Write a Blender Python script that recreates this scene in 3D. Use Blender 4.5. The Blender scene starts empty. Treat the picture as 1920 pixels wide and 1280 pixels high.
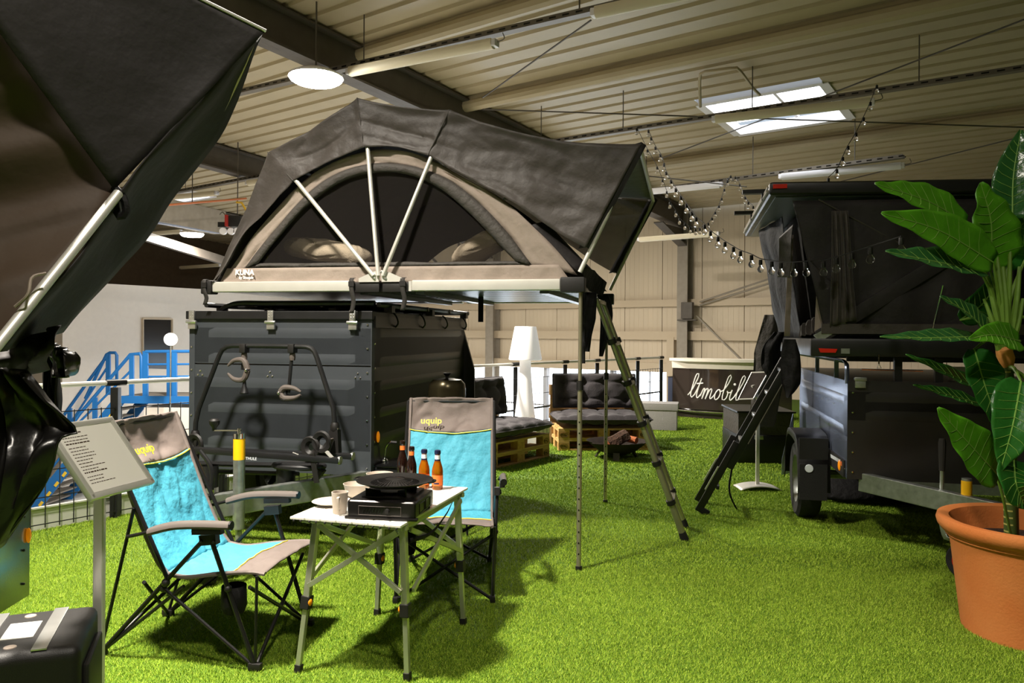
import bpy, bmesh, math, random
import numpy as np
from mathutils import Vector, Matrix, noise as mnoise
random.seed(7)
V = Vector
scn = bpy.context.scene
COL = scn.collection

# ------------------------------------------------------------------ camera
F_PX, HZ, ROLL, EYE = 1450.0, 627.0, 0.007, 1.5
cam_d = bpy.data.cameras.new('camera')
cam_d.sensor_width = 36.0
cam_d.lens = F_PX / 1920 * 36
cam_d.shift_y = -(640 - HZ) / 1920
cam_d.clip_start = 0.05
cam_d.clip_end = 200
cam = bpy.data.objects.new('camera', cam_d)
COL.objects.link(cam)
_r = V((math.cos(ROLL), 0, math.sin(ROLL)))
_u = V((-math.sin(ROLL), 0, math.cos(ROLL)))
_f = V((0, 1, 0))
cam.matrix_world = Matrix(((_r.x, _u.x, -_f.x, 0), (_r.y, _u.y, -_f.y, 0), (_r.z, _u.z, -_f.z, EYE), (0, 0, 0, 1)))
scn.camera = cam

# ------------------------------------------------------------------ world, lights, exposure
scn.view_settings.view_transform = 'Standard'
scn.view_settings.look = 'None'
scn.view_settings.gamma = 1.0
scn.view_settings.use_curve_mapping = False
scn.view_settings.exposure = 0.0
world = bpy.data.worlds.new('world')
scn.world = world
world.use_nodes = True
_bg = world.node_tree.nodes['Background']
_bg.inputs['Color'].default_value = (0.75, 0.87, 1.0, 1)
_bg.inputs['Strength'].default_value = 0.7

def area_lamp(name, loc, size, power, col, spread=math.pi, rot=(0, 0, 0)):
    l = bpy.data.lights.new(name, 'AREA')
    l.shape = 'DISK'
    l.size = size
    l.energy = power
    l.color = col
    l.spread = spread
    o = bpy.data.objects.new(name, l)
    o.location = loc
    o.rotation_euler = rot
    COL.objects.link(o)
    return o
WARM = (1.0, 0.92, 0.80)
# ceiling lamps (high-bays in view, one of the row outside the frame), plus two added lights
LAMP_VISIBLE = (-2.43, 9.5, 4.64)
LAMP_KEY = (-2.15, 2.75, 5.1)
area_lamp('high_bay_or_fill_light', (LAMP_VISIBLE[0], LAMP_VISIBLE[1], LAMP_VISIBLE[2] - 0.10), 0.4, 900, WARM)
area_lamp('high_bay_or_fill_light', LAMP_KEY, 0.42, 470, WARM, spread=1.95)
area_lamp('high_bay_or_fill_light', (0.4, 0.4, 5.2), 0.42, 160, WARM, spread=2.4)  # unseen fill added above the camera to brighten the sign and foreground
area_lamp('high_bay_or_fill_light', (-0.2, 14.5, 4.5), 0.4, 420, WARM)  # added light behind the open tent, brightens the rear wall and sofas
area_lamp('high_bay_or_fill_light', (-7.03, 17.0, 3.56), 0.4, 480, WARM)

# ------------------------------------------------------------------ pixel -> place helpers (1920 x 1280 frame)
def ray(px, py):
    dx, dy = px - 960.0, HZ - py
    c, s = math.cos(ROLL), math.sin(ROLL)
    return V(((dx * c - dy * s) / F_PX, 1.0, (dx * s + dy * c) / F_PX))
EYEV = V((0, 0, EYE))
def P(px, py, D):
    return EYEV + ray(px, py) * D
def G(px, py, z=0.0):
    r = ray(px, py)
    return EYEV + r * ((z - EYE) / r.z)
def onplane(px, py, o, n):
    r = ray(px, py)
    return EYEV + r * ((V(o) - EYEV).dot(V(n)) / r.dot(V(n)))

class Frame:                                  # a local frame standing on the floor, turned about z
    def __init__(s, o, deg):
        a = math.radians(deg)
        s.o = V((o[0], o[1], 0)); s.a = a
        s.x = V((math.cos(a), math.sin(a), 0)); s.y = V((-math.sin(a), math.cos(a), 0))
    def w(s, x, y, z=0.0):
        return s.o + s.x * x + s.y * y + V((0, 0, z))
    def l(s, p):
        d = V(p) - s.o
        return V((d.dot(s.x), d.dot(s.y), d.z))
    def at(s, px, py, y):                     # the local point on the plane y = const seen at a pixel
        return s.l(onplane(px, py, s.w(0, y), s.y))
    def atx(s, px, py, x):
        return s.l(onplane(px, py, s.w(x, 0), s.x))

# ------------------------------------------------------------------ mesh builder
class MB:
    def __init__(s):
        s.v = []; s.f = []; s.m = []; s.cm = 0
    def add(s, vs, fs):
        b = len(s.v)
        s.v.extend(tuple(v) for v in vs)
        for f in fs:
            s.f.append(tuple(i + b for i in f)); s.m.append(s.cm)
        return s
    def box(s, c, d, R=None):
        c = V(c); vs = []
        for sx, sy, sz in ((-1,-1,-1),(1,-1,-1),(1,1,-1),(-1,1,-1),(-1,-1,1),(1,-1,1),(1,1,1),(-1,1,1)):
            p = V((sx * d[0] / 2, sy * d[1] / 2, sz * d[2] / 2))
            vs.append(c + (R @ p if R else p))
        return s.add(vs, [(0,3,2,1),(4,5,6,7),(0,1,5,4),(1,2,6,5),(2,3,7,6),(3,0,4,7)])
    def span(s, lo, hi):
        return s.box([(a + b) / 2 for a, b in zip(lo, hi)], [abs(b - a) for a, b in zip(lo, hi)])
    def bar(s, p, q, w, h=None, up=(0, 0, 1)):
        p, q = V(p), V(q); h = h or w
        t = (q - p).normalized(); u = V(up)
        if abs(t.dot(u)) > 0.98: u = V((0, 1, 0))
        a = t.cross(u).normalized(); b = a.cross(t).normalized()
        vs = []
        for e in (p, q):
            for sa, sb in ((-1,-1),(1,-1),(1,1),(-1,1)):
                vs.append(e + a * (sa * w / 2) + b * (sb * h / 2))
        return s.add(vs, [(0,1,2,3),(7,6,5,4),(0,4,5,1),(1,5,6,2),(2,6,7,3),(3,7,4,0)])
    def tube(s, pts, r, n=8, closed=False, cap=True, flat=1.0):
        pts = [V(p) for p in pts]; k = len(pts)
        rs = r if isinstance(r, (list, tuple)) else [r] * k
        T = []
        for i in range(k):
            if closed: d = pts[(i + 1) % k] - pts[i - 1]
            else: d = pts[min(i + 1, k - 1)] - pts[max(i - 1, 0)]
            T.append(d.normalized() if d.length > 1e-9 else V((0, 0, 1)))
        u = T[0].orthogonal().normalized()
        vs = []
        for i in range(k):
            u = (u - T[i] * u.dot(T[i]))
            u = u.normalized() if u.length > 1e-6 else T[i].orthogonal().normalized()
            w = T[i].cross(u)
            for j in range(n):
                a = 2 * math.pi * j / n
                vs.append(pts[i] + u * (math.cos(a) * rs[i]) + w * (math.sin(a) * rs[i] * flat))
        fs = []
        for i in range(k if closed else k - 1):
            i2 = (i + 1) % k
            for j in range(n):
                j2 = (j + 1) % n
                fs.append((i * n + j, i * n + j2, i2 * n + j2, i2 * n + j))
        if cap and not closed:
            fs.append(tuple(range(n - 1, -1, -1))); fs.append(tuple((k - 1) * n + j for j in range(n)))
        return s.add(vs, fs)
    def lathe(s, prof, n=24, c=(0, 0, 0), R=None, a0=0, a1=2 * math.pi):
        c = V(c); vs = []; full = abs(a1 - a0 - 2 * math.pi) < 1e-6
        m = n if full else n + 1
        for r, z in prof:
            r = max(r, 1e-4)
            for j in range(m):
                a = a0 + (a1 - a0) * j / n
                p = V((r * math.cos(a), r * math.sin(a), z))
                vs.append(c + (R @ p if R else p))
        fs = []
        for i in range(len(prof) - 1):
            for j in range(n):
                j2 = (j + 1) % m
                fs.append((i * m + j, i * m + j2, (i + 1) * m + j2, (i + 1) * m + j))
        return s.add(vs, fs)
    def prism(s, poly, vec):
        poly = [V(p) for p in poly]; vec = V(vec); n = len(poly)
        fs = [tuple(range(n - 1, -1, -1)), tuple(range(n, 2 * n))]
        for i in range(n):
            j = (i + 1) % n
            fs.append((i, j, n + j, n + i))
        return s.add(poly + [p + vec for p in poly], fs)
    def sheet(s, rows, closed=False):
        n = len(rows[0]); vs = [p for r in rows for p in r]; fs = []
        for i in range(len(rows) - 1):
            for j in range(n if closed else n - 1):
                j2 = (j + 1) % n
                fs.append((i * n + j, i * n + j2, (i + 1) * n + j2, (i + 1) * n + j))
        return s.add(vs, fs)
    def ball(s, c, r, n=12, m=8, sc=(1, 1, 1), R=None):
        prof = []
        vs = []; c = V(c)
        for i in range(m + 1):
            t = math.pi * i / m
            for j in range(n):
                a = 2 * math.pi * j / n
                p = V((max(math.sin(t), 1e-3) * math.cos(a) * r * sc[0], max(math.sin(t), 1e-3) * math.sin(a) * r * sc[1], -math.cos(t) * r * sc[2]))
                vs.append(c + (R @ p if R else p))
        fs = []
        for i in range(m):
            for j in range(n):
                j2 = (j + 1) % n
                fs.append((i * n + j, i * n + j2, (i + 1) * n + j2, (i + 1) * n + j))
        return s.add(vs, fs)
    def build(s, name, mat, parent=None, bevel=0.0, seg=2, smooth=35, solid=0.0, kind=None, label=None):
        me = bpy.data.meshes.new(name)
        me.from_pydata([tuple(v) for v in s.v], [], s.f)
        mats = mat if isinstance(mat, (list, tuple)) else [mat]
        for m in mats: me.materials.append(m)
        if len(mats) > 1: me.polygons.foreach_set('material_index', s.m)
        bm = bmesh.new(); bm.from_mesh(me)
        if bevel:
            es = [e for e in bm.edges if len(e.link_faces) == 2 and e.calc_face_angle(0) > 0.6]
            bmesh.ops.bevel(bm, geom=es, offset=bevel, segments=seg, profile=0.6, affect='EDGES', clamp_overlap=True)
        bmesh.ops.recalc_face_normals(bm, faces=bm.faces)
        bm.to_mesh(me); bm.free()
        if smooth:
            me.polygons.foreach_set('use_smooth', [True] * len(me.polygons))
            me.set_sharp_from_angle(angle=math.radians(smooth))
        o = bpy.data.objects.new(name, me)
        COL.objects.link(o)
        if parent: o.parent = parent
        if solid:
            md = o.modifiers.new('solid', 'SOLIDIFY'); md.thickness = solid; md.offset = 0
        if kind: o['kind'] = kind
        if label: o['label'] = label
        return o

def cr(pts, n):                               # smooth curve through points, resampled evenly
    pts = [V(p) for p in pts]
    if len(pts) == 2: return [pts[0].lerp(pts[1], i / (n - 1)) for i in range(n)]
    dense = []
    for i in range(len(pts) - 1):
        p0 = pts[i - 1] if i else pts[0] * 2 - pts[1]
        p1, p2 = pts[i], pts[i + 1]
        p3 = pts[i + 2] if i + 2 < len(pts) else pts[-1] * 2 - pts[-2]
        for k in range(12):
            t = k / 12
            dense.append(0.5 * ((2 * p1) + (p2 - p0) * t + (2 * p0 - 5 * p1 + 4 * p2 - p3) * t * t + (3 * p1 - p0 - 3 * p2 + p3) * t ** 3))
    dense.append(pts[-1])
    return resample(dense, n)
def resample(d, n):
    L = [0.0]
    for a, b in zip(d, d[1:]): L.append(L[-1] + (b - a).length)
    out = []; j = 0
    for i in range(n):
        t = L[-1] * i / (n - 1)
        while j < len(d) - 2 and L[j + 1] < t: j += 1
        g = L[j + 1] - L[j]
        out.append(d[j].lerp(d[j + 1], (t - L[j]) / g if g > 1e-9 else 0))
    return out
def poly(pts, n):
    return resample([V(p) for p in pts], n)
def nz(p, s=1.0, o=0.0):
    return mnoise.noise(V((p[0] * s + o, p[1] * s + 3.1 * o, p[2] * s - 1.7 * o)))

# ------------------------------------------------------------------ scene tree helpers
def thing(name, label, cat, loc=(0, 0, 0), rotz=0.0, group=None):
    o = bpy.data.objects.new(name, None)
    o.empty_display_size = 0.1
    o.location = loc; o.rotation_euler = (0, 0, rotz)
    COL.objects.link(o)
    o['label'] = label; o['category'] = cat
    if group: o['group'] = group
    return o
def tag(o, label, cat, group=None):
    o['label'] = label; o['category'] = cat
    if group: o['group'] = group
    return o
def fthing(name, label, cat, fr, x=0, y=0, z=0, group=None):
    return thing(name, label, cat, fr.w(x, y, z), fr.a, group)
def copy_tree(o, parent=None):
    c = o.copy(); COL.objects.link(c)
    if parent: c.parent = parent
    for ch in list(o.children): copy_tree(ch, c)
    return c

# ------------------------------------------------------------------ materials
def lin(c):
    return tuple(((x / 255) / 12.92 if x / 255 <= 0.04045 else ((x / 255 + 0.055) / 1.055) ** 2.4) for x in c)
def mat(name, rgb, rough=0.6, metal=0.0, var=0.0, vscale=8.0, bump=0.0, bscale=60.0, stretch=None, alpha=1.0, emit=0.0,
        ecol=None, spec=0.5, trans=0.0, sheen=0.0, coat=0.0, rvar=0.0, rgb2=None, ior=1.45, detail=4.0, bdist=0.02):
    m = bpy.data.materials.new(name); m.use_nodes = True
    nt = m.node_tree; b = nt.nodes['Principled BSDF']; L = nt.links
    col = lin(rgb)
    b.inputs['Base Color'].default_value = (*col, 1)
    b.inputs['Roughness'].default_value = rough
    b.inputs['Metallic'].default_value = metal
    b.inputs['Specular IOR Level'].default_value = spec
    b.inputs['Alpha'].default_value = alpha
    b.inputs['Transmission Weight'].default_value = trans
    b.inputs['Sheen Weight'].default_value = sheen
    b.inputs['Coat Weight'].default_value = coat
    b.inputs['IOR'].default_value = ior
    if emit:
        b.inputs['Emission Color'].default_value = (*(ecol or col), 1)
        b.inputs['Emission Strength'].default_value = emit
    if var or bump or rvar or rgb2:
        tc = nt.nodes.new('ShaderNodeTexCoord'); mp = nt.nodes.new('ShaderNodeMapping')
        L.new(tc.outputs['Object'], mp.inputs['Vector'])
        if stretch: mp.inputs['Scale'].default_value = stretch
    if var or rgb2 or rvar:
        n = nt.nodes.new('ShaderNodeTexNoise'); n.inputs['Scale'].default_value = vscale; n.inputs['Detail'].default_value = detail
        L.new(mp.outputs['Vector'], n.inputs['Vector'])
    if var or rgb2:
        r = nt.nodes.new('ShaderNodeValToRGB')
        r.color_ramp.elements[0].position = 0.3; r.color_ramp.elements[1].position = 0.7
        c2 = lin(rgb2) if rgb2 else tuple(min(1, x * (1 + var)) for x in col)
        c1 = col if rgb2 else tuple(x * (1 - var) for x in col)
        r.color_ramp.elements[0].color = (*c1, 1); r.color_ramp.elements[1].color = (*c2, 1)
        L.new(n.outputs['Fac'], r.inputs['Fac']); L.new(r.outputs['Color'], b.inputs['Base Color'])
    if rvar:
        mr = nt.nodes.new('ShaderNodeMapRange')
        mr.inputs['To Min'].default_value = max(0, rough - rvar); mr.inputs['To Max'].default_value = min(1, rough + rvar)
        L.new(n.outputs['Fac'], mr.inputs['Value']); L.new(mr.outputs['Result'], b.inputs['Roughness'])
    if bump:
        n2 = nt.nodes.new('ShaderNodeTexNoise'); n2.inputs['Scale'].default_value = bscale; n2.inputs['Detail'].default_value = detail
        L.new(mp.outputs['Vector'], n2.inputs['Vector'])
        bp = nt.nodes.new('ShaderNodeBump'); bp.inputs['Strength'].default_value = bump; bp.inputs['Distance'].default_value = bdist
        L.new(n2.outputs['Fac'], bp.inputs['Height']); L.new(bp.outputs['Normal'], b.inputs['Normal'])
    return m
M = {}
M['cream_sheet'] = mat('cream_sheet', (182, 168, 138), 0.45, var=0.04, vscale=3)
M['beam_dark'] = mat('beam_dark', (88, 82, 76), 0.55, var=0.1)
M['beam_grey'] = mat('beam_grey', (150, 142, 130), 0.5, var=0.08)
M['panel_wall'] = mat('panel_wall', (208, 194, 172), 0.55, var=0.04, vscale=2, bump=0.05, bscale=30, stretch=(1, 1, 0.05))
M['girt'] = mat('girt', (196, 180, 156), 0.5)
M['white_wall'] = mat('white_wall', (232, 224, 214), 0.8, var=0.02)
M['dark_wall'] = mat('dark_wall', (92, 78, 62), 0.8, var=0.1)
M['concrete'] = mat('concrete', (120, 118, 112), 0.8, var=0.1)
M['lower_floor'] = mat('lower_floor', (196, 196, 192), 0.5, var=0.06)
M['black_metal'] = mat('black_metal', (24, 24, 25), 0.38, var=0.15, rvar=0.08)
M['black_gloss'] = mat('black_gloss', (14, 14, 15), 0.18)
M['black_plastic'] = mat('black_plastic', (22, 20, 19), 0.5, bump=0.15, bscale=400)
M['rubber'] = mat('rubber', (20, 19, 18), 0.75, bump=0.2, bscale=150)
M['alu'] = mat('alu', (208, 208, 206), 0.32, 0.9, var=0.05, vscale=20)
M['alu_matte'] = mat('alu_matte', (214, 212, 205), 0.42, 0.55, var=0.04)
M['alu_slat'] = mat('alu_slat', (74, 82, 80), 0.3, 0.85)
M['alu_warm'] = mat('alu_warm', (168, 162, 138), 0.35, 0.75, var=0.06)
M['galv'] = mat('galv', (168, 172, 168), 0.38, 0.85, var=0.14, vscale=30, rvar=0.1)
M['chrome'] = mat('chrome', (225, 225, 225), 0.12, 1.0)
M['trailer_grey'] = mat('trailer_grey', (56, 60, 65), 0.5, bump=0.12, bscale=500, var=0.05)
M['steel_rough'] = mat('steel_rough', (46, 40, 36), 0.85, 0.0, var=0.25, spec=0.08)
M['trailer_black'] = mat('trailer_black', (42, 40, 39), 0.33, var=0.08, bump=0.02, bscale=6)
M['trailer_reflect_tint'] = mat('trailer_reflect_tint', (138, 148, 172), 0.24, 0.8, bump=0.01, bscale=3)  # blue base colour paints in the window reflection on the side
M['fly'] = mat('fly', (58, 52, 48), 0.55, var=0.1, vscale=5, bump=0.35, bscale=14, sheen=0.15, detail=6)
M['fly_dark'] = mat('fly_dark', (30, 26, 26), 0.7, var=0.1, vscale=4, bump=0.5, bscale=8)
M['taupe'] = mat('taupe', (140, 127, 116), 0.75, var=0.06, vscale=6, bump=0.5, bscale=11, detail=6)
M['band'] = mat('band', (62, 58, 54), 0.7, bump=0.6, bscale=22)
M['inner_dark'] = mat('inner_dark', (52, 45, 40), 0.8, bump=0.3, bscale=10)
M['olive_wall'] = mat('olive_wall', (60, 46, 32), 0.7, var=0.15, vscale=3, bump=0.4, bscale=6)
M['mesh_net'] = mat('mesh_net', (44, 39, 36), 0.9, alpha=0.26)
M['screen_net'] = mat('screen_net', (110, 104, 96), 0.85, alpha=0.72, var=0.1, bump=0.8, bscale=14)
M['cushion'] = mat('cushion', (58, 54, 57), 0.85, var=0.12, vscale=14, bump=0.3, bscale=90, sheen=0.1)
M['knit'] = mat('knit', (222, 204, 178), 0.9, bump=0.3, bscale=120)
M['duvet'] = mat('duvet', (96, 90, 84), 0.9, bump=0.3, bscale=20)
M['mattress'] = mat('mattress', (66, 62, 58), 0.9)
M['chair_blue'] = mat('chair_blue', (66, 150, 172), 0.7, var=0.05, vscale=30, bump=0.7, bscale=16, detail=6)
M['chair_grey'] = mat('chair_grey', (106, 95, 90), 0.72, var=0.05, bump=0.3, bscale=14)
M['piping'] = mat('piping', (225, 200, 60), 0.6)
M['chair_frame'] = mat('chair_frame', (26, 25, 25), 0.35, 0.3)
M['grip'] = mat('grip', (82, 74, 69), 0.7)
M['table_slat'] = mat('table_slat', (226, 222, 214), 0.4, 0.2, var=0.03)
M['table_leg'] = mat('table_leg', (188, 190, 168), 0.34, 0.8, var=0.05)
M['orange'] = mat('orange', (240, 140, 20), 0.4)
M['amber_lens'] = mat('amber_lens', (255, 150, 20), 0.2, emit=0.25)
M['red_lens'] = mat('red_lens', (200, 40, 25), 0.25)
M['yellow_film'] = mat('yellow_film', (245, 186, 15), 0.45, var=0.05)
M['cup'] = mat('cup', (172, 160, 147), 0.5)
M['cast_iron'] = mat('cast_iron', (30, 28, 27), 0.32, 0.4, bump=0.05, bscale=200)
M['stove'] = mat('stove', (30, 28, 27), 0.3, 0.5)
M['bottle_amber'] = mat('bottle_amber', (215, 110, 10), 0.06, trans=0.75, var=0.03, ior=1.4)
M['bottle_dark'] = mat('bottle_dark', (26, 12, 8), 0.08, coat=0.5)
M['foil_blue'] = mat('foil_blue', (28, 34, 66), 0.3, 0.3)
M['label_white'] = mat('label_white', (210, 215, 220), 0.5)
M['label_orange'] = mat('label_orange', (216, 106, 40), 0.5)
M['wood_pallet'] = mat('wood_pallet', (206, 164, 104), 0.75, var=0.2, vscale=6, stretch=(1, 12, 12), bump=0.2, bscale=30)
M['pallet_block'] = mat('pallet_block', (196, 150, 88), 0.8, var=0.22, vscale=25)
M['ink'] = mat('ink', (60, 38, 22), 0.8)
M['bark'] = mat('bark', (66, 44, 30), 0.9, var=0.35, vscale=20, bump=0.9, bscale=40)
M['split_wood'] = mat('split_wood', (170, 96, 52), 0.8, var=0.2, vscale=30, stretch=(1, 10, 10), bump=0.3)
M['terracotta'] = mat('terracotta', (206, 126, 66), 0.75, var=0.1, vscale=4, bump=0.1, bscale=80, rgb2=(198, 110, 50))
M['soil'] = mat('soil', (50, 34, 24), 0.95, bump=0.8)
M['stem'] = mat('stem', (96, 128, 44), 0.5, var=0.15, vscale=12)
M['stripe_dark'] = mat('stripe_dark', (70, 88, 36), 0.5)
M['stripe_light'] = mat('stripe_light', (176, 172, 92), 0.5)
M['node_brown'] = mat('node_brown', (196, 132, 66), 0.6, var=0.2)
M['blue_paint'] = mat('blue_paint', (34, 112, 186), 0.45)
M['tread_grey'] = mat('tread_grey', (150, 142, 132), 0.6, 0.2)
M['bench'] = mat('bench', (150, 147, 146), 0.85, bump=0.2, bscale=180, var=0.08, vscale=60)
M['lamp_white'] = mat('lamp_white', (246, 243, 240), 0.45, emit=0.35, ecol=(1, 0.97, 0.96))  # small glow added to whiten an unlit lamp
M['counter_top'] = mat('counter_top', (240, 232, 218), 0.35)
M['counter_front'] = mat('counter_front', (58, 50, 46), 0.12, coat=0.6)
M['paper'] = mat('paper', (232, 228, 220), 0.5, coat=0.3)
M['paper_grey'] = mat('paper_grey', (190, 188, 184), 0.5)
M['white_letter'] = mat('white_letter', (245, 240, 232), 0.4, emit=0.25)
M['yellow_letter'] = mat('yellow_letter', (225, 205, 50), 0.5)
M['orange_letter'] = mat('orange_letter', (226, 150, 20), 0.5)
M['tube_plastic'] = mat('tube_plastic', (222, 212, 186), 0.4)
M['tube_white'] = mat('tube_white', (232, 230, 235), 0.35)
M['tray'] = mat('tray', (110, 104, 94), 0.45, 0.5)
M['lamp_glow'] = mat('lamp_glow', (255, 250, 238), 0.3, emit=110.0, ecol=(1, 0.95, 0.86))
M['sky_pane'] = mat('sky_pane', (240, 246, 255), 0.3, emit=5.0, ecol=(0.95, 0.98, 1.0))
M['window_pane'] = mat('window_pane', (225, 238, 255), 0.15, emit=7.0, ecol=(0.80, 0.90, 1.0))
M['window_frame'] = mat('window_frame', (190, 192, 200), 0.5)
M['red_box'] = mat('red_box', (150, 30, 26), 0.45)
M['cable_yellow'] = mat('cable_yellow', (200, 160, 40), 0.5)
M['pipe_orange'] = mat('pipe_orange', (170, 96, 50), 0.5)
M['mono_blue'] = mat('mono_blue', (150, 160, 185), 0.45)
M['hazard_yellow'] = mat('hazard_yellow', (245, 205, 60), 0.5)
M['black_cloth'] = mat('black_cloth', (15, 14, 14), 0.7, bump=0.5, bscale=18, spec=0.25)
M['black_vinyl'] = mat('black_vinyl', (20, 19, 18), 0.28, bump=0.25, bscale=10)
M['strap'] = mat('strap', (46, 43, 41), 0.8)
M['brass_dome'] = mat('brass_dome', (64, 58, 40), 0.25, 0.7)
M['sheet_metal'] = mat('sheet_metal', (178, 184, 178), 0.22, 0.9, bump=0.02, bscale=4)
M['glass_bulb'] = mat('glass_bulb', (255, 255, 255), 0.02, trans=1.0, ior=1.25)
M['shell_under'] = mat('shell_under', (84, 92, 94), 0.3, 0.2)
M['white_disc'] = mat('white_disc', (255, 255, 250), 0.5, emit=1.0)

def lettering(s, size, m, parent, o, xd, yd, depth=0.002, name='lettering', kind_font=None, shear=0.0, bold=0.0):
    cu = bpy.data.curves.new(name, 'FONT')
    cu.body = s; cu.size = size; cu.extrude = depth; cu.shear = shear; cu.offset = bold; cu.resolution_u = 3
    t = bpy.data.objects.new(name + '_curve', cu)
    me = bpy.data.meshes.new_from_object(t)
    bpy.data.objects.remove(t)
    me.name = name
    me.materials.clear(); me.materials.append(m)
    ob = bpy.data.objects.new(name, me)
    COL.objects.link(ob)
    x = V(xd).normalized(); y = V(yd).normalized(); z = x.cross(y)
    ob.parent = parent
    ob.matrix_local = Matrix(((x.x, y.x, z.x, o[0]), (x.y, y.y, z.y, o[1]), (x.z, y.z, z.z, o[2]), (0, 0, 0, 1)))
    return ob
# ------------------------------------------------------------------ the hall
AB = math.radians(36.0)
U = V((math.sin(AB), math.cos(AB), 0))        # towards the window wall
W = V((math.cos(AB), -math.sin(AB), 0))       # along the window wall, to the right
K = V((4.55, 20.0, 0))                        # foot of the wall column
SW = K.dot(U); WK = K.dot(W)
def uw(s, w, z=0.0):
    return U * s + W * w + V((0, 0, z))
def roof_z(s):
    return 4.75 + 0.065 * (SW - s)
RN = V((0.065 * U.x, 0.065 * U.y, 1.0))       # roof plane: p . RN = RC
RC = 4.75 + 0.065 * SW
def C(px, py, drop=0.0):
    r = ray(px, py)
    return EYEV + r * ((RC - drop - EYEV.dot(RN)) / r.dot(RN))
def SWof(p):
    return p.dot(U), p.dot(W)

# mezzanine floor with turf, edge along the railing line
QL = V((-3.43, 5.90, 0)) - W * 0.10
E0 = QL - U * 5.5; E1 = QL + U * 11.35
mb = MB()
_e = SW - E1.dot(U)
floor_pts = [E0, E1, E1 + U * _e, uw(SW, 17), uw(-4.5, 17), uw(-4.5, E0.dot(W))]
mb.prism([p + V((0, 0, -0.35)) for p in floor_pts], (0, 0, 0.35))
def grass_material(name, base, c2, c3, scale):
    m = bpy.data.materials.new(name); m.use_nodes = True
    nt = m.node_tree; b = nt.nodes['Principled BSDF']
    b.inputs['Roughness'].default_value = 0.7; b.inputs['Specular IOR Level'].default_value = 0.12
    tc = nt.nodes.new('ShaderNodeTexCoord')
    n = nt.nodes.new('ShaderNodeTexNoise'); n.inputs['Scale'].default_value = scale; n.inputs['Detail'].default_value = 2
    n2 = nt.nodes.new('ShaderNodeTexNoise'); n2.inputs['Scale'].default_value = 1.3; n2.inputs['Detail'].default_value = 3
    r = nt.nodes.new('ShaderNodeValToRGB')
    r.color_ramp.elements[0].position = 0.32; r.color_ramp.elements[0].color = (*base, 1)
    r.color_ramp.elements[1].position = 0.72; r.color_ramp.elements[1].color = (*c3, 1)
    e = r.color_ramp.elements.new(0.52); e.color = (*c2, 1)
    mx = nt.nodes.new('ShaderNodeMixRGB'); mx.blend_type = 'MULTIPLY'; mx.inputs['Fac'].default_value = 0.35
    nt.links.new(tc.outputs['Object'], n.inputs['Vector']); nt.links.new(tc.outputs['Object'], n2.inputs['Vector'])
    nt.links.new(n.outputs['Fac'], r.inputs['Fac'])
    nt.links.new(r.outputs['Color'], mx.inputs['Color1']); nt.links.new(n2.outputs['Fac'], mx.inputs['Color2'])
    nt.links.new(mx.outputs['Color'], b.inputs['Base Color'])
    return m
M['turf_base'] = grass_material('turf_base', (0.05, 0.10, 0.008), (0.09, 0.17, 0.014), (0.16, 0.26, 0.03), 160)
M['turf'] = grass_material('turf', (0.14, 0.26, 0.010), (0.30, 0.46, 0.03), (0.70, 0.76, 0.16), 220)
floor = mb.build('floor', M['turf_base'], kind='structure', smooth=0)
floor['label'] = 'artificial grass floor of the mezzanine'

def turf():
    rng = np.random.default_rng(3)
    vs = []
    def patch(d0, d1, dens, w, h):
        area_w = 1.42
        n = int(dens * area_w * (d1 * d1 - d0 * d0) / 2)
        d = np.sqrt(rng.uniform(d0 * d0, d1 * d1, n)); x = (rng.uniform(-0.71, 0.71, n)) * d
        q = QL + U * 0; nrm = W
        ok = ((x - q.x) * nrm.x + (d - q.y) * nrm.y) > 0.03
        x = x[ok]; d = d[ok]; n = len(x)
        a = rng.uniform(0, 2 * np.pi, n); ww = w * rng.uniform(0.6, 1.3, n); hh = h * rng.uniform(0.55, 1.2, n)
        b = rng.uniform(0, 2 * np.pi, n); ln = hh * rng.uniform(0.3, 1.2, n)
        p = np.zeros((n, 3, 3))
        p[:, 0, 0] = x - np.cos(a) * ww / 2; p[:, 0, 1] = d - np.sin(a) * ww / 2
        p[:, 1, 0] = x + np.cos(a) * ww / 2; p[:, 1, 1] = d + np.sin(a) * ww / 2
        p[:, 2, 0] = x + np.cos(b) * ln; p[:, 2, 1] = d + np.sin(b) * ln; p[:, 2, 2] = hh
        p[:, :2, 2] = -0.002
        vs.append(p.reshape(-1, 3))
    patch(2.8, 5.0, 36000, 0.0034, 0.014)
    patch(5.0, 8.0, 17000, 0.005, 0.015)
    patch(8.0, 15.0, 3600, 0.010, 0.017)
    v = np.concatenate(vs).astype(np.float32); nv = len(v); nf = nv // 3
    me = bpy.data.meshes.new('turf_pile')
    me.vertices.add(nv); me.vertices.foreach_set('co', v.ravel())
    me.loops.add(nv); me.loops.foreach_set('vertex_index', np.arange(nv, dtype=np.int32))
    me.polygons.add(nf); me.polygons.foreach_set('loop_start', np.arange(0, nv, 3, dtype=np.int32))
    me.update(); me.materials.append(M['turf'])
    o = bpy.data.objects.new('turf_pile', me); COL.objects.link(o)
    o.parent = floor; o['kind'] = 'stuff'
turf()

mb = MB(); mb.box((0, 20, -3.1), (80, 70, 0.2))
o = mb.build('floor_lower', M['lower_floor'], kind='structure', smooth=0)

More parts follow.
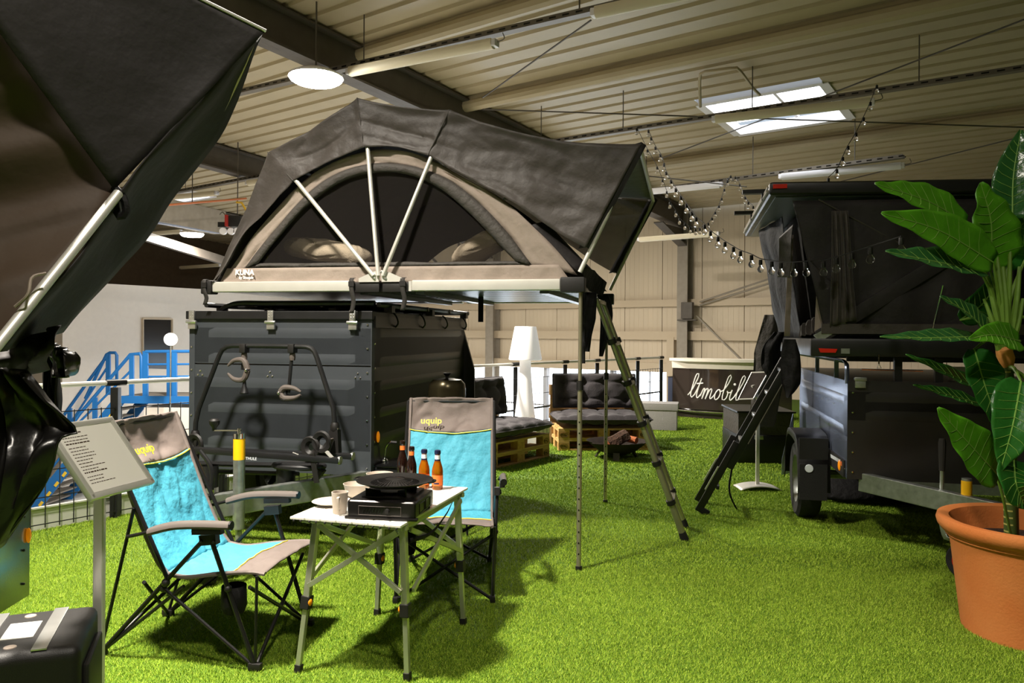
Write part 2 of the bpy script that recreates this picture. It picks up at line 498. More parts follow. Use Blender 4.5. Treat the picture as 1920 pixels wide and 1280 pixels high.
# --- corrugated roof, one strip of sheet per rib, with openings for the skylights
def quad_uw(pix, drop=0.0):
    q = [SWof(C(x, y, drop)) for x, y in pix]
    return min(a for a, b in q), max(a for a, b in q), min(b for a, b in q), max(b for a, b in q)
SKY1 = quad_uw([(1312, 196), (1548, 160), (1590, 222), (1384, 246)])
SKY2 = quad_uw([(255, 378), (392, 366), (345, 378), (315, 372)])
holes = [SKY1, SKY2]
PITCH = 0.36
W0, W1, S0, S1 = -30.0, 22.0, -5.0, SW
def roofp(s, w, up=0.0):
    return uw(s, w, roof_z(s) + up)
mb = MB()
ns = int((S1 - S0) / PITCH)
for i in range(ns):
    s0 = S0 + i * PITCH
    prof = [(0, 0.0), (0.255, 0.0), (0.275, 0.04), (0.34, 0.04), (0.36, 0.0)]
    for (a, za), (b, zb) in zip(prof, prof[1:]):
        sa, sb = s0 + a, s0 + b
        segs = [(W0, W1)]
        for h in holes:
            if sb > h[0] and sa < h[1]:
                nsg = []
                for (p, q) in segs:
                    if h[2] > p and h[3] < q: nsg += [(p, h[2]), (h[3], q)]
                    else: nsg.append((p, q))
                segs = nsg
        for (p, q) in segs:
            mb.add([roofp(sa, p, za), roofp(sa, q, za), roofp(sb, q, zb), roofp(sb, p, zb)], [(0, 1, 2, 3)])
o = mb.build('ceiling', M['cream_sheet'], kind='structure', smooth=0)

def skylight(n, h, split):
    mb = MB()
    a, b, c, d = h
    t = 0.14
    for (p, q) in (((a, c), (a, d)), ((a, d), (b, d)), ((b, d), (b, c)), ((b, c), (a, c))):
        mb.bar(roofp(p[0], p[1], 0.06), roofp(q[0], q[1], 0.06), t, 0.16, up=(0, 0, 1))
    o = mb.build('window_%d' % n, M['tube_white'], kind='structure', smooth=0)
    mp = MB(); mp.add([roofp(a, c, 0.22), roofp(a, d, 0.22), roofp(b, d, 0.22), roofp(b, c, 0.22)], [(0, 1, 2, 3)])
    mp.build('pane', M['sky_pane'], o, smooth=0)
    mg = MB()
    if split:
        m_ = c + (d - c) * 0.55
        mg.bar(roofp(a, m_, 0.16), roofp(b, m_, 0.16), 0.05, 0.05)
        mg.bar(roofp((a + b) / 2, c, 0.17), roofp((a + b) / 2, d, 0.17), 0.03, 0.03)
        mg.build('glazing_bar', M['tube_white'], o, smooth=0)
skylight(1, SKY1, True); skylight(2, SKY2, False)

# --- main rafters, purlins
def ibeam(mb, p, q, h, w, tf=0.03, tw=0.02):
    up = V((0, 0, h / 2 - tf / 2))
    mb.bar(p + up, q + up, w, tf); mb.bar(p - up, q - up, w, tf); mb.bar(p, q, tw, h)
for i, dw in enumerate((0.0, -6.2, -12.4)):
    mb = MB()
    p = uw(SW - 0.2, WK + dw); q = uw(-5, WK + dw)
    h = 0.50
    p.z = roof_z(SW) - h / 2 - 0.03; q.z = roof_z(-5) - h / 2 - 0.03
    ibeam(mb, p, q, h, 0.26)
    # haunch at the wall end
    mb.prism([p + V((0, 0, -h / 2)) - U * 0.1, p + V((0, 0, -h / 2 - 0.45)) - U * 0.1, p + V((0, 0, -h / 2)) - U * 1.6], W * 0.02)
    mb.bar(p + V((0, 0, -h / 2 - 0.45)) - U * 0.1, p + V((0, 0, -h / 2)) - U * 1.6, 0.24, 0.03)
    o = mb.build('ceiling_rafter_%d' % (i + 1), M['beam_dark'], kind='structure', smooth=0)
    mb = MB()
    c0 = uw(SW - 0.2, WK + dw, -3.0); c1 = uw(SW - 0.2, WK + dw, roof_z(SW) - 0.1)
    for off in (-0.17, 0.17):
        mb.bar(c0 + U * off, c1 + U * off, 0.28, 0.03, up=U)
    mb.bar(c0, c1, 0.02, 0.34, up=U)
    mb.build('column_%d' % (i + 1), M['beam_grey'], kind='structure', smooth=0)
for i, (x, y) in enumerate(((1120, 146), (1224, 309), (1560, -160))):
    s, w = SWof(C(x, y, 0.12))
    mb = MB()
    a = roofp(s, WK - 0.1, -0.12); b = roofp(s, W1, -0.12)
    mb.tube([a, b], 0.095, 10)
    mb.bar(a + V((0, 0, 0.07)), b + V((0, 0, 0.07)), 0.05, 0.12)
    mb.build('ceiling_purlin_%d' % (i + 1), M['cream_sheet'], kind='structure')

# --- window wall: sandwich panels, girts, window band
wall = None
PW = 1.1
mb = MB(); mb.prism([uw(SW + 0.12, W0, -3), uw(SW + 0.12, W1, -3), uw(SW + 0.3, W1, -3), uw(SW + 0.3, W0, -3)], (0, 0, 8.2))
# leave the window band open: build the backing in two heights instead
mb = MB()
for z0, z1 in ((0.62, 5.2), (-3.0, -1.7)):
    mb.prism([uw(SW + 0.14, W0, z0), uw(SW + 0.14, W1, z0), uw(SW + 0.3, W1, z0), uw(SW + 0.3, W0, z0)], (0, 0, z1 - z0))
mb.prism([uw(SW + 0.02, WK - 0.1, -1.7), uw(SW + 0.02, W1, -1.7), uw(SW + 0.3, W1, -1.7), uw(SW + 0.3, WK - 0.1, -1.7)], (0, 0, 2.4))
wall_rear = mb.build('wall_rear', M['panel_wall'], kind='structure', smooth=0)
w = -16.5
while w < WK + 9.5:
    mb = MB()
    for z0, z1 in ((0.6, 4.95),):
        mb.span((0.008, 0, z0), (PW - 0.008, 0.12, z1))
        for k in range(1, 8):
            mb.span((PW * k / 8 - 0.006, -0.004, z0), (PW * k / 8 + 0.006, 0.01, z1))
    p = mb.build('panel', M['panel_wall'], wall_rear, smooth=0)
    p.location = uw(SW, w); p.rotation_euler = (0, 0, -AB)
    w += PW
# girts running along the panels
for i, (z, r) in enumerate(((2.35, 0.09), (1.50, 0.11), (0.66, 0.12))):
    mb = MB(); mb.bar(uw(SW - 0.08, W0, z), uw(SW - 0.08, W1, z), r * 1.4, r * 2)
    mb.build('trim_%d' % (i + 1), M['girt'], kind='structure', smooth=0)
# windows: panes between frames
wn = 3
wx = WK - 13.2
while wx < WK - 1.5:
    mb = MB()
    a = uw(SW + 0.05, wx + 0.05); b = uw(SW + 0.05, wx + 2.15)
    z0, z1 = -1.7, 0.58
    for (p, q) in ((a + V((0, 0, z0)), b + V((0, 0, z0))), (a + V((0, 0, z1)), b + V((0, 0, z1))), (a + V((0, 0, z0)), a + V((0, 0, z1))), (b + V((0, 0, z0)), b + V((0, 0, z1)))):
        mb.bar(p, q, 0.09, 0.09)
    mid = (a + b) / 2
    mb.bar(mid + V((0, 0, z0)), mid + V((0, 0, z1)), 0.06, 0.06)
    mb.bar(a + V((0, 0, -0.55)), b + V((0, 0, -0.55)), 0.05, 0.05)
    o = mb.build('window_%d' % wn, M['window_frame'], kind='structure', smooth=0)
    for (c, d) in ((a, mid), (mid, b)):
        mp = MB(); n_ = U * 0.02
        mp.prism([c + V((0, 0, z0)) + n_, d + V((0, 0, z0)) + n_, d + V((0, 0, z1)) + n_, c + V((0, 0, z1)) + n_], U * 0.02)
        mp.build('pane', M['window_pane'], o, smooth=0)
    wn += 1; wx += 2.2
# bracing on the wall right of the column
for k, (p, q) in enumerate((((1312, 566), (1450, 520)), ((1312, 572), (1450, 529)), ((1306, 592), (1388, 673)))):
    mb = MB()
    pl = (uw(SW - 0.22, 0), U)
    mb.tube([onplane(*p, *pl), onplane(*q, *pl)], 0.022, 6)
    mb.build('trim_brace_%d' % (k + 1), M['beam_grey'], kind='structure')
# jamb under the lower girt left of the column
mb = MB(); a = onplane(1259, 632, uw(SW - 0.1, 0), U); b = V((a.x, a.y, -3.0))
mb.bar(a, b, 0.2, 0.16, up=U); mb.build('column_jamb', M['girt'], kind='structure', smooth=0)

# the other walls close the hall
for nm, p, q, m_ in (('wall_left', uw(30, W0 + 4), uw(-8, W0 + 4), 'dark_wall'), ('wall_right', uw(-8, W1 - 2), uw(SW + 1, W1 - 2), 'panel_wall'), ('wall_front', uw(-4.9, W0), uw(-4.9, W1), 'panel_wall')):
    mb = MB(); n_ = (q - p).normalized().cross(V((0, 0, 1))) * 0.2
    mb.prism([p + V((0, 0, -3)), q + V((0, 0, -3)), q + n_ + V((0, 0, -3)), p + n_ + V((0, 0, -3))], (0, 0, 9.6))
    mb.build(nm, M[m_], kind='structure', smooth=0)
# dark gable wall on the far left behind the offices
g0 = P(150, 400, 29); g1 = P(520, 400, 33)
mb = MB(); n_ = V((0, 0.2, 0)); g0.z = g1.z = -3
d = (g1 - g0).normalized()
mb.prism([g0 - d * 12, g1 + d * 2.5, g1 + d * 2.5 + n_, g0 - d * 12 + n_], (0, 0, 9.2))
mb.build('wall_gable', M['dark_wall'], kind='structure', smooth=0)
# white office block with its dark window
OW0 = P(118, 527, 21.2); OW1 = OW0 + U * 9.0
OWN = W
mb = MB()
base = [V((p.x, p.y, -3)) for p in (OW0, OW1, OW1 - W * 8, OW0 - W * 8)]
mb.prism(base, (0, 0, OW0.z + 3))
office = mb.build('wall_office', M['white_wall'], kind='structure', smooth=0)
pl = (OW0 + W * 0.01, W)
pa, pb, pc, pd = (onplane(x, y, *pl) for x, y in ((267, 597), (322, 598), (322, 692), (267, 690)))
mb = MB(); mb.prism([pa, pb, pc, pd], W * 0.012)
wo = mb.build('window_2_office', M['black_gloss'], kind='structure', smooth=0); wo.name = 'window_30'
mb = MB()
for (p, q) in ((pa, pb), (pb, pc), (pd, pa)): mb.bar(p + W * 0.02, q + W * 0.02, 0.05, 0.05)
mb.build('window_frame', M['girt'], wo, smooth=0)
mb = MB(); c = onplane(293, 628, *pl); mb.box(c + W * 0.02, (0.5, 0.5, 0.9), Matrix.Rotation(AB, 3, 'Z').inverted()); 
# low white partition under the stair landing and dark doorway
mb = MB(); dd = [onplane(x, y, OW0 + W * 0.03, W) for x, y in ((108, 915), (163, 905), (163, 985), (108, 985))]
mb.prism(dd, W * 0.03); mb.build('door_1', M['black_plastic'], kind='structure', smooth=0)

# --- railing along the mezzanine edge
rail = thing('railing', 'long dark railing with wire mesh and a silver handrail along the mezzanine edge', 'railing', E0)
def rl(t, z=0.0, off=0.0):                    # local to railing empty
    return U * t + W * off + V((0, 0, z))
def rt(px):                                   # parameter along the line seen at a pixel column
    p = onplane(px, 640, QL + W * 0.08, W)
    return (p - E0).dot(U)
RL = (E1 - E0).length
posts = sorted([rt(x) for x in (218, 420, 700, 967, 1060, 1120, 1196, 1240)] + [rt(218) - 1.6])
for t in posts:
    mb = MB(); mb.bar(rl(t, 0, 0.08), rl(t, 1.05, 0.08), 0.06, 0.06)
    ps = mb.build('post', M['black_metal'], rail, bevel=0.004, smooth=0)
    mb = MB(); mb.tube([rl(t - 0.08, 1.09, 0.08), rl(t + 0.08, 1.09, 0.08)], 0.027, 10)
    mb.build('rail_clamp', M['black_metal'], ps)
mb = MB(); mb.tube([rl(posts[0] - 0.5, 1.09, 0.08), rl(posts[-1] + 0.05, 1.09, 0.08)], 0.021, 10)
mb.build('handrail', M['alu_matte'], rail, label='silver tubular handrail')
mb = MB(); mb.tube([rl(posts[3], 0.45, 0.08), rl(posts[-1], 0.45, 0.08)], 0.014, 6)
mb.build('mid_rail', M['black_metal'], rail)
mb = MB(); mb.bar(rl(posts[0] - 0.6, 0.085, 0.03), rl(posts[-1], 0.085, 0.03), 0.012, 0.17)
mb.bar(rl(posts[0] - 0.6, 0.17, 0.04), rl(posts[-1], 0.17, 0.04), 0.035, 0.012)
mb.build('kick_plate', M['alu_matte'], rail, smooth=0, label='pale kick plate at the foot of the railing')
edges = [posts[0] - 0.5] + posts[1:]
for a, b in zip(edges, edges[1:]):
    mb = MB(); off = 0.115; n = max(2, int((b - a - 0.05) / 0.1))
    for k in range(n + 1):
        t = a + 0.03 + (b - a - 0.06) * k / n
        mb.bar(rl(t, 0.03, off), rl(t, 0.90, off), 0.006, 0.006)
    for z in (0.06, 0.26, 0.46, 0.66, 0.89):
        mb.bar(rl(a + 0.02, z, off + 0.007), rl(b - 0.02, z, off + 0.007), 0.007, 0.007)
    mb.build('wire_mesh', M['black_metal'], rail, smooth=0, kind='stuff')
# ------------------------------------------------------------------ grey trailer with the open roof tent
T1 = Frame(G(1085, 1068), -12.7)
TX1, TX0, TY0, TY1, TZ0, TZ1 = -1.446, -2.86, 0.05, 2.32, 0.52, 1.60
tr = fthing('trailer', 'grey box trailer with drawbar and tall yellow-banded jockey wheel under the open tent', 'trailer', T1)
def rivets(pts, nrm, r, m, parent, name='rivets'):
    mb = MB(); n = V(nrm)
    R = n.to_track_quat('Z', 'Y').to_matrix()
    for p in pts: mb.lathe([(0, 0.004), (r * 0.7, 0.0035), (r, 0.0)], 8, p, R)
    return mb.build(name, m, parent, kind='stuff')
def beaded(mb, x0, x1, z0, z1, y, beads, axis='x', t=0.02, out=-1):
    """a sheet panel with pressed horizontal beads, facing out along y (axis x) or x (axis y)"""
    zs = [z0]
    for b in beads: zs += [b - 0.035, b - 0.015, b + 0.015, b + 0.035]
    zs.append(z1)
    off = {}
    prof = []
    for i, z in enumerate(zs):
        k = 0.0
        if 0 < i < len(zs) - 1 and (i - 1) % 4 in (1, 2): k = 0.004
        prof.append((z, k))
    L0 = x0 + 0.12; L1 = x1 - 0.12
    cols = [(x0, 0), (L0, 0), (L0 + 0.05, 1), (L1 - 0.05, 1), (L1, 0), (x1, 0)]
    rows = []
    for z, k in prof:
        row = []
        for x, m_ in cols:
            d = y + out * k * m_
            row.append(V((x, d, z)) if axis == 'x' else V((d, x, z)))
        rows.append(row)
    mb.sheet(rows)
mb = MB(); mb.span((TX0 + 0.01, TY0 + 0.012, TZ0), (TX1 - 0.01, TY1, TZ1))
body = mb.build('body', M['trailer_black'], tr, smooth=0)
ZS = T1.at(520, 684, TY0).z                   # seam
mb = MB(); beaded(mb, TX0 + 0.035, TX1 - 0.002, ZS + 0.006, TZ1 - 0.005, TY0, [TZ1 - 0.10, TZ1 - 0.28])
mb.build('upper_panel', M['trailer_grey'], tr, smooth=30)
mb = MB(); beaded(mb, TX0 + 0.035, TX1 - 0.002, TZ0, ZS - 0.004, TY0, [ZS - 0.13, ZS - 0.31, ZS - 0.55])
mb.build('lower_panel', M['trailer_grey'], tr, smooth=30)
mb = MB(); mb.span((TX0, TY0 - 0.004, TZ0), (TX0 + 0.045, TY0 + 0.03, TZ1)); mb.build('corner_profile', M['trailer_grey'], tr, bevel=0.004, smooth=0)
mb = MB(); mb.span((TX1 - 0.004, TY0 - 0.002, TZ0), (TX1 + 0.002, TY0 + 0.05, TZ1)); mb.build('corner_profile', M['trailer_grey'], tr, smooth=0)
mb = MB(); beaded(mb, TY0 + 0.03, TY1, ZS + 0.004, TZ1 - 0.005, TX1, [TZ1 - 0.09, TZ1 - 0.30], axis='y', out=1)
mb.build('side_panel', M['trailer_black'], tr, smooth=30)
mb = MB(); beaded(mb, TY0 + 0.03, TY1, TZ0, ZS - 0.004, TX1, [ZS - 0.14, ZS - 0.33, ZS - 0.52], axis='y', out=1)
mb.build('side_panel', M['trailer_black'], tr, smooth=30)
rv = [(TX0 + 0.022, TY0 - 0.006, TZ0 + 0.05 + k * 0.165) for k in range(7)] + [(TX1 - 0.03, TY0 - 0.004, TZ0 + 0.05 + k * 0.165) for k in range(7)]
for xx in (TX0 + 0.09, (TX0 + TX1) / 2 - 0.06, TX1 - 0.1):
    rv += [(xx, TY0 - 0.002, ZS - 0.05), (xx - 0.018, TY0 - 0.002, ZS - 0.08), (xx + 0.018, TY0 - 0.002, ZS - 0.08)]
rivets(rv, (0, -1, 0), 0.008, M['chrome'], tr, 'rivets')
rivets([(TX1 + 0.003, TY0 + 0.05, TZ0 + 0.06 + k * 0.17) for k in range(6)], (1, 0, 0), 0.009, M['chrome'], tr, 'rivets')
mb = MB(); mb.span((TX0 - 0.02, TY0 - 0.02, TZ1 - 0.005), (TX1 + 0.012, TY1 + 0.02, TZ1 + 0.055))
lid = mb.build('lid', M['black_metal'], tr, bevel=0.006, smooth=0)
mb = MB(); mb.span((TX1 + 0.0, TY0 + 0.03, TZ1 - 0.06), (TX1 + 0.018, TY1 + 0.01, TZ1 + 0.02)); mb.build('lid_rail', M['trailer_black'], tr, smooth=0)
for px in (361, 508.5, 662):
    c = T1.at(px, 588, TY0 - 0.02)
    mb = MB(); mb.span((c.x - 0.022, TY0 - 0.034, TZ1 - 0.02), (c.x + 0.022, TY0 - 0.02, TZ1 + 0.058))
    for dx in (-0.01, 0.01):
        for dz in (0.01, 0.03, 0.045): mb.ball((c.x + dx, TY0 - 0.034, TZ1 + dz), 0.0045, 6, 4)
    mb.tube([(c.x - 0.04, TY0 - 0.034, TZ1 - 0.025), (c.x + 0.04, TY0 - 0.034, TZ1 - 0.025)], 0.012, 8)
    mb.span((c.x - 0.03, TY0 - 0.032, TZ1 - 0.075), (c.x + 0.03, TY0 - 0.01, TZ1 - 0.03))
    mb.build('hinge', M['alu'], tr, bevel=0.002, smooth=30)
# roof rack under the tent
mb = MB()
z = TZ1 + 0.10
def arc(pts, n=14): return cr(pts, n)
mb.tube(arc([(TX0 + 0.22, TY0 + 0.05, TZ1 + 0.05), (TX0 + 0.25, TY0 + 0.05, z - 0.02), (TX0 + 0.36, TY0 + 0.05, z + 0.01), (TX0 + 0.6, TY0 + 0.05, z + 0.01)]) + [V((TX1 + 0.0, TY0 + 0.05, z + 0.01))], 0.02, 8)
for y in (0.5, 1.1, 1.7, 2.3): mb.tube([(TX0 + 0.1, y, z), (TX1 + 0.05, y, z)], 0.018, 8)
for x in (TX0 + 0.1, TX0 + 0.5, TX1 - 0.4, TX1 + 0.03):
    mb.tube([(x, TY0 + 0.05, z), (x, TY1 - 0.05, z)], 0.018, 8)
    for y in (0.3, 1.2, 2.2): mb.span((x - 0.03, y - 0.03, TZ1 + 0.05), (x + 0.03, y + 0.03, z))
mb.build('roof_rack', M['black_metal'], tr)
mb = MB()
for y in (0.4, 1.0, 1.6, 2.2):
    mb.tube(arc([(TX1 + 0.01, y, TZ1 + 0.06), (TX1 + 0.04, y, TZ1 + 0.03), (TX1 + 0.05, y + 0.02, TZ1 - 0.02), (TX1 + 0.02, y + 0.05, TZ1 - 0.05)], 8), 0.007, 6)
mb.build('lashing_eyes', M['black_metal'], tr, kind='stuff')
# drawbar
ap = V((-2.16, -0.98, 0.475))
for e in (V((TX1 - 0.02, TY0 + 0.04, 0.485)), V((TX0 + 0.1, TY0 + 0.04, 0.485))):
    mb = MB(); mb.bar(ap + V((0.03 if e.x > -2 else -0.03, 0, 0)), e, 0.055, 0.14)
    ob = mb.build('drawbar_beam', M['galv'], tr, bevel=0.006, smooth=0)
mb = MB(); mb.bar(ap + V((-0.12, 0.05, 0.06)), ap + V((0.12, 0.05, 0.06)), 0.14, 0.03); mb.tube([ap + V((0, 0.1, 0.07)), ap + V((-0.01, -0.2, 0.07))], [0.045, 0.05], 12)
mb.ball(ap + V((-0.01, -0.22, 0.07)), 0.055, 12, 8, (1, 1.2, 0.9))
mb.build('coupling', M['black_metal'], tr)
mb = MB()
lp = [T1.at(x, y, -0.86) for x, y in ((375, 845), (392, 868), (398, 890), (397, 918))]
mb.tube(cr(lp, 10), 0.013, 8); mb.build('brake_lever', M['black_metal'], tr)
mb = MB(); mb.tube([lp[-1], lp[-1] + V((0, 0, -0.12))], 0.014, 8); mb.build('lever_rod', M['chrome'], tr)
# jockey wheel
J = T1.l(P(448, 925, 4.62)); jx, jy = J.x, J.y
zt = T1.at(448, 812, jy).z; zy0 = T1.at(448, 861, jy).z; zb = 0.33
jw = MB(); jw.lathe([(0.0, zb), (0.034, zb), (0.034, zy0), (0.0335, zy0)], 20, (jx, jy, 0)); jo = jw.build('jockey_tube', M['galv'], tr)
mb = MB(); mb.lathe([(0.034, zy0), (0.0345, zy0), (0.0345, zt - 0.03), (0.034, zt - 0.03)], 20, (jx, jy, 0)); mb.build('yellow_band', M['yellow_film'], jo, label='yellow warning film around the tube')
mb = MB(); mb.lathe([(0.036, zt - 0.03), (0.036, zt), (0.012, zt + 0.002), (0.012, zt + 0.03), (0.0, zt + 0.03)], 16, (jx, jy, 0))
hx = T1.at(402, 796, jy)
mb.bar((jx + 0.012, jy, zt + 0.018), (hx.x, jy, zt + 0.012), 0.02, 0.008)
mb.build('crank', M['chrome'], jo)
mb = MB(); mb.lathe([(0.0, -0.005), (0.012, 0), (0.014, 0.02), (0.03, 0.04), (0.032, 0.06), (0.02, 0.072), (0, 0.074)], 14, (hx.x, jy, zt + 0.01)); mb.build('crank_knob', M['black_plastic'], jo)
mb = MB(); mb.lathe([(0.012, 0.11), (0.02, 0.115), (0.02, zb + 0.02), (0, zb + 0.02)], 12, (jx, jy, 0)); mb.build('inner_tube', M['galv'], jo)
def wheel(mb_t, mb_h, c, axis, r, w):
    R = V(axis).to_track_quat('Z', 'Y').to_matrix()
    mb_t.lathe([(r * 0.62, -w * 0.45), (r * 0.9, -w * 0.5), (r * 0.985, -w * 0.38), (r, -w * 0.2), (r, w * 0.2), (r * 0.985, w * 0.38), (r * 0.9, w * 0.5), (r * 0.62, w * 0.45)], 36, c, R)
    mb_h.lathe([(0, w * 0.12), (r * 0.16, w * 0.12), (r * 0.2, w * 0.22), (r * 0.42, w * 0.25), (r * 0.5, w * 0.08), (r * 0.58, w * 0.2), (r * 0.63, w * 0.44), (r * 0.63, -w * 0.44), (r * 0.5, -w * 0.3)], 36, c, R)
a_, b_ = MB(), MB(); wheel(a_, b_, V((jx - 0.16, jy - 0.05, 0.105)), (0.9, 0.35, 0), 0.105, 0.07)
wo = a_.build('jockey_wheel', M['rubber'], jo); b_.build('hub', M['black_plastic'], jo)
mb = MB(); mb.bar((jx, jy, 0.12), (jx - 0.16, jy - 0.05, 0.105), 0.05, 0.03); mb.build('wheel_fork', M['galv'], jo)
# road wheels and fenders
for sx, x in ((1, TX1 + 0.13), (-1, TX0 - 0.13)):
    a_, b_ = MB(), MB(); wheel(a_, b_, V((x, 1.35, 0.30)), (sx, 0, 0), 0.30, 0.17)
    wo = a_.build('wheel', M['rubber'], tr); b_.build('rim', M['galv'], wo)
    mb = MB(); rows = []
    for k in range(13):
        a = math.pi * (0.02 + 0.96 * k / 12)
        rows.append([V((x + dx, 1.35 - math.cos(a) * 0.38, 0.30 + math.sin(a) * 0.37)) for dx in (-0.12 * sx, 0.12 * sx)])
    mb.sheet(rows); mb.build('fender', M['black_plastic'], tr, solid=0.01)
mb = MB(); mb.tube([(TX0, 1.35, 0.36), (TX1, 1.35, 0.36)], 0.035, 8)
mb.span((TX0 + 0.1, 0.1, 0.46), (TX0 + 0.16, 2.4, 0.52)); mb.span((TX1 - 0.16, 0.1, 0.46), (TX1 - 0.1, 2.4, 0.52)); mb.build('chassis', M['galv'], tr, smooth=30)
# rear gusset plate leaning off the far end
pts = [T1.at(x, y, TY1 + 0.02) for x, y in ((868, 616), (889, 692), (889, 775), (862, 775))]
mb = MB(); mb.prism(pts, (0, 0.03, 0)); mb.build('tailgate_wing', M['trailer_black'], tr, smooth=0)
c = T1.atx(709, 819, TX1 + 0.01)
mb = MB(); mb.ball(c, 0.04, 12, 8, (0.25, 0.6, 1)); mb.build('side_marker', M['amber_lens'], tr, label='amber side marker lamp')

# ------------------------------------------------------------------ bike carrier on the drawbar
YB = -0.20
bc = fthing('bike_carrier', 'black tubular bike carrier with hoop and wheel trays above the grey trailer drawbar', 'bike carrier', T1)
def bp(px, py, y=YB): return T1.at(px, py, y)
hp = [bp(*q) for q in ((366, 815), (367, 792), (373, 765), (398, 700), (413, 662), (421, 652), (432, 648.5), (450, 648), (560, 649.5), (577, 650.5), (587, 656), (594, 670), (611, 722), (625, 765), (627, 788), (628, 800))]
path = hp[:3] + cr(hp[2:9], 24)[1:] + cr(hp[8:14], 18)[1:] + hp[14:]
mb = MB(); mb.tube(path, 0.0165, 10); mb.build('hoop', M['black_metal'], bc)
for (p, nm) in ((hp[0], 0), (hp[-1], 1)):
    mb = MB(); mb.lathe([(0.026, -0.03), (0.03, -0.02), (0.03, 0.01), (0.022, 0.03)], 12, p + V((0, 0, 0.0))); mb.bar(p + V((0.0, 0, -0.02)), p + V((0.01 if nm else -0.02, 0, -0.20)), 0.06, 0.05)
    mb.build('hoop_socket', M['black_plastic'], bc)
    ky = MB(); ky.ball(p + V((0.026, -0.01, -0.01)), 0.008, 6, 4); ky.build('bolt', M['chrome'], bc)
def clamp(top, head, ang, op):
    mb = MB(); mb.span((top.x - 0.022, top.y - 0.03, top.z - 0.03), (top.x + 0.022, top.y + 0.03, top.z + 0.03))
    mb.build('arm_clamp', M['black_plastic'], bc, bevel=0.005)
    mb = MB(); mb.tube([top, head], 0.012, 10); arm = mb.build('arm', M['black_metal'], bc)
    mb = MB(); mb.lathe([(0.017, 0), (0.021, -0.04), (0.017, -0.06)], 10, top + V((0, 0, -0.02))); mb.build('collar', M['grip'], arm)
    R = Matrix.Rotation(ang, 3, 'Y')
    for s in (1, -1):
        pts = [head + R @ V((0.05, -0.02, 0.0)), head + R @ V((0.02, -0.02, s * op * 0.9 + s * 0.018)), head + R @ V((-0.05, -0.02, s * op + s * 0.014)), head + R @ V((-0.1, -0.02, s * op * 0.5))]
        m2 = MB(); m2.tube(cr(pts, 12), [0.020, 0.021, 0.021, 0.02, 0.019, 0.018, 0.017, 0.016, 0.014, 0.012, 0.010, 0.007], 10)
        m2.build('jaw', M['grip'], arm)
    m2 = MB(); m2.ball(head + R @ V((0.05, -0.04, 0)), 0.012, 8, 6); m2.build('jaw_bolt', M['chrome'], arm)
    m2 = MB(); m2.lathe([(0.01, 0), (0.014, -0.04), (0.03, -0.085), (0.026, -0.09), (0, -0.08)], 10, head + R @ V((0.02, -0.01, -0.02 - op)))
    m2.build('turn_knob', M['black_metal'], arm)
clamp(bp(458, 653), bp(455, 693), 0.0, 0.05)
clamp(bp(548.5, 653), bp(541, 736), math.pi, 0.018)
def bar2(mbx, p, q, r): mbx.tube([p, q], r, 8)
for (p, q, y, nm) in (((340, 842), (662, 855), -0.22, 'rear'), ((300, 838), (638, 863), -0.42, 'front')):
    mb = MB(); a, b = bp(*p, y), bp(*q, y)
    mb.bar(a, b, 0.06, 0.035); tray_ = mb.build('wheel_tray', M['black_metal'], bc, bevel=0.006)
    mb = MB(); mb.tube([b + V((0.004, 0, 0)), b + V((-0.01, 0, 0))], 0.026, 12); mb.build('end_cap', M['alu'], tray_)
mb = MB(); bar2(mb, bp(330, 868, -0.30), bp(596, 873, -0.30), 0.018); bar2(mb, bp(400, 884, -0.34), bp(560, 888, -0.34), 0.014); mb.build('cross_tube', M['black_metal'], bc)
mb = MB()
c = bp(545, 872, -0.34)
mb.tube([c + V((0.17 * math.cos(a) + 0.06, 0.09 * math.sin(a), 0)) for a in [2 * math.pi * k / 20 for k in range(20)]], 0.018, 8, closed=True)
mb.build('bracket', M['black_metal'], bc)
mb = MB(); c2 = bp(536, 872, -0.34); mb.lathe([(0.06, 0), (0.062, -0.16), (0.03, -0.165)], 16, c2); mb.build('bracket', M['black_metal'], bc)
mb = MB(); mb.lathe([(0.05, 0), (0.052, -0.14), (0.03, -0.145)], 16, bp(395, 872, -0.45))
mb.build('bracket', M['black_metal'], bc)
for (x, y) in ((583, 838), (604, 828), (366, 832)):
    mb = MB()
    c = bp(x, y, -0.3)
    mb.tube([c + V((math.cos(a) * 0.045, 0, math.sin(a) * 0.05)) for a in [math.pi * 2 * k / 16 for k in range(16)]], 0.016, 6, closed=True, flat=1.8); mb.build('wheel_strap', M['black_plastic'], bc)
mb = MB()
mb.bar(bp(585, 850, -0.44), bp(594, 905, -0.44), 0.035, 0.008); mb.bar(bp(590, 900, -0.36), bp(606, 880, -0.36), 0.05, 0.03)
mb.build('wheel_strap', M['black_plastic'], bc)
mb = MB(); mb.bar(bp(612, 850, -0.26), bp(622, 822, -0.26), 0.05, 0.008); mb.build('strap_plate', M['grip'], bc)
mb = MB(); mb.bar(bp(549, 848, -0.42), bp(560, 852, -0.42), 0.006, 0.004); mb.build('strap_tip', M['alu_matte'], bc)
mb = MB(); mb.bar(bp(612, 846, -0.42), bp(625, 860, -0.42), 0.03, 0.01); mb.build('strap_tip', M['alu_matte'], bc)
q = T1.at(462, 861, -0.455)
lettering('THULE', 0.026, M['label_white'], bc, (q.x, q.y - 0.01, q.z), (1, 0, -0.02), (0, 0, 1), 0.001, 'brand_lettering')

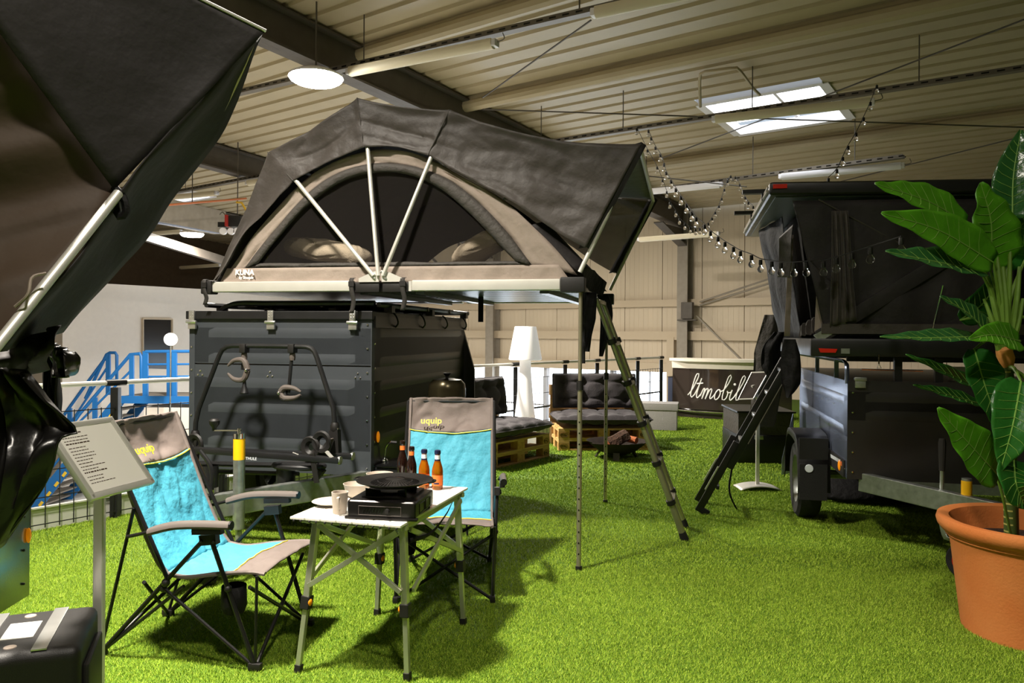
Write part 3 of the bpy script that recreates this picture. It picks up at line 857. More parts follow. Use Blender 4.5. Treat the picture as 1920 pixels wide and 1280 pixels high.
# ------------------------------------------------------------------ open roof tent on the grey trailer
tn = fthing('roof_tent', 'open fan-shaped grey roof tent with large mesh window on top of the grey trailer', 'tent', T1)
YN, YF = 0.0, 2.0
def tp(px, py, y=YN): return T1.at(px, py, y)
def far(p, y=YF): return V((p.x, y, p.z))
ZB = tp(1070, 532).z - 0.03
XL, XR = tp(383, 540).x, 0.03
# --- base: rails, caps, hinge, slatted underside
def rail_(name, x0, x1, m, z0=-0.012, z1=0.062, y0=-0.03, y1=0.03):
    mb = MB(); mb.span((x0, y0, ZB + z0), (x1, y1, ZB + z1)); return mb.build(name, M[m], tn, bevel=0.012, seg=3)
xa = tp(402, 537).x; xm0 = tp(667, 537).x; xm1 = tp(774, 537).x; xb = tp(1052, 537).x
rail_('base_rail', xa, xm0, 'alu_matte'); rail_('base_rail', xm1, xb, 'alu_matte')
for x0, x1 in ((XL, xa), (xb, XR)):
    mb = MB(); mb.span((x0, -0.045, ZB - 0.025), (x1, 0.05, ZB + 0.072)); mb.build('corner_cap', M['black_plastic'], tn, bevel=0.01)
    mb = MB(); mb.span((x0, YF - 0.05, ZB - 0.025), (x1, YF + 0.04, ZB + 0.072)); mb.build('corner_cap', M['black_plastic'], tn, bevel=0.01)
xh = tp(718, 537).x
for x0, x1 in ((xm0, xh - 0.01), (xh + 0.01, xm1 - 0.02)):
    mb = MB(); mb.span((x0, -0.04, ZB - 0.02), (x1, 0.04, ZB + 0.05)); mb.build('hinge_cap', M['black_plastic'], tn, bevel=0.01)
mb = MB(); mb.span((xm1 - 0.02, -0.028, ZB - 0.012), (xm1 + 0.0, 0.03, ZB + 0.055)); mb.build('rail_stub', M['alu_matte'], tn, smooth=0)
rail_('base_rail', xa, xh - 0.02, 'alu_matte', y0=YF - 0.03, y1=YF + 0.03); rail_('base_rail', xh + 0.02, xb, 'alu_matte', y0=YF - 0.03, y1=YF + 0.03)
for s in (-1, 1):
    pts = [(xh + s * 0.006, -0.05, ZB + 0.13), (xh + s * 0.06, -0.05, ZB + 0.115), (xh + s * 0.155, -0.05, ZB + 0.075), (xh + s * 0.155, -0.05, ZB + 0.05), (xh + s * 0.01, -0.05, ZB + 0.05)]
    mb = MB(); mb.prism(pts, (0, 0.012, 0)); hb = mb.build('hinge_plate', M['alu_matte'], tn, smooth=0)
    mb = MB(); mb.ball((xh + s * 0.04, -0.052, ZB + 0.072), 0.01, 8, 6); mb.ball((xh + s * 0.008, -0.054, ZB + 0.115), 0.008, 8, 6); mb.build('hinge_bolt', M['chrome'], hb)
nsl = 13
for k in range(nsl):
    y0 = YN + 0.04 + (YF - 0.08) * k / nsl; y1 = YN + 0.04 + (YF - 0.08) * (k + 1) / nsl
    mb = MB()
    ym = (y0 + y1) / 2; hw = (y1 - y0) / 2 - 0.004
    mb.prism([(xh + 0.02, ym - hw, ZB + 0.03), (xh + 0.02, ym - hw, ZB + 0.012), (xh + 0.02, ym - hw * 0.6, ZB - 0.002), (xh + 0.02, ym + hw * 0.6, ZB - 0.002), (xh + 0.02, ym + hw, ZB + 0.012), (xh + 0.02, ym + hw, ZB + 0.03)], (XR - xh - 0.07, 0, 0))
    mb.build('floor_slat', M['alu_slat'], tn, smooth=0)
mb = MB(); mb.span((XL + 0.05, YN + 0.04, ZB), (xh - 0.02, YF - 0.04, ZB + 0.035)); mb.build('base_floor', M['alu_slat'], tn, smooth=0)
for (p, q) in (((1017, 545), (1078, 567)), ((1088, 548), (1105, 560))):
    a, b = tp(*p), onplane(*q, (0, 0, ZB - 0.02), (0, 0, 1))
for x in (tp(1019, 545).x, tp(785, 545).x, tp(680, 545).x):
    mb = MB(); mb.span((x - 0.03, YN + 0.03, ZB - 0.03), (x + 0.03, YF - 0.03, ZB - 0.002)); mb.build('cross_rail', M['alu_slat'], tn, smooth=0)
for px, l in ((760, 0.14), (665, 0.16), (391, 0.10)):
    c = tp(px, 545); y = -0.048
    pts = [V((c.x, y + 0.03, ZB + 0.08)), V((c.x, y - 0.005, ZB + 0.07)), V((c.x, y - 0.005, ZB)), V((c.x + 0.01, y + 0.01, ZB - l * 0.5)), V((c.x - 0.01, y + 0.02, ZB - l))]
    rows = [[p + V((-0.016, 0, 0)), p + V((0.016, 0, 0))] for p in cr(pts, 14)]
    mb = MB(); mb.sheet(rows); st = mb.build('strap', M['strap'], tn, solid=0.003)
    mb = MB(); mb.span((c.x - 0.02, y - 0.012, ZB + 0.02), (c.x + 0.02, y, ZB + 0.055)); mb.build('buckle', M['black_plastic'], st)
c = onplane(902, 560, T1.w(0, 1.0), T1.y); c = T1.l(c)
mb = MB(); mb.span((c.x - 0.02, 0.99, ZB - 0.2), (c.x + 0.02, 1.0, ZB)); mb.build('strap', M['black_cloth'], tn, smooth=0)
# --- fly sheet: near skirt, far skirt, roof panels
TOPP = [tp(402, 529), tp(505, 287), tp(672, 185), tp(845, 207), tp(1203, 270)]
LOW = [[(404, 531), (436, 490), (464, 440), (501, 402), (555, 341)], [(555, 341), (618, 307), (687, 279)], [(687, 279), (745, 277), (806, 294)], [(806, 294), (880, 335), (968, 383), (1040, 432), (1099, 466)]]
def wrinkle(p, a, b, i):
    d = (b - a).normalized(); n = V((-d.z, 0, d.x))
    q = V(((p - a).dot(d) * 1.6, 0, (p - a).dot(n) * 7.0))
    r = 1 - abs(nz(q, 1.3, 3 + i)) * 2.2
    q2 = V(((p - a).dot(d) * 5, 0, (p - a).dot(n) * 11.0))
    return max(0, r) ** 2 * 0.55 + 0.35 * nz(q2, 1.2, i) + 0.2 * nz(p, 16, i)
def skirt(name, y0, out, m):
    mb = MB(); cols = []
    for i in range(4):
        a, b = TOPP[i], TOPP[i + 1]; nn = (28, 32, 32, 70)[i]
        lowc = cr([tp(x, y) for x, y in LOW[i]], nn)
        for k in range(nn - (0 if i == 3 else 1)):
            t = k / (nn - 1); sag = 4 * t * (1 - t)
            top = a.lerp(b, t) - V((0, 0, (0.03, 0.025, 0.02, 0.075)[i] * sag))
            lo = lowc[k]
            col = []
            for j in range(25):
                f = j / 24
                p = top.lerp(lo, f)
                d = out * (0.012 + 0.02 * f + 0.04 * sag * math.sin(f * math.pi) * (-1 if i == 3 else -0.6)) 
                d += 0.022 * nz(p, 2.6, y0) * (0.3 + sag) + 0.022 * wrinkle(p, TOPP[i], TOPP[i + 1], i)
                col.append(V((p.x, y0 + d, p.z)))
            cols.append(col)
    mb.sheet(cols); return mb.build(name, m, tn, smooth=60, solid=0.004)
skirt('fly_skirt', YN - 0.01, -1, M['fly']); skirt('fly_skirt', YF - 0.02, 1, M['screen_net'])
for i in range(4):
    a, b = TOPP[i], TOPP[i + 1]
    rows = []
    for k in range(15):
        t = k / 14; row = []
        for j in range(15):
            g = j / 14
            sag = 4 * t * (1 - t) * 4 * g * (1 - g)
            p = a.lerp(b, t) - V((0, 0, 0.05 * sag + (0.03, 0.025, 0.02, 0.075)[i] * 4 * t * (1 - t)))
            row.append(V((p.x, YN + 0.02 + (YF - YN - 0.04) * g, p.z + 0.012 * nz((p.x, g * 2, p.z), 4))))
        rows.append(row)
    mb = MB(); mb.sheet(rows); mb.build('fly_roof', M['fly'], tn, smooth=60, solid=0.004)
# seams over the poles
for k in (1, 2, 3):
    lo = tp(*LOW[k][0]) if k < 4 else None
    a = TOPP[k]
    mb = MB(); mb.tube([V((a.x, YN - 0.02, a.z)), V(((a.x + lo.x) / 2, YN - 0.030, (a.z + lo.z) / 2)), V((lo.x, YN - 0.044, lo.z))], 0.005, 6); mb.build('seam', M['band'], tn)
# --- fan poles (hoops over the tent)
hub = V((xh, -0.06, ZB + 0.085))
for k in (1, 2, 3):
    a = TOPP[k]
    st = V((xh + (a.x - xh) * 0.05, -0.06, ZB + 0.09))
    e = tp(*LOW[k][0], y=-0.05)
    mb = MB(); mb.tube([st, V((e.x, -0.028, e.z)), V((a.x, 0.06, a.z - 0.03)), V((a.x, YF - 0.06, a.z - 0.03)), V((xh, YF + 0.06, ZB + 0.09))], 0.0145, 10); mb.build('fan_pole', M['alu_matte'], tn)
# --- awning hoop at the right end
ht = TOPP[4]; hb_ = tp(1087, 510)
mb = MB(); mb.tube([hb_, V((ht.x - 0.01, YN + 0.01, ht.z - 0.02)), V((ht.x - 0.01, YF - 0.01, ht.z - 0.02)), V((hb_.x, YF, hb_.z))], 0.015, 10); mb.build('awning_hoop', M['alu_matte'], tn)
lowc = tp(1099, 466)
for y in (YN + 0.0, YF):
    rows = []
    for k in range(12):
        p = ht.lerp(V((lowc.x, 0, lowc.z)), k / 11)
        rows.append([V((p.x - 0.05, y, p.z)), V((p.x, y - 0.012, p.z + 0.01)), V((p.x + 0.028, y, p.z - 0.01)), V((p.x + 0.01, y + 0.05, p.z - 0.02))])
    mb = MB(); mb.sheet(rows); mb.build('awning_hem', M['fly_dark'], tn, smooth=60, solid=0.004)
# --- inner tent: near panel with arched mesh window, far panel, roof
outer = [(416, 527), (440, 496), (470, 452), (510, 402), (565, 344), (625, 305), (690, 284), (745, 282), (806, 298), (870, 334), (940, 372), (1000, 425), (1045, 470), (1083, 516)]
ring_o = [(462, 503), (488, 468), (520, 430), (560, 383), (610, 340), (655, 318), (700, 308), (745, 308), (795, 318), (850, 342), (905, 386), (945, 428), (975, 466), (998, 497)]
ring_i = [(487, 494), (508, 466), (535, 434), (572, 392), (618, 356), (660, 334), (702, 325), (742, 324), (786, 334), (835, 360), (885, 403), (922, 442), (948, 470), (968, 490)]
YP = 0.03
NN = 60
oc = cr([tp(x, y, YP) for x, y in outer], NN); ro = cr([tp(x, y, YP) for x, y in ring_o], NN); ri = cr([tp(x, y, YP) for x, y in ring_i], NN)
def wob(p, k, amp=0.012):
    return V((p.x, p.y + amp * nz((p.x * 5, p.z * 2, k), 1.3) - 0.008, p.z))
def ring(name, A, B, y, m, steps=6, amp=0.016, dy=0.0, parent=tn):
    rows = []
    for k in range(NN):
        rows.append([wob(V((A[k].lerp(B[k], j / steps).x, y + dy * math.sin(math.pi * j / steps), A[k].lerp(B[k], j / steps).z)), j, amp) for j in range(steps + 1)])
    mb = MB(); mb.sheet(rows); return mb.build(name, m, parent, smooth=60, solid=0.004)
ring('inner_panel', oc, ro, YP, M['taupe'])
ring('window_border', ro, ri, YP - 0.01, M['band'], 4, 0.006, -0.015)
# base strip below the window
rows = []
for k in range(50):
    t = k / 49; a = oc[0].lerp(oc[-1], t); b = ro[0].lerp(ro[-1], t)
    a = V((xa + 0.03 + (xb + 0.04 - xa - 0.03) * t, 0, ZB + 0.045)); b = V((ro[0].x - 0.14 * (1 - t) + (ro[-1].x - ro[0].x) * t + 0.2 * t, 0, ro[0].z * (1 - t) + ro[-1].z * t + 0.0))
    pl_ = 0.012 * math.sin(k * 1.9 + 2 * nz((k * 0.3, 0, 0), 1)) 
    rows.append([V((a.lerp(b, j / 5).x + (0.05 * (j / 5 - 0.5)) * math.sin(k), YP - 0.02 + pl_ * math.sin(math.pi * (j + 0.6) / 6), a.lerp(b, j / 5).z)) for j in range(6)])
mb = MB(); mb.sheet(rows); mb.build('base_strip', M['taupe'], tn, smooth=60, solid=0.004)
rows = []
for k in range(40):
    t = k / 39; a = ro[0].lerp(ro[-1], t); b = ri[0].lerp(ri[-1], t)
    rows.append([V((a.lerp(b, j / 3).x, YP - 0.008 - 0.012 * math.sin(math.pi * j / 3), a.lerp(b, j / 3).z + 0.008 * nz((k * 0.2, j, 0), 1))) for j in range(4)])
mb = MB(); mb.sheet(rows); mb.build('window_border', M['band'], tn, smooth=60, solid=0.004)
def fan(curve, y, m, name, parent):
    c0, c1 = curve[0], curve[-1]; rows = []
    for k in range(NN):
        bt = c0.lerp(c1, k / (NN - 1)) if False else V((curve[k].x, 0, c0.z * (1 - k / (NN - 1)) + c1.z * k / (NN - 1)))
        rows.append([V((curve[k].lerp(bt, j / 4).x, y, curve[k].lerp(bt, j / 4).z)) for j in range(5)])
    mb = MB(); mb.sheet(rows); return mb.build(name, m, parent, smooth=60)
fan(ri, YP + 0.005, M['mesh_net'], 'mesh_window', tn)
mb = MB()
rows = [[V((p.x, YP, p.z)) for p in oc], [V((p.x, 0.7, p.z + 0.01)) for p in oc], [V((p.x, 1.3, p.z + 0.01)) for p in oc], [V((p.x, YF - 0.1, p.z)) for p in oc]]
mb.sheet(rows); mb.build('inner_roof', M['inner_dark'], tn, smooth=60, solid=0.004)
# far panel: opaque left, open mesh window right
fo = [V((p.x, YF - 0.1, p.z)) for p in oc]; cx_ = xh + 0.5
fi = [V((cx_ + (p.x - cx_) * 0.62, YF - 0.1, ZB + 0.16 + (p.z - ZB - 0.16) * 0.52)) for p in oc]
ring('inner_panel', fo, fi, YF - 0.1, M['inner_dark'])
fan([V((cx_ + (p.x - cx_) * 0.62, YF - 0.1, ZB + 0.16 + (p.z - ZB - 0.1) * 0.52)) for p in oc], YF - 0.1, M['mesh_net'], 'mesh_window', tn)
mb = MB(); mb.span((xa + 0.05, YP + 0.12, ZB + 0.04), (xb - 0.02, YF - 0.12, ZB + 0.11)); mb.build('mattress', M['mattress'], tn, bevel=0.02)
for (p, q) in (((1000, 425), (1083, 512)),):
    rows = []
    for k in range(10):
        a = tp(p[0] + (q[0] - p[0]) * k / 9, p[1] + (q[1] - p[1]) * k / 9, 0.06)
        rows.append([a + V((-0.05, 0, 0)), a + V((0.0, -0.03, 0.01)), a + V((0.06, 0.0, 0.03)), a + V((0.09, 0.06, 0.02))])
    mb = MB(); mb.sheet(rows); mb.build('door_flap', M['fly_dark'], tn, smooth=60, solid=0.006)
q = tp(441, 515, YP - 0.045)
lettering('KUNA', 0.052, M['white_letter'], tn, (q.x, q.y, q.z), (1, 0, -0.01), (0, 0.06, 1), 0.001, 'brand_lettering', bold=0.0015)
q = tp(448, 522.5, YP - 0.05)
lettering('by Sheepie', 0.026, M['white_letter'], tn, (q.x, q.y, q.z), (1, 0, -0.01), (0, 0.06, 1), 0.001, 'brand_lettering', bold=0.0005)
# --- support poles
for nm, px0, top, px1, bot, yk in (('a', 1086.5, 541, 1085, 1068, 722), ('b', 1133, 566, 1135, 942, 705)):
    g = T1.l(G(px1, bot)); t_ = V((g.x + 0.0, g.y, ZB - 0.02)); k_ = T1.at(px1, yk, g.y).z
    mb = MB(); mb.tube([V((g.x, g.y, k_)), t_], 0.0125, 10); sp = mb.build('support_pole', M['alu_warm'], tn)
    mb = MB(); mb.tube([V((g.x, g.y, 0.02)), V((g.x, g.y, k_))], 0.0155, 10); mb.build('lower_tube', M['alu_warm'], sp)
    mb = MB(); mb.lathe([(0.022, 0.03), (0.023, -0.03)], 12, (g.x, g.y, k_)); mb.lathe([(0.022, 0.0), (0.021, 0.025), (0.0, 0.03)], 12, (g.x, g.y, 0.0)); mb.build('pole_clamp', M['black_plastic'], sp)
    mb = MB()
    for i in range(14): mb.span((g.x - 0.004, g.y - 0.0165, 0.1 + i * (k_ - 0.2) / 14), (g.x + 0.004, g.y - 0.0145, 0.11 + i * (k_ - 0.2) / 14))
    mb.build('adjustment_holes', M['black_gloss'], sp, smooth=0, kind='stuff')
# bedding
for nm, lab, cx, cy, cz, sx, sy, sz, m_, cat, rot in (
    ('pillow', 'beige ribbed knit pillow lying on the grey duvet inside the tent', (615, 472), 0.42, 0, 0.34, 0.18, 0.085, 'knit', 'pillow', 0.18),
    ('pillow', 'beige ribbed pillow leaning at the foot end inside the tent', (908, 462), 0.55, 0, 0.26, 0.2, 0.08, 'knit', 'pillow', -0.5),
    ('duvet', 'crumpled grey duvet behind the mesh window at the head of the bed', (535, 480), 0.95, 0, 0.42, 0.25, 0.12, 'duvet', 'duvet', 0.0)):
    c = T1.at(*cx, cy); zf = max(c.z, ZB + 0.11 + sz * 0.6)
    mb = MB(); rows = []; n1, n2 = 36, 60
    R = Matrix.Rotation(rot, 3, 'Y')
    for i in range(n1 + 1):
        t = math.pi * i / n1; row = []
        for j in range(n2):
            a = 2 * math.pi * j / n2
            k = 0.75
            ca, sa = math.cos(a), math.sin(a)
            rr = max(math.sin(t), 1e-3) ** 0.6
            p = V((math.copysign(abs(ca) ** k, ca) * rr * sx, math.copysign(abs(sa) ** k, sa) * rr * sy, -math.cos(t) * sz))
            if nm == 'pillow': p.z += 0.006 * math.sin(p.y * 260) * rr + 0.0
            p += V((0, 0, 1)) * 0.03 * nz(p, 5, cx[0])
            row.append(R @ p)
        rows.append(row)
    mb.sheet(rows, closed=True)
    o = mb.build(nm, M[m_]); o.location = T1.w(c.x, cy, zf); o.rotation_euler = (0, 0, T1.a)
    tag(o, lab, cat)
# ------------------------------------------------------------------ folding camp chairs (local: x forward, y left)
def fabric_strip(prof, hw, nu, seed, amp, edge=0.035, name='seat_fabric', parent=None, puff=None):
    """a sling swept along a side profile; prof = [(x, z)] resampled; mats_at(t, s) -> material slot"""
    pc = cr([V((x, 0, z)) for x, z in prof], nu)
    nv = 44; rows = []
    for i, p in enumerate(pc):
        t = i / (nu - 1); tang = (pc[min(i + 1, nu - 1)] - pc[max(i - 1, 0)]).normalized()
        nrm = V((-tang.z, 0, tang.x))
        row = []
        for j in range(nv + 1):
            s = -1 + 2 * j / nv
            sag = 0.018 * (1 - s * s)
            q = p - nrm * sag + V((0, s * hw, 0))
            wv = amp * 0.013 * nz((q.x * 1.0, q.y, q.z), 7, seed) + amp * 0.012 * max(0, 1 - 4 * abs(nz((q.x * 2.2 + q.y * 1.4, q.y * 0.8, q.z * 1.2), 5, seed + 4))) + 0.003 * nz((q.x, q.y, q.z), 22, seed)
            if puff: wv += puff(t, s)
            row.append(q + nrm * wv * (1 - s ** 6))
        rows.append(row)
    out = []
    return rows, pc
def make_chair(label, group):
    t = thing('camp_chair', label, 'chair', group=group)
    def tubep(name, p, q, r=0.0095, m='chair_frame', parent=t):
        mb = MB(); mb.tube([p, q], r, 8); return mb.build(name, M[m], parent)
    # sling: back (grey headrest, blue), seat (blue, grey front)
    back = [(-0.05, 0.405), (-0.10, 0.47), (-0.18, 0.63), (-0.28, 0.87), (-0.365, 1.08)]
    seat = [(0.43, 0.432), (0.36, 0.436), (0.2, 0.418), (0.05, 0.395), (-0.05, 0.405)]
    hw = 0.265
    def cut(prof, nu, seed, a, b, name, m, puff=None, hw_=hw):
        rows, pc = fabric_strip(prof, hw_, nu, seed, 1, puff=puff)
        mb = MB(); mb.sheet(rows[a:b]); return mb.build(name, M[m], t, smooth=60, solid=0.006)
    NB = 41
    def puff(tt, s): return (0.045 * math.sin(math.pi * min(1, max(0, (tt - 0.72) / 0.28))) ** 0.7 * (1 - s * s) ** 0.3) if tt > 0.72 else 0
    rows, pc = fabric_strip(back, hw, NB, 1.0, 1, puff=puff)
    # the headrest seam dips in the middle
    def seam(j): return 29.0 - 1.6 * (1 - ((j - 22) / 22.0) ** 2)
    def split_rows(lo, hi):
        out = []
        for f in np.linspace(0, 1, 24):
            row = []
            for j in range(len(rows[0])):
                k = lo(j) + (hi(j) - lo(j)) * f
                i0 = int(min(max(math.floor(k), 0), NB - 2)); row.append(rows[i0][j].lerp(rows[i0 + 1][j], k - i0))
            out.append(row)
        return out
    mb = MB(); mb.sheet(split_rows(lambda j: 0, seam)); mb.build('backrest', M['chair_blue'], t, smooth=60, solid=0.006, label='turquoise mesh backrest')
    mb = MB(); mb.sheet(split_rows(seam, lambda j: NB - 1))
    # rear of the padded headrest
    hr = split_rows(seam, lambda j: NB - 1)
    back_n = V((-0.92, 0, -0.36))
    mb.sheet([[p + back_n * 0.03 * math.sin(math.pi * i / 23) for p in r] for i, r in enumerate(hr)])
    hd = mb.build('headrest', M['chair_grey'], t, smooth=60, solid=0.005, label='padded grey headrest')
    pr = []
    sr = split_rows(lambda j: seam(j) - 0.35, lambda j: seam(j))[0]
    mb = MB(); mb.tube([p + V((0.007, 0, 0.003)) for p in sr], 0.0035, 6); mb.build('piping', M['piping'], t, label='thin yellow piping')
    srows, _ = fabric_strip(seat, hw, 33, 2.0, 0.4)
    mb = MB(); mb.sheet(srows[10:]); mb.build('seat', M['chair_blue'], t, smooth=60, solid=0.006, label='turquoise seat')
    mb = MB(); mb.sheet(srows[:11]); mb.build('seat_front', M['chair_grey'], t, smooth=60, solid=0.007, label='grey front edge of the seat')
    mb = MB(); mb.tube([p + V((0, 0, 0.006)) for p in srows[10]], 0.003, 6); mb.build('piping', M['piping'], t)
    for s in (0, -1):
        mb = MB(); mb.tube([r[s] for r in rows[:NB]], 0.012, 6, flat=0.7); mb.tube([r[s] for r in srows], 0.011, 6, flat=0.7)
        mb.build('edge_binding', M['chair_grey'], t)
    # logo on the lower front of the headrest, on the occupant's right-hand side
    j0 = 4; pA = split_rows(seam, lambda j: NB - 1)[3]
    p0, p1 = rows[31][6], rows[31][16]; up = (rows[35][10] - rows[30][10]).normalized()
    o_ = rows[31][6] + V((0.062, 0, 0.008))
    lettering('uquip', 0.062, M['yellow_letter'], hd, tuple(o_), (0, 1, 0), tuple(up), 0.0008, 'brand_lettering', bold=0.0006)
    fx, fy = 0.39, 0.27
    hub_z = 0.34
    for s in (-1, 1):
        y = s * fy; yo = s * (fy + 0.025)
        F = V((fx, y, 0.015)); Rr = V((-fx, y * 0.95, 0.015)); A = V((0.19, yo, 0.575))
        tubep('front_leg', F, A, 0.011); tubep('rear_leg', Rr, A + V((-0.04, 0, 0)), 0.011)
        tubep('back_post', V((-0.03, s * 0.285, 0.385)), V((-0.365, s * 0.282, 1.06)), 0.010)
        tubep('seat_strut', F, V((0.40, s * 0.28, 0.425)), 0.007)
        tubep('rear_strut', Rr, V((-0.20, s * 0.288, 0.70)), 0.008)
        for p, q in ((F, V((-0.05, s * 0.285, 0.345))), (Rr, V((0.05, s * 0.285, 0.36)))): tubep('side_brace', p, q, 0.008)
        # armrest
        ar = cr([V((-0.215, yo * 1.06, 0.575)), V((-0.12, yo * 1.1, 0.60)), V((0.02, yo * 1.12, 0.640)), V((0.16, yo * 1.12, 0.652)), V((0.30, yo * 1.12, 0.655))], 14)
        mb = MB(); mb.tube(ar[3:], [0.018] + [0.021] * 9 + [0.020], 10, flat=0.75); am = mb.build('armrest', M['grip'], t, label='grey foam armrest')
        mb = MB(); mb.tube(ar[:5], 0.008, 8); mb.build('armrest_tube', M['chair_frame'], am)
        mb = MB(); mb.tube([ar[-1], ar[-1] + V((0.008, 0, 0))], 0.0205, 10); mb.build('end_cap', M['chair_frame'], am)
        mb = MB(); mb.bar(V((0.12, yo * 1.1, 0.62)), V((0.26, yo * 1.1, 0.628)), 0.03, 0.025); mb.bar(A + V((-0.05, 0, 0)), A + V((0.03, 0, 0.01)), 0.034, 0.045)
        for dx in (-0.04, 0.02): mb.ball(A + V((dx, s * 0.018, 0)), 0.009, 8, 6)
        mb.build('arm_joint', M['black_plastic'], t)
        for p in (F, Rr):
            mb = MB(); mb.box(p + V((0, 0, 0.005)), (0.06, 0.03, 0.035)); mb.build('foot', M['black_plastic'], t, bevel=0.006)
        mb = MB(); mb.ball((-0.04, s * 0.285, 0.37), 0.02, 8, 6); mb.ball(F.lerp(A, 0.62), 0.017, 8, 6); mb.ball(Rr.lerp(A, 0.58), 0.017, 8, 6); mb.build('hinge_knob', M['black_plastic'], t, kind='stuff')
    for (p, q) in ((V((fx, -fy, 0.015)), V((0.36, fy, 0.37))), (V((fx, fy, 0.015)), V((0.36, -fy, 0.37))), (V((-fx, -fy * 0.95, 0.015)), V((-0.16, fy, 0.36))), (V((-fx, fy * 0.95, 0.015)), V((-0.16, -fy, 0.36)))):
        tubep('cross_brace', p, q, 0.009)
    tubep('top_bar', V((-0.365, -0.282, 1.06)), V((-0.365, 0.282, 1.06)), 0.009)
    mb = MB(); rows = []
    for k in range(9):
        a = -math.pi * k / 8
        rows.append([V((0.16 + 0.05 * math.cos(a), -0.19 + 0.055 * math.sin(a) * 1.0, z)) for z in (0.36, 0.33, 0.28, 0.24)])
    mb.lathe([(0.001, 0.235), (0.045, 0.24), (0.055, 0.27), (0.052, 0.36)], 14, (0.26, -0.225, 0)); mb.build('cup_pocket', M['black_cloth'], t, solid=0.004)
    return t
def gmean(*ps):
    c = V((0, 0, 0))
    for p in ps: c += G(*p)
    return c / len(ps)
ch1 = make_chair('turquoise camp chair in side view beside the sign stand, facing the roll-top table', 'turquoise camp chairs')
c1 = gmean((196, 1228), (490, 1252), (571, 1176), (305, 1158))
ch1.location = (c1.x, c1.y, 0); ch1.rotation_euler = (0, 0, math.radians(-10))
ch2 = copy_tree(ch1)
ch2['label'] = 'turquoise camp chair behind the table, seen from the front below the bottles'
c2 = gmean((740, 1126), (928, 1126), (772, 1054), (915, 1055))
ch2.location = (c2.x, c2.y, 0); ch2.rotation_euler = (0, 0, math.radians(-88))

# ------------------------------------------------------------------ roll-top aluminium table
TBL = Frame(onplane(752, 985, (0, 0, 0.69), (0, 0, 1)), 164.5)      # local x to the left along the near edge
TBL = Frame(V((TBL.o.x, TBL.o.y, 0)), -16.0)
tbw, tbl, tbz = 0.535, 0.86, 0.69
tb = fthing('camp_table', 'pale roll-top aluminium camp table on splayed telescopic legs with orange knobs', 'table', TBL)
n = 7
for k in range(n):
    x0 = -tbw + tbw * k / n; x1 = -tbw + tbw * (k + 1) / n
    mb = MB(); mb.span((x0 + 0.0018, 0, tbz - 0.012), (x1 - 0.0018, tbl, tbz)); mb.build('slat', M['table_slat'], tb, bevel=0.002, seg=1, smooth=0)
mb = MB()
for k in range(n):
    for d in (0.28, 0.72): mb.ball((-tbw + tbw * (k + d) / n, 0.001, tbz - 0.016), 0.006, 6, 4)
mb.build('slat_plug', M['black_plastic'], tb, kind='stuff')
for x in (-tbw + 0.06, -0.03):
    mb = MB(); mb.span((x - 0.012, 0.05, tbz - 0.038), (x + 0.012, tbl - 0.02, tbz - 0.013)); mb.build('side_rail', M['table_leg'], tb, bevel=0.003, smooth=0)
for y in (0.07, tbl - 0.07):
    mb = MB(); mb.span((-tbw + 0.02, y - 0.012, tbz - 0.038), (-0.0, y + 0.012, tbz - 0.014)); mb.build('cross_rail', M['table_leg'], tb, bevel=0.003, smooth=0)
feet = {'lf': (559, 1260), 'rf': (764, 1275), 'br': (869, 1171), 'bl': (707, 1153)}
tops = {'lf': (-tbw + 0.085, 0.09), 'rf': (-0.03, 0.09), 'br': (-0.03, tbl - 0.09), 'bl': (-tbw + 0.085, tbl - 0.09)}
legs = {}
for k, (px, py) in feet.items():
    f = TBL.l(G(px, py)); f.z = 0.0; top = V((tops[k][0], tops[k][1], tbz - 0.02)); legs[k] = (f, top)
    ky = f.lerp(top, 0.45)
    mb = MB(); mb.bar(ky, top, 0.030, 0.030); lg = mb.build('leg', M['table_leg'], tb, bevel=0.004, smooth=0)
    mb = MB(); mb.bar(f + V((0, 0, 0.01)), ky, 0.023, 0.023); mb.build('lower_leg', M['table_leg'], lg, bevel=0.003, smooth=0)
    d = (top - f).normalized()
    mb = MB(); mb.bar(ky - d * 0.028, ky + d * 0.03, 0.042, 0.042); mb.build('leg_clamp', M['black_plastic'], lg, bevel=0.004, smooth=0)
    mb = MB(); sx = -1 if k in ('rf', 'br') else 1
    sx = {'lf': 1, 'rf': -1, 'br': -1, 'bl': 1}[k]
    mb.ball(ky + V((sx * 0.022, -0.008, 0.004)), 0.016, 10, 6, (0.5, 0.9, 1)); mb.build('knob', M['orange'], lg, label='orange clamp knob')
    mb = MB(); mb.bar(f, f + d * 0.035, 0.030, 0.030); mb.build('foot', M['black_plastic'], lg, bevel=0.003, smooth=0)
def leg_at(k, t): return legs[k][0].lerp(legs[k][1], t)
for a, b in (('lf', 'rf'), ('rf', 'br'), ('br', 'bl'), ('bl', 'lf')):
    for p, q in ((a, b), (b, a)):
        u_ = leg_at(p, 0.98); v_ = leg_at(q, 0.56); out = (u_ + v_) / 2 - V((-tbw / 2, tbl / 2, 0)); out.z = 0; out = out.normalized() * 0.02
        if p == b: out = out * 1.5
        mb = MB(); mb.bar(u_.lerp(v_, 0.04) + out, u_.lerp(v_, 0.97) + out, 0.014, 0.022, up=(0, 0, 1)); mb.build('brace', M['table_leg'], tb, bevel=0.002, smooth=0)
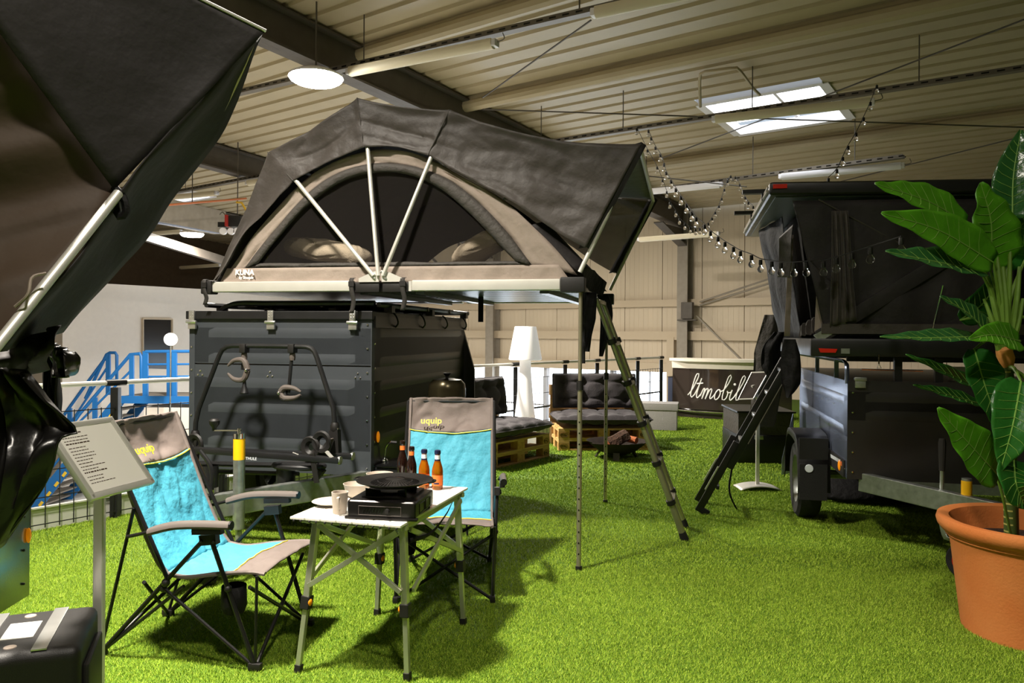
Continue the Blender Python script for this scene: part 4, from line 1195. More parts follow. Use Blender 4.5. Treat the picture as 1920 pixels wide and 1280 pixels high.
# strap with hook on the right edge
mb = MB(); a = TBL.l(P(742, 1005, 3.45)); b = TBL.l(P(842, 962, 3.9))
rows = [[p + V((0, 0, -0.010 * (1 - i / 11))), p + V((0, 0, 0.012 * (1 - i / 14)))] for i, p in enumerate(cr([V((0.0, 0.10, 0.60)), V((0.015, 0.3, 0.585)), V((0.012, 0.5, 0.625)), V((0.0, 0.62, 0.66))], 12))]
mb.sheet(rows); mb.build('strap', M['black_cloth'], tb, solid=0.003)

def tx(px, py, z=tbz):                        # table-top point seen at a pixel, in table coordinates
    return TBL.l(onplane(px, py, (0, 0, z), (0, 0, 1)))
def lathe_thing(name, label, cat, prof, m, pos, group=None, n=32, build=True):
    t = thing(name, label, cat, TBL.w(pos.x, pos.y, tbz + 0.001), TBL.a, group)
    return t
# --- gas stove with grill plate
sc = tx(716, 976)
st0 = tx(650, 972); st1 = tx(779, 978)
SW_, SD_, SH_ = 0.315, 0.27, 0.088
SF = Frame(TBL.w(st0.x, st0.y), math.degrees(math.atan2((TBL.w(st1.x, st1.y) - TBL.w(st0.x, st0.y)).y, (TBL.w(st1.x, st1.y) - TBL.w(st0.x, st0.y)).x)))
SW_ = (st1 - st0).length
stv = thing('gas_stove', 'black portable gas stove on the near right of the camp table', 'stove', SF.w(0, 0, tbz + 0.001), SF.a)
SD_ = 0.30
mb = MB(); mb.span((0, 0, 0.008), (SW_, SD_, 0.082)); mb.build('body', M['stove'], stv, bevel=0.014, seg=3)
mb = MB(); mb.span((-0.008, -0.006, 0.0), (SW_ + 0.008, 0.02, 0.012)); mb.build('front_lip', M['stove'], stv, bevel=0.003)
mb = MB()
for x in (0.02, SW_ - 0.02):
    for y in (0.03, SD_ - 0.03): mb.lathe([(0.012, 0), (0.012, 0.01)], 10, (x, y, 0))
mb.build('foot', M['rubber'], stv, kind='stuff')
fy_ = -0.002
mb = MB(); loop = [(0.055, fy_, 0.02), (SW_ - 0.065, fy_, 0.02), (SW_ - 0.065, fy_, 0.058), (0.055, fy_, 0.058)]
for a, b in zip(loop, loop[1:] + loop[:1]): mb.tube([a, b], 0.0011, 6)
mb.build('panel_border', M['grip'], stv)
for k in range(7):
    mb = MB(); x = 0.075 + k * 0.014; mb.bar((x, fy_, 0.028), (x + 0.006, fy_, 0.050), 0.004, 0.004); mb.build('vent', M['black_gloss'], stv, smooth=0)
mb = MB(); mb.lathe([(0.0, 0.014), (0.009, 0.014), (0.011, 0.0)], 14, (0.185, 0.0, 0.04), Matrix.Rotation(math.pi / 2, 3, 'X')); mb.build('ignition_knob', M['black_plastic'], stv)
for y0 in (0.06, 0.16):
    mb = MB(); loop = [(SW_ + 0.001, y0, 0.02), (SW_ + 0.001, y0 + 0.08, 0.02), (SW_ + 0.001, y0 + 0.08, 0.062), (SW_ + 0.001, y0, 0.062)]
    for a, b in zip(loop, loop[1:] + loop[:1]): mb.tube([a, b], 0.002, 5)
    mb.build('side_emboss', M['stove'], stv)
pcx, pcy = SW_ * 0.5, SD_ * 0.50
mb = MB(); mb.span((0.05, 0.05, 0.08), (SW_ - 0.04, SD_ - 0.02, 0.09)); mb.lathe([(0.05, 0.082), (0.06, 0.10), (0.02, 0.105), (0, 0.103)], 20, (pcx, pcy, 0)); mb.build('burner', M['cast_iron'], stv)
for a in range(4):
    an = math.radians(45 + 90 * a); c_, s_ = math.cos(an), math.sin(an)
    mb = MB(); mb.prism([(pcx + c_ * 0.05, pcy + s_ * 0.05, 0.085), (pcx + c_ * 0.13, pcy + s_ * 0.13, 0.085), (pcx + c_ * 0.13, pcy + s_ * 0.13, 0.125), (pcx + c_ * 0.06, pcy + s_ * 0.06, 0.108)], (-s_ * 0.006, c_ * 0.006, 0)); mb.build('pan_support', M['cast_iron'], stv, smooth=0)
gp = thing('grill_plate', 'round black grill plate with radial slots sitting on the gas stove', 'grill plate', SF.w(pcx + 0.015, pcy, tbz + 0.127), SF.a)
R_ = 0.172
mb = MB(); mb.lathe([(0, 0.012), (0.03, 0.0115), (0.10, 0.0), (0.125, 0.002), (R_ - 0.014, 0.016), (R_, 0.020), (R_ + 0.001, 0.024), (R_ - 0.014, 0.0225), (0.122, 0.010), (0.098, 0.012), (0.05, 0.026), (0.0, 0.030)], 48)
gb = mb.build('plate', M['cast_iron'], gp, smooth=50)
mb = MB()
for k in range(40):
    a = 2 * math.pi * k / 40; ca, sa = math.cos(a), math.sin(a)
    for r0, r1, z0, z1 in ((0.045, 0.075, 0.0275, 0.0200), (0.08, 0.110, 0.0185, 0.0115)):
        mb.bar((ca * r0, sa * r0, z0), (ca * r1, sa * r1, z1), 0.0028, 0.003)
mb.build('ribs', M['stove'], gp, smooth=0, kind='stuff')
mb = MB()
for s in (-1, 1): mb.tube(cr([V((s * (R_ - 0.006), -0.035, 0.02)), V((s * (R_ + 0.012), -0.02, 0.022)), V((s * (R_ + 0.012), 0.02, 0.022)), V((s * (R_ - 0.006), 0.035, 0.02))], 8), 0.005, 6)
mb.build('handles', M['cast_iron'], gp, kind='stuff')
# --- mug, bowls, plate
def crockery(name, label, cat, prof, px, py, n=36, z=0.0):
    p = tx(px, py)
    t = thing(name, label, cat, TBL.w(p.x, p.y, tbz + 0.001 + z), 0)
    mb = MB(); mb.lathe(prof, n); mb.build('body', M['cup'], t, smooth=50)
    return t
mug = crockery('mug', 'beige mug with a square handle in front of the bowls', 'mug', [(0, 0.0), (0.029, 0.0), (0.031, 0.004), (0.037, 0.092), (0.0375, 0.096), (0.034, 0.096), (0.028, 0.008), (0, 0.006)], 637, 962)
mb = MB(); mb.bar((0.004, -0.038, 0.078), (0.004, -0.060, 0.076), 0.012, 0.010); mb.bar((0.004, -0.058, 0.08), (0.004, -0.056, 0.022), 0.012, 0.010); mb.bar((0.004, -0.058, 0.024), (0.004, -0.030, 0.022), 0.012, 0.010); mb.build('handle', M['cup'], mug, bevel=0.003)
bowlp = [(0, 0.0), (0.040, 0.0), (0.044, 0.003), (0.062, 0.03), (0.071, 0.062), (0.0725, 0.065), (0.069, 0.065), (0.058, 0.032), (0.04, 0.008), (0, 0.006)]
crockery('bowl', 'beige bowl just behind the mug on the left of the table', 'bowl', bowlp, 671, 931)
crockery('bowl', 'beige bowl showing only its rim behind the grill plate', 'bowl', bowlp, 712, 910)
pl = crockery('plate', 'flat beige plate at the left edge of the table', 'plate', [(0, 0.004), (0.062, 0.004), (0.07, 0.010), (0.088, 0.016), (0.09, 0.018), (0.088, 0.0195), (0.07, 0.0135), (0.06, 0.008), (0, 0.008)], 621, 946)
# --- bottles
def bottle(label, px, py, h, m, neck, lab, r=0.029):
    p = tx(px, py)
    t = thing('bottle', label, 'bottle', TBL.w(p.x, p.y, tbz + 0.001), 0, 'bottles on the camp table')
    k = h / 0.23
    mb = MB(); mb.lathe([(0, 0.003), (r * 0.9, 0.0), (r, 0.005), (r, 0.105 * k), (r * 0.93, 0.125 * k), (r * 0.62, 0.158 * k), (r * 0.47, 0.175 * k), (r * 0.44, 0.215 * k), (r * 0.5, 0.217 * k), (r * 0.5, 0.222 * k), (0, 0.222 * k)], 24)
    mb.build('glass', M[m], t, smooth=50)
    mb = MB(); mb.lathe([(r * 0.52, 0.176 * k), (r * 0.50, 0.20 * k)], 20); mb.build('neck_label', M[neck], t)
    mb = MB(); mb.lathe([(r * 0.53, 0.158 * k + 0.0), (r * 0.54, 0.176 * k)], 20)
    if lab: mb.build('neck_band', M['foil_blue'], t)
    mb = MB(); mb.lathe([(r * 0.54, 0.205 * k), (r * 0.58, 0.212 * k), (r * 0.55, 0.226 * k), (r * 0.4, 0.229 * k), (0, 0.229 * k)], 20); mb.build('cap', M['foil_blue' if lab else 'bottle_dark'], t)
    if lab:
        mb = MB(); mb.lathe([(r * 1.012, 0.022), (r * 1.012, 0.085 * k)], 28); lb = mb.build('label', M['label_orange'], t)
        mb = MB(); mb.lathe([(r * 1.02, 0.03), (r * 1.02, 0.038)], 8, a0=-2.2, a1=-1.2); mb.build('label_print', M['foil_blue'], lb)
    return t
bottle('amber glass bottle with silver neck label standing furthest right', 820, 917, 0.205, 'bottle_amber', 'label_white', 1)
bottle('amber glass bottle with silver neck label beside the grill plate rim', 795, 915, 0.205, 'bottle_amber', 'label_white', 1)
bottle('dark brown bottle with orange neck label, taller and leftmost of the bottles', 754.5, 902, 0.225, 'bottle_dark', 'label_orange', 0, 0.030)
bottle('dark brown bottle with orange neck label, shorter, between tall one and amber ones', 771.5, 908, 0.205, 'bottle_dark', 'label_orange', 0, 0.028)

# ------------------------------------------------------------------ kitchen unit beside the trailer with tap and roaster
kp = T1.l(P(738, 880, 5.35))
kt = tr
kx0, kx1, ky0, ky1, kz = TX1 + 0.03, TX1 + 0.36, 0.10, 0.42, T1.at(738, 877, 0.10).z
mb = MB(); mb.span((kx0 - 0.03, ky0, TZ0), (kx1, ky1, kz)); mb.build('kitchen_drawer', M['black_metal'], kt, bevel=0.01)
mb = MB(); mb.span((kx0 - 0.01, ky0 - 0.01, kz), (kx1 + 0.01, ky1 + 0.01, kz + 0.015)); mb.build('drawer_top', M['black_gloss'], kt, bevel=0.003)
f0 = T1.at(719, 878, ky0 + 0.15); f0.z = kz + 0.015
pt = [T1.at(x, y, ky0 + 0.15) for x, y in ((720, 876), (722, 850), (724, 838), (731, 829), (737, 828))]
mb = MB(); mb.tube(cr([V((pt[0].x, pt[0].y, kz + 0.012))] + pt[1:], 14), 0.007, 8); tp_ = mb.build('tap', M['chrome'], kt)
mb = MB(); mb.ball((pt[0].x, pt[0].y, kz + 0.02), 0.03, 12, 8, (1, 1, 0.7)); mb.build('tap_base', M['chrome'], tp_)
mb = MB(); mb.tube([pt[-1] + V((-0.015, 0, -0.002)), pt[-1] + V((0.03, 0, -0.004))], 0.011, 8); mb.build('tap_grip', M['black_plastic'], tp_)
c = T1.l(P(838, 752, 5.72))
rs = thing('grill_kettle', 'oval lidded kettle grill with brassy sheen behind the second chair', 'grill', T1.w(c.x, c.y, 0), T1.a)
mb = MB(); rr = 0.135
zc = c.z
mb.lathe([(0, 0.17), (0.05, 0.17), (0.105, 0.16), (0.132, 0.13), (0.138, 0.09), (0.138, 0.0), (0.142, -0.005), (0.142, -0.02)], 36, (0, 0, zc)); mb.build('lid', M['brass_dome'], rs)
mb = MB(); mb.lathe([(0.138, -0.02), (0.125, -0.16), (0.06, -0.22), (0, -0.225)], 36, (0, 0, zc)); mb.build('bowl', M['black_gloss'], rs)
mb = MB(); mb.lathe([(0.012, 0.17), (0.012, 0.185), (0.03, 0.205), (0.028, 0.21), (0, 0.205)], 12, (0, 0, zc)); mb.build('lid_knob', M['black_plastic'], rs)
for k in range(3):
    a = 2 * math.pi * k / 3 + 0.4
    mb = MB(); mb.tube([(0.09 * math.cos(a), 0.09 * math.sin(a), zc - 0.18), (0.16 * math.cos(a), 0.16 * math.sin(a), 0.0)], 0.009, 6); mb.build('leg', M['black_metal'], rs)

# ------------------------------------------------------------------ telescopic ladder with fabric bag at the tent mouth
def ladder(name, label, fr, foot_a, foot_b, top_a, top_b, m, nseg=6, rung=True, bars=0.0):
    t = thing(name, label, 'ladder', fr.o, fr.a)
    L0 = [(fr.l(foot_a), fr.l(top_a)), (fr.l(foot_b), fr.l(top_b))]
    for (f, q) in L0:
        mb = MB()
        for k in range(nseg):
            r = 0.0255 - 0.0016 * k
            mb.tube([f.lerp(q, k / nseg), f.lerp(q, (k + 1) / nseg)], r, 12)
        st = mb.build('stile', M[m], t)
        for k in range(1, nseg):
            c = f.lerp(q, k / nseg); d = (q - f).normalized()
            mb = MB(); mb.tube([c - d * 0.018, c + d * 0.018], 0.033, 12); mb.build('collar', M['black_plastic'], st)
        d = (q - f).normalized()
        mb = MB(); mb.tube([f - d * 0.0, f + d * 0.07], [0.032, 0.028], 12); mb.build('foot', M['rubber'], st)
    for k in range(1, nseg + 1):
        a = L0[0][0].lerp(L0[0][1], k / nseg - 0.01); b = L0[1][0].lerp(L0[1][1], k / nseg - 0.01)
        mb = MB(); mb.bar(a, b, 0.045, 0.03); mb.build('rung', M[m], t, bevel=0.008)
    return t, L0
la, lb = G(1284, 1012), G(1291, 985) + V((0.01, 0.28, 0))
lb = la + T1.y * 0.40
ltop = onplane(1118, 560, T1.w(0, 0.42), T1.y); ltop_b = ltop + T1.y * 0.40
lad, LL = ladder('ladder', 'silver telescopic ladder leaning on the open end of the roof tent', T1, la, lb, ltop, ltop_b, 'alu_warm', 6)
def hang(name, label, cat, fr, path, widths, m, dirv, seed=0, thick=0.02, folds=3, group=None, tip=None):
    """a hanging piece of cloth swept down a path; closed, wrinkled cross-section"""
    t = None
    pts = cr(path, 30); rows = []
    for i, p in enumerate(pts):
        f = i / 29; w = np.interp(f, np.linspace(0, 1, len(widths)), widths)
        row = []
        for j in range(28):
            a = 2 * math.pi * j / 28
            x = math.cos(a) * w / 2; y = math.sin(a) * thick * (0.6 + 0.4 * math.sin(a * folds + seed + f * 3)) + 0.012 * nz((x * 3 + seed, f * 3, a), 1.6)
            row.append(p + V(dirv) * x + V((-dirv[1], dirv[0], 0)) * y)
        rows.append(row)
    mb = MB(); mb.sheet(rows, closed=True)
    mb.f.append(tuple(range(27, -1, -1))); mb.m.append(0); mb.f.append(tuple(29 * 28 + j for j in range(28))); mb.m.append(0)
    o = mb.build(name, M[m], None, smooth=60)
    o.location = fr.o; o.rotation_euler = (0, 0, fr.a)
    tag(o, label, cat, group)
    return o
def tpl(px, py, y): return T1.at(px, py, y)
yb = 0.30
hang('ladder_bag', 'long black fabric bag hanging beside the silver ladder', 'bag', T1, [tpl(1105, 548, yb + 0.06), tpl(1104, 565, yb), tpl(1101, 610, yb), tpl(1099, 659, yb)], [0.10, 0.11, 0.11, 0.07, 0.05], 'black_cloth', (1, 0, 0), 1, 0.035)
hang('cloth_strip', 'black cloth band hanging left of the ladder bag down to lamp height', 'cloth', T1, [tpl(1093, 548, yb - 0.1), tpl(1091, 600, yb - 0.1), tpl(1092, 681, yb - 0.1)], [0.05, 0.04, 0.04], 'black_cloth', (1, 0, 0), 2, 0.012)
hang('cloth_strip', 'narrow crumpled black cloth hanging right behind the top of the ladder', 'cloth', T1, [tpl(1130, 552, 0.95), tpl(1136, 575, 0.95), tpl(1136, 610, 0.95), tpl(1127, 668, 0.95)], [0.09, 0.10, 0.07, 0.03], 'black_cloth', (1, 0, 0), 3, 0.03)
hang('cloth_bundle', 'crumpled black cloth bundled over the awning pole at the tent corner', 'cloth', T1, [tpl(1096, 508, 0.08), tpl(1112, 528, 0.5), tpl(1134, 542, 0.82)], [0.05, 0.14, 0.1], 'black_cloth', (0.3, 0, 1), 4, 0.06, 4)
# ------------------------------------------------------------------ tent and trailer at the near left
lt = thing('roof_tent', 'dark roof tent awning looming overhead beside the sign stand, seen from below', 'tent', (-2.4, 2.2, 0))
LO = V((-2.4, 2.2, 0))
def lp_(px, py, D): return P(px, py, D) - LO
A_ = lp_(496, 60, 2.6); B_ = lp_(214, 356, 2.35); Cc = lp_(-110, -88, 1.95); Tt = lp_(230, -70, 2.3)
rows = []
for i in range(22):
    f = i / 21; row = []
    for j in range(22):
        g = j / 21
        p = Cc.lerp(Tt, g).lerp(B_.lerp(A_, g), f)
        s_ = 16 * f * (1 - f) * g * (1 - g)
        p = p + V((0.02, 0.05, 0.03)) * s_ + V((0, 0.02, 0)) * nz(p, 4) * min(1, s_ * 2)
        row.append(p)
    rows.append(row)
mb = MB(); mb.sheet(rows); mb.build('awning_panel', M['fly_dark'], lt, smooth=60, solid=0.004)
# bright piped upper hem
mb = MB(); mb.tube([A_ + V((0.004, 0, 0.004)), Tt + V((0.0, 0, 0.006)), lp_(60, -140, 2.15)], 0.006, 6); mb.build('hem_piping', M['alu_matte'], lt, label='pale piping along the upper hem')
# gusset between the pole edge and the far hem
ne = [lp_(*q) for q in ((496, 60, 2.6), (420, 134, 2.535), (340, 217, 2.47), (214, 356, 2.35), (150, 452, 2.25), (70, 560, 2.1), (-20, 665, 1.95))]
fe = [lp_(*q) for q in ((494, 66, 2.66), (452, 165, 2.8), (412, 240, 2.9), (330, 352, 2.95), (245, 468, 2.9), (170, 556, 2.8), (110, 625, 2.7))]
na, fa = cr(ne, 30), cr(fe, 30)
rows = []
for i in range(30):
    row = []
    for j in range(10):
        g = j / 9; p = na[i].lerp(fa[i], g)
        p = p + V((0.6, -0.2, 0.2)) * (0.05 * math.sin(g * math.pi * 2.0 + i * 0.08) * min(1, i / 8)) + V((0.02, 0, 0)) * nz(p, 5)
        row.append(p)
    rows.append(row)
mb = MB(); mb.sheet(rows); mb.build('gusset', M['fly_dark'], lt, smooth=60, solid=0.005)
# hem lining at the tip; paler cloth colour paints the backlight on it
tip = cr([lp_(494, 66, 2.655), lp_(470, 125, 2.75), lp_(450, 170, 2.8), lp_(420, 230, 2.88), lp_(404, 258, 2.9)], 14)
rows = [[p + V((0.004, -0.045, 0)), p + V((-0.014 - 0.026 * math.sin(math.pi * i / 13), -0.055, -0.004))] for i, p in enumerate(tip)]
mb = MB(); mb.sheet(rows); mb.build('hem_lining', M['knit'], lt, smooth=60, solid=0.003)
# tent wall below the awning with stretched folds
W0_ = [lp_(*q) for q in ((-120, -60, 1.98), (0, 62, 2.1), (110, 205, 2.25), (214, 356, 2.37), (120, 490, 2.2), (0, 645, 2.0))]
W1_ = [lp_(*q) for q in ((-420, 120, 2.0), (-400, 250, 2.0), (-380, 350, 2.0), (-360, 480, 2.0), (-340, 620, 1.95), (-320, 800, 1.9))]
wa, wb = cr(W0_, 60), cr(W1_, 60); rows = []
for i in range(60):
    row = []
    for j in range(16):
        g = j / 15; p = wa[i].lerp(wb[i], g)
        fold = 0.030 * math.exp(-((i - 15) / 2.2) ** 2) + 0.045 * math.exp(-((i - 24) / 3.5) ** 2) + 0.02 * math.exp(-((i - 33) / 2.0) ** 2) + 0.02 * math.exp(-((i - 46) / 3.0) ** 2)
        p = p + V((0.25, -1, 0.1)) * (fold * math.sin(math.pi * min(1, g * 1.4 + 0.12))) + V((0, 0.012, 0)) * nz(p, 6)
        row.append(p)
    rows.append(row)
mb = MB(); mb.sheet(rows); mb.build('tent_wall', M['olive_wall'], lt, smooth=60, solid=0.004)
mb = MB(); mb.tube([lp_(222, 362, 2.33), lp_(120, 490, 2.15), lp_(-40, 690, 1.9)], 0.0145, 12); mb.build('awning_pole', M['alu_matte'], lt)
mb = MB(); mb.tube(cr([lp_(214, 350, 2.36), lp_(232, 372, 2.36), lp_(236, 400, 2.36), lp_(222, 405, 2.36), lp_(216, 380, 2.36)], 12), 0.012, 6); mb.build('pole_sleeve', M['black_cloth'], lt)
mb = MB(); mb.tube(cr([lp_(28, 575, 2.0), lp_(52, 552, 2.0), lp_(60, 520, 2.02), (lp_(86, 512, 2.05))], 14), 0.004, 6); mb.build('guy_cord', M['taupe'], lt)
# tent base and body, mostly outside the frame
bp0 = lp_(-160, 760, 1.95)
mb = MB(); mb.span((-1.6, -0.9, 1.24), (0.32, 0.85, 1.34)); mb.build('base', M['black_metal'], lt, bevel=0.02)
# --- hanging bag and loops
LF = Frame((0, 0), 0)
def lq(px, py, D): return P(px, py, D)
def drape(name, label, cat, rows_px, D, m, seed, amp=0.05, solid=0.006):
    rows = []
    for r_ in rows_px:
        pts = cr([lq(x, y, D + d) for x, y, d in r_], 26)
        rows.append(pts)
    n = len(rows); full = []
    cols = list(zip(*rows))
    cc = [cr(list(c), 26) for c in cols]
    for i in range(26):
        full.append([cc[j][i] + V((0.15, 1, 0)) * (amp * nz((j * 0.25, i * 0.08, seed), 1.1)) + V((0, 0.012, 0)) * math.sin(j * 0.9 + seed) for j in range(26)])
    mb = MB(); mb.sheet(full); o = mb.build(name, M[m], None, smooth=60, solid=solid)
    return tag(o, label, cat)
drape('ladder_bag', 'glossy black vinyl bag hanging under the near tent, its tip over the sign', 'bag',
      [[(-60, 690, -0.1), (10, 690, 0.0), (60, 700, 0.05)], [(-60, 760, -0.1), (30, 735, 0.02), (98, 745, 0.08)], [(-60, 830, -0.1), (30, 800, 0.05), (151, 806, 0.1)],
       [(-60, 900, -0.1), (10, 880, 0.0), (113, 822, 0.05)], [(-60, 990, -0.1), (0, 960, 0.0), (85, 900, 0.05)], [(-60, 1060, -0.1), (-20, 1040, 0.0), (10, 1010, 0.05)]], 2.15, 'black_vinyl', 2.0)
drape('cloth_roll', 'curled strip of black vinyl hanging behind the bag under the near tent', 'cloth',
      [[(92, 655, 0), (112, 650, -0.03), (136, 662, -0.05)], [(98, 668, 0.02), (120, 662, -0.06), (142, 676, -0.05)], [(100, 690, 0.05), (122, 690, -0.06), (142, 690, -0.03)], [(104, 706, 0.03), (122, 708, -0.05), (136, 702, -0.0)]], 2.45, 'black_vinyl', 5.0, 0.02)
drape('cloth_roll', 'narrow black webbing hanging straight down beside the near tent corner', 'cloth',
      [[(92, 640, 0), (104, 645, 0), (116, 655, 0)], [(86, 700, 0), (100, 705, 0), (114, 708, 0)], [(84, 790, 0), (97, 790, 0), (112, 775, 0)]], 2.6, 'black_vinyl', 8.0, 0.02)
drape('cloth_bundle', 'folded black tent cloth bunched below the near awning pole', 'cloth',
      [[(-60, 640, 0), (20, 640, 0), (112, 610, 0)], [(-60, 670, -0.05), (30, 672, -0.08), (106, 650, -0.05)], [(-60, 700, 0), (30, 705, -0.03), (90, 692, 0)]], 2.35, 'fly_dark', 9.0, 0.06)
# --- near left trailer: shiny front sheet and drawbar tool box
l2 = thing('trailer', 'near trailer with bare shiny sheet metal front, under the looming tent', 'trailer', (-2.4, 2.2, 0))
fr_a = G(40, 1100); 
c0 = P(54, 960, 3.05); c1_ = P(-330, 960, 2.05)
d_ = (c1_ - c0); d_.z = 0; d_.normalize(); nrm = V((-d_.y, d_.x, 0)); nrm = nrm if nrm.x > 0 else -nrm
zb_, zt_ = 0.46, 1.22
def q3(a, out, z): v = V((c0.x, c0.y, 0)) + d_ * a + nrm * out + V((0, 0, z)); return v - LO
mb = MB(); mb.prism([q3(0.004, -0.01, zb_), q3(1.4, -0.01, zb_), q3(1.4, -1.3, zb_), q3(0.004, -1.3, zb_)], (0, 0, zt_ - zb_)); mb.build('body', M['trailer_black'], l2, smooth=0)
rows = []
for i in range(20):
    z = zb_ + (zt_ - zb_) * i / 19
    rows.append([q3(a, 0.004 + 0.008 * (1 if 5 < i % 10 < 8 else 0) * (1 if 0.1 < a < 1.2 else 0), z) for a in (0, 0.02, 0.10, 0.15, 0.3, 0.6, 0.9, 1.2, 1.4)])
mb = MB(); mb.sheet(rows); mb.build('front_sheet', M['sheet_metal'], l2, smooth=50)
mb = MB()
for k in range(6): mb.ball(q3(0.05, 0.008, zb_ + 0.06 + k * 0.13), 0.006, 6, 4)
mb.build('rivets', M['black_plastic'], l2, kind='stuff')
mb = MB(); mb.ball(q3(0.02, 0.01, 0.70), 0.03, 10, 8, (0.3, 0.4, 1)); mb.build('side_marker', M['amber_lens'], l2)
a_, b_ = MB(), MB(); wheel(a_, b_, q3(0.2, -0.7, 0.3), tuple(-d_), 0.30, 0.17); wo = a_.build('wheel', M['rubber'], l2); b_.build('rim', M['galv'], wo)
a_, b_ = MB(), MB(); wheel(a_, b_, q3(1.5, -0.7, 0.3), tuple(d_), 0.30, 0.17); wo = a_.build('wheel', M['rubber'], l2); b_.build('rim', M['galv'], wo)
# tool box
bt = [onplane(x, y, (0, 0, 0.60), (0, 0, 1)) for x, y in ((-8, 1152), (146, 1136), (150, 1212), (-40, 1220))]
tbx = thing('tool_box', 'black plastic tool box with two steel bands at the bottom left corner', 'tool box', (bt[2].x, bt[2].y, 0), math.atan2(bt[1].y - bt[0].y, bt[1].x - bt[0].x))
wx_, dy_ = 0.42, (bt[1] - bt[2]).length
mb = MB(); mb.span((-wx_, 0, 0.0), (0, dy_, 0.60)); mb.build('body', M['black_plastic'], tbx, bevel=0.035, seg=4)
for x in (-0.105, -0.27):
    mb = MB(); mb.span((x - 0.02, 0.012, 0.598), (x + 0.02, dy_ - 0.012, 0.604)); mb.build('steel_band', M['alu'], tbx, bevel=0.002)
mb = MB(); mb.span((-0.225, dy_ * 0.32, 0.598), (-0.14, dy_ * 0.68, 0.603)); mb.build('plate', M['alu_matte'], tbx, smooth=0)
for y in (0.16, 0.85):
    mb = MB(); mb.lathe([(0.0, 0.603), (0.016, 0.602), (0.018, 0.598)], 14, (-0.185, dy_ * y, 0)); mb.build('rivet_disc', M['taupe'], tbx)
mb = MB(); mb.span((0.0, dy_ * 0.12, 0.10), (0.018, dy_ * 0.85, 0.53)); mb.build('lid_flap', M['black_plastic'], tbx, bevel=0.008)
# ------------------------------------------------------------------ sign stand at the near left
s_bl, s_br = P(172, 938, 2.40), P(290, 905, 2.687)
sx = (s_br - s_bl); Wd = sx.length; sx.normalize()
s_tr = P(208, 781, 2.69); sy = (s_tr - s_br); Hd = sy.length; sy.normalize(); sz = sx.cross(sy).normalized()
pole_g = P(187, 945, 2.60)
sg = thing('sign_stand', 'silver framed text sign on a tall post beside the near tent', 'sign', (pole_g.x, pole_g.y, 0))
so = V((pole_g.x, pole_g.y, 0))
def sp_(a, b, c=0.0): return s_bl + sx * a + sy * b + sz * c - so
fw = 0.022
mb = MB(); mb.prism([sp_(0.004, 0.004, -0.012), sp_(Wd - 0.004, 0.004, -0.012), sp_(Wd - 0.004, Hd - 0.004, -0.012), sp_(0.004, Hd - 0.004, -0.012)], sz * 0.012); mb.build('back_plate', M['alu_matte'], sg, smooth=0)
mb = MB()
for (a, b, c, d) in ((0, fw / 2, Wd, fw / 2), (0, Hd - fw / 2, Wd, Hd - fw / 2), (fw / 2, 0, fw / 2, Hd), (Wd - fw / 2, 0, Wd - fw / 2, Hd)):
    mb.bar(sp_(a, b, -0.004), sp_(c, d, -0.004), fw, 0.022, up=sz)
mb.build('frame', M['alu_matte'], sg, bevel=0.006, smooth=40)
mb = MB(); mb.prism([sp_(fw, fw, 0.001), sp_(Wd - fw, fw, 0.001), sp_(Wd - fw, Hd - fw, 0.001), sp_(fw, Hd - fw, 0.001)], sz * 0.0015); pp = mb.build('paper', M['paper'], sg, smooth=0)
mb = MB(); mb.prism([sp_(fw + 0.0, fw, 0.003), sp_(Wd * 0.56, fw, 0.003), sp_(Wd * 0.56, Hd - fw, 0.003), sp_(fw, Hd - fw, 0.003)], sz * 0.0008); mb.build('text_sheet', M['paper'], sg, smooth=0)
mb = MB(); rnd = random.Random(4)
yy = Hd - fw - 0.02
ln = 0
while yy > fw + 0.02:
    big = ln in (0, 3, 12, 17)
    x = fw + 0.012; L_ = rnd.uniform(0.05, 0.105) if not big else 0.09
    if ln >= 17: x = fw + 0.06; L_ = 0.06
    e = x + L_
    while x < e:
        wl = rnd.uniform(0.005, 0.014)
        mb.prism([sp_(x, yy, 0.0042), sp_(x + wl, yy, 0.0042), sp_(x + wl, yy + (0.0042 if big else 0.0024), 0.0042), sp_(x, yy + (0.0042 if big else 0.0024), 0.0042)], sz * 0.0003)
        x += wl + 0.0028
    yy -= 0.0115 if not big else 0.015
    ln += 1
mb.build('text_lines', M['ink'], sg, smooth=0, kind='stuff')
ptop = sp_(Wd * 0.22, Hd * 0.25, -0.015)
mb = MB(); mb.bar(V((0, 0, 0.012)), V((0, 0, ptop.z - 0.01)), 0.035, 0.024); mb.build('post', M['alu_matte'], sg, bevel=0.008, seg=3)
mb = MB(); mb.bar(V((0, 0, ptop.z - 0.03)), ptop + V((0, 0, 0.0)), 0.03, 0.02); mb.build('bracket', M['alu_matte'], sg, smooth=0)
mb = MB(); mb.span((-0.02, -0.02, 0), (0.25, 0.2, 0.012)); mb.build('base_plate', M['alu_matte'], sg, smooth=0)
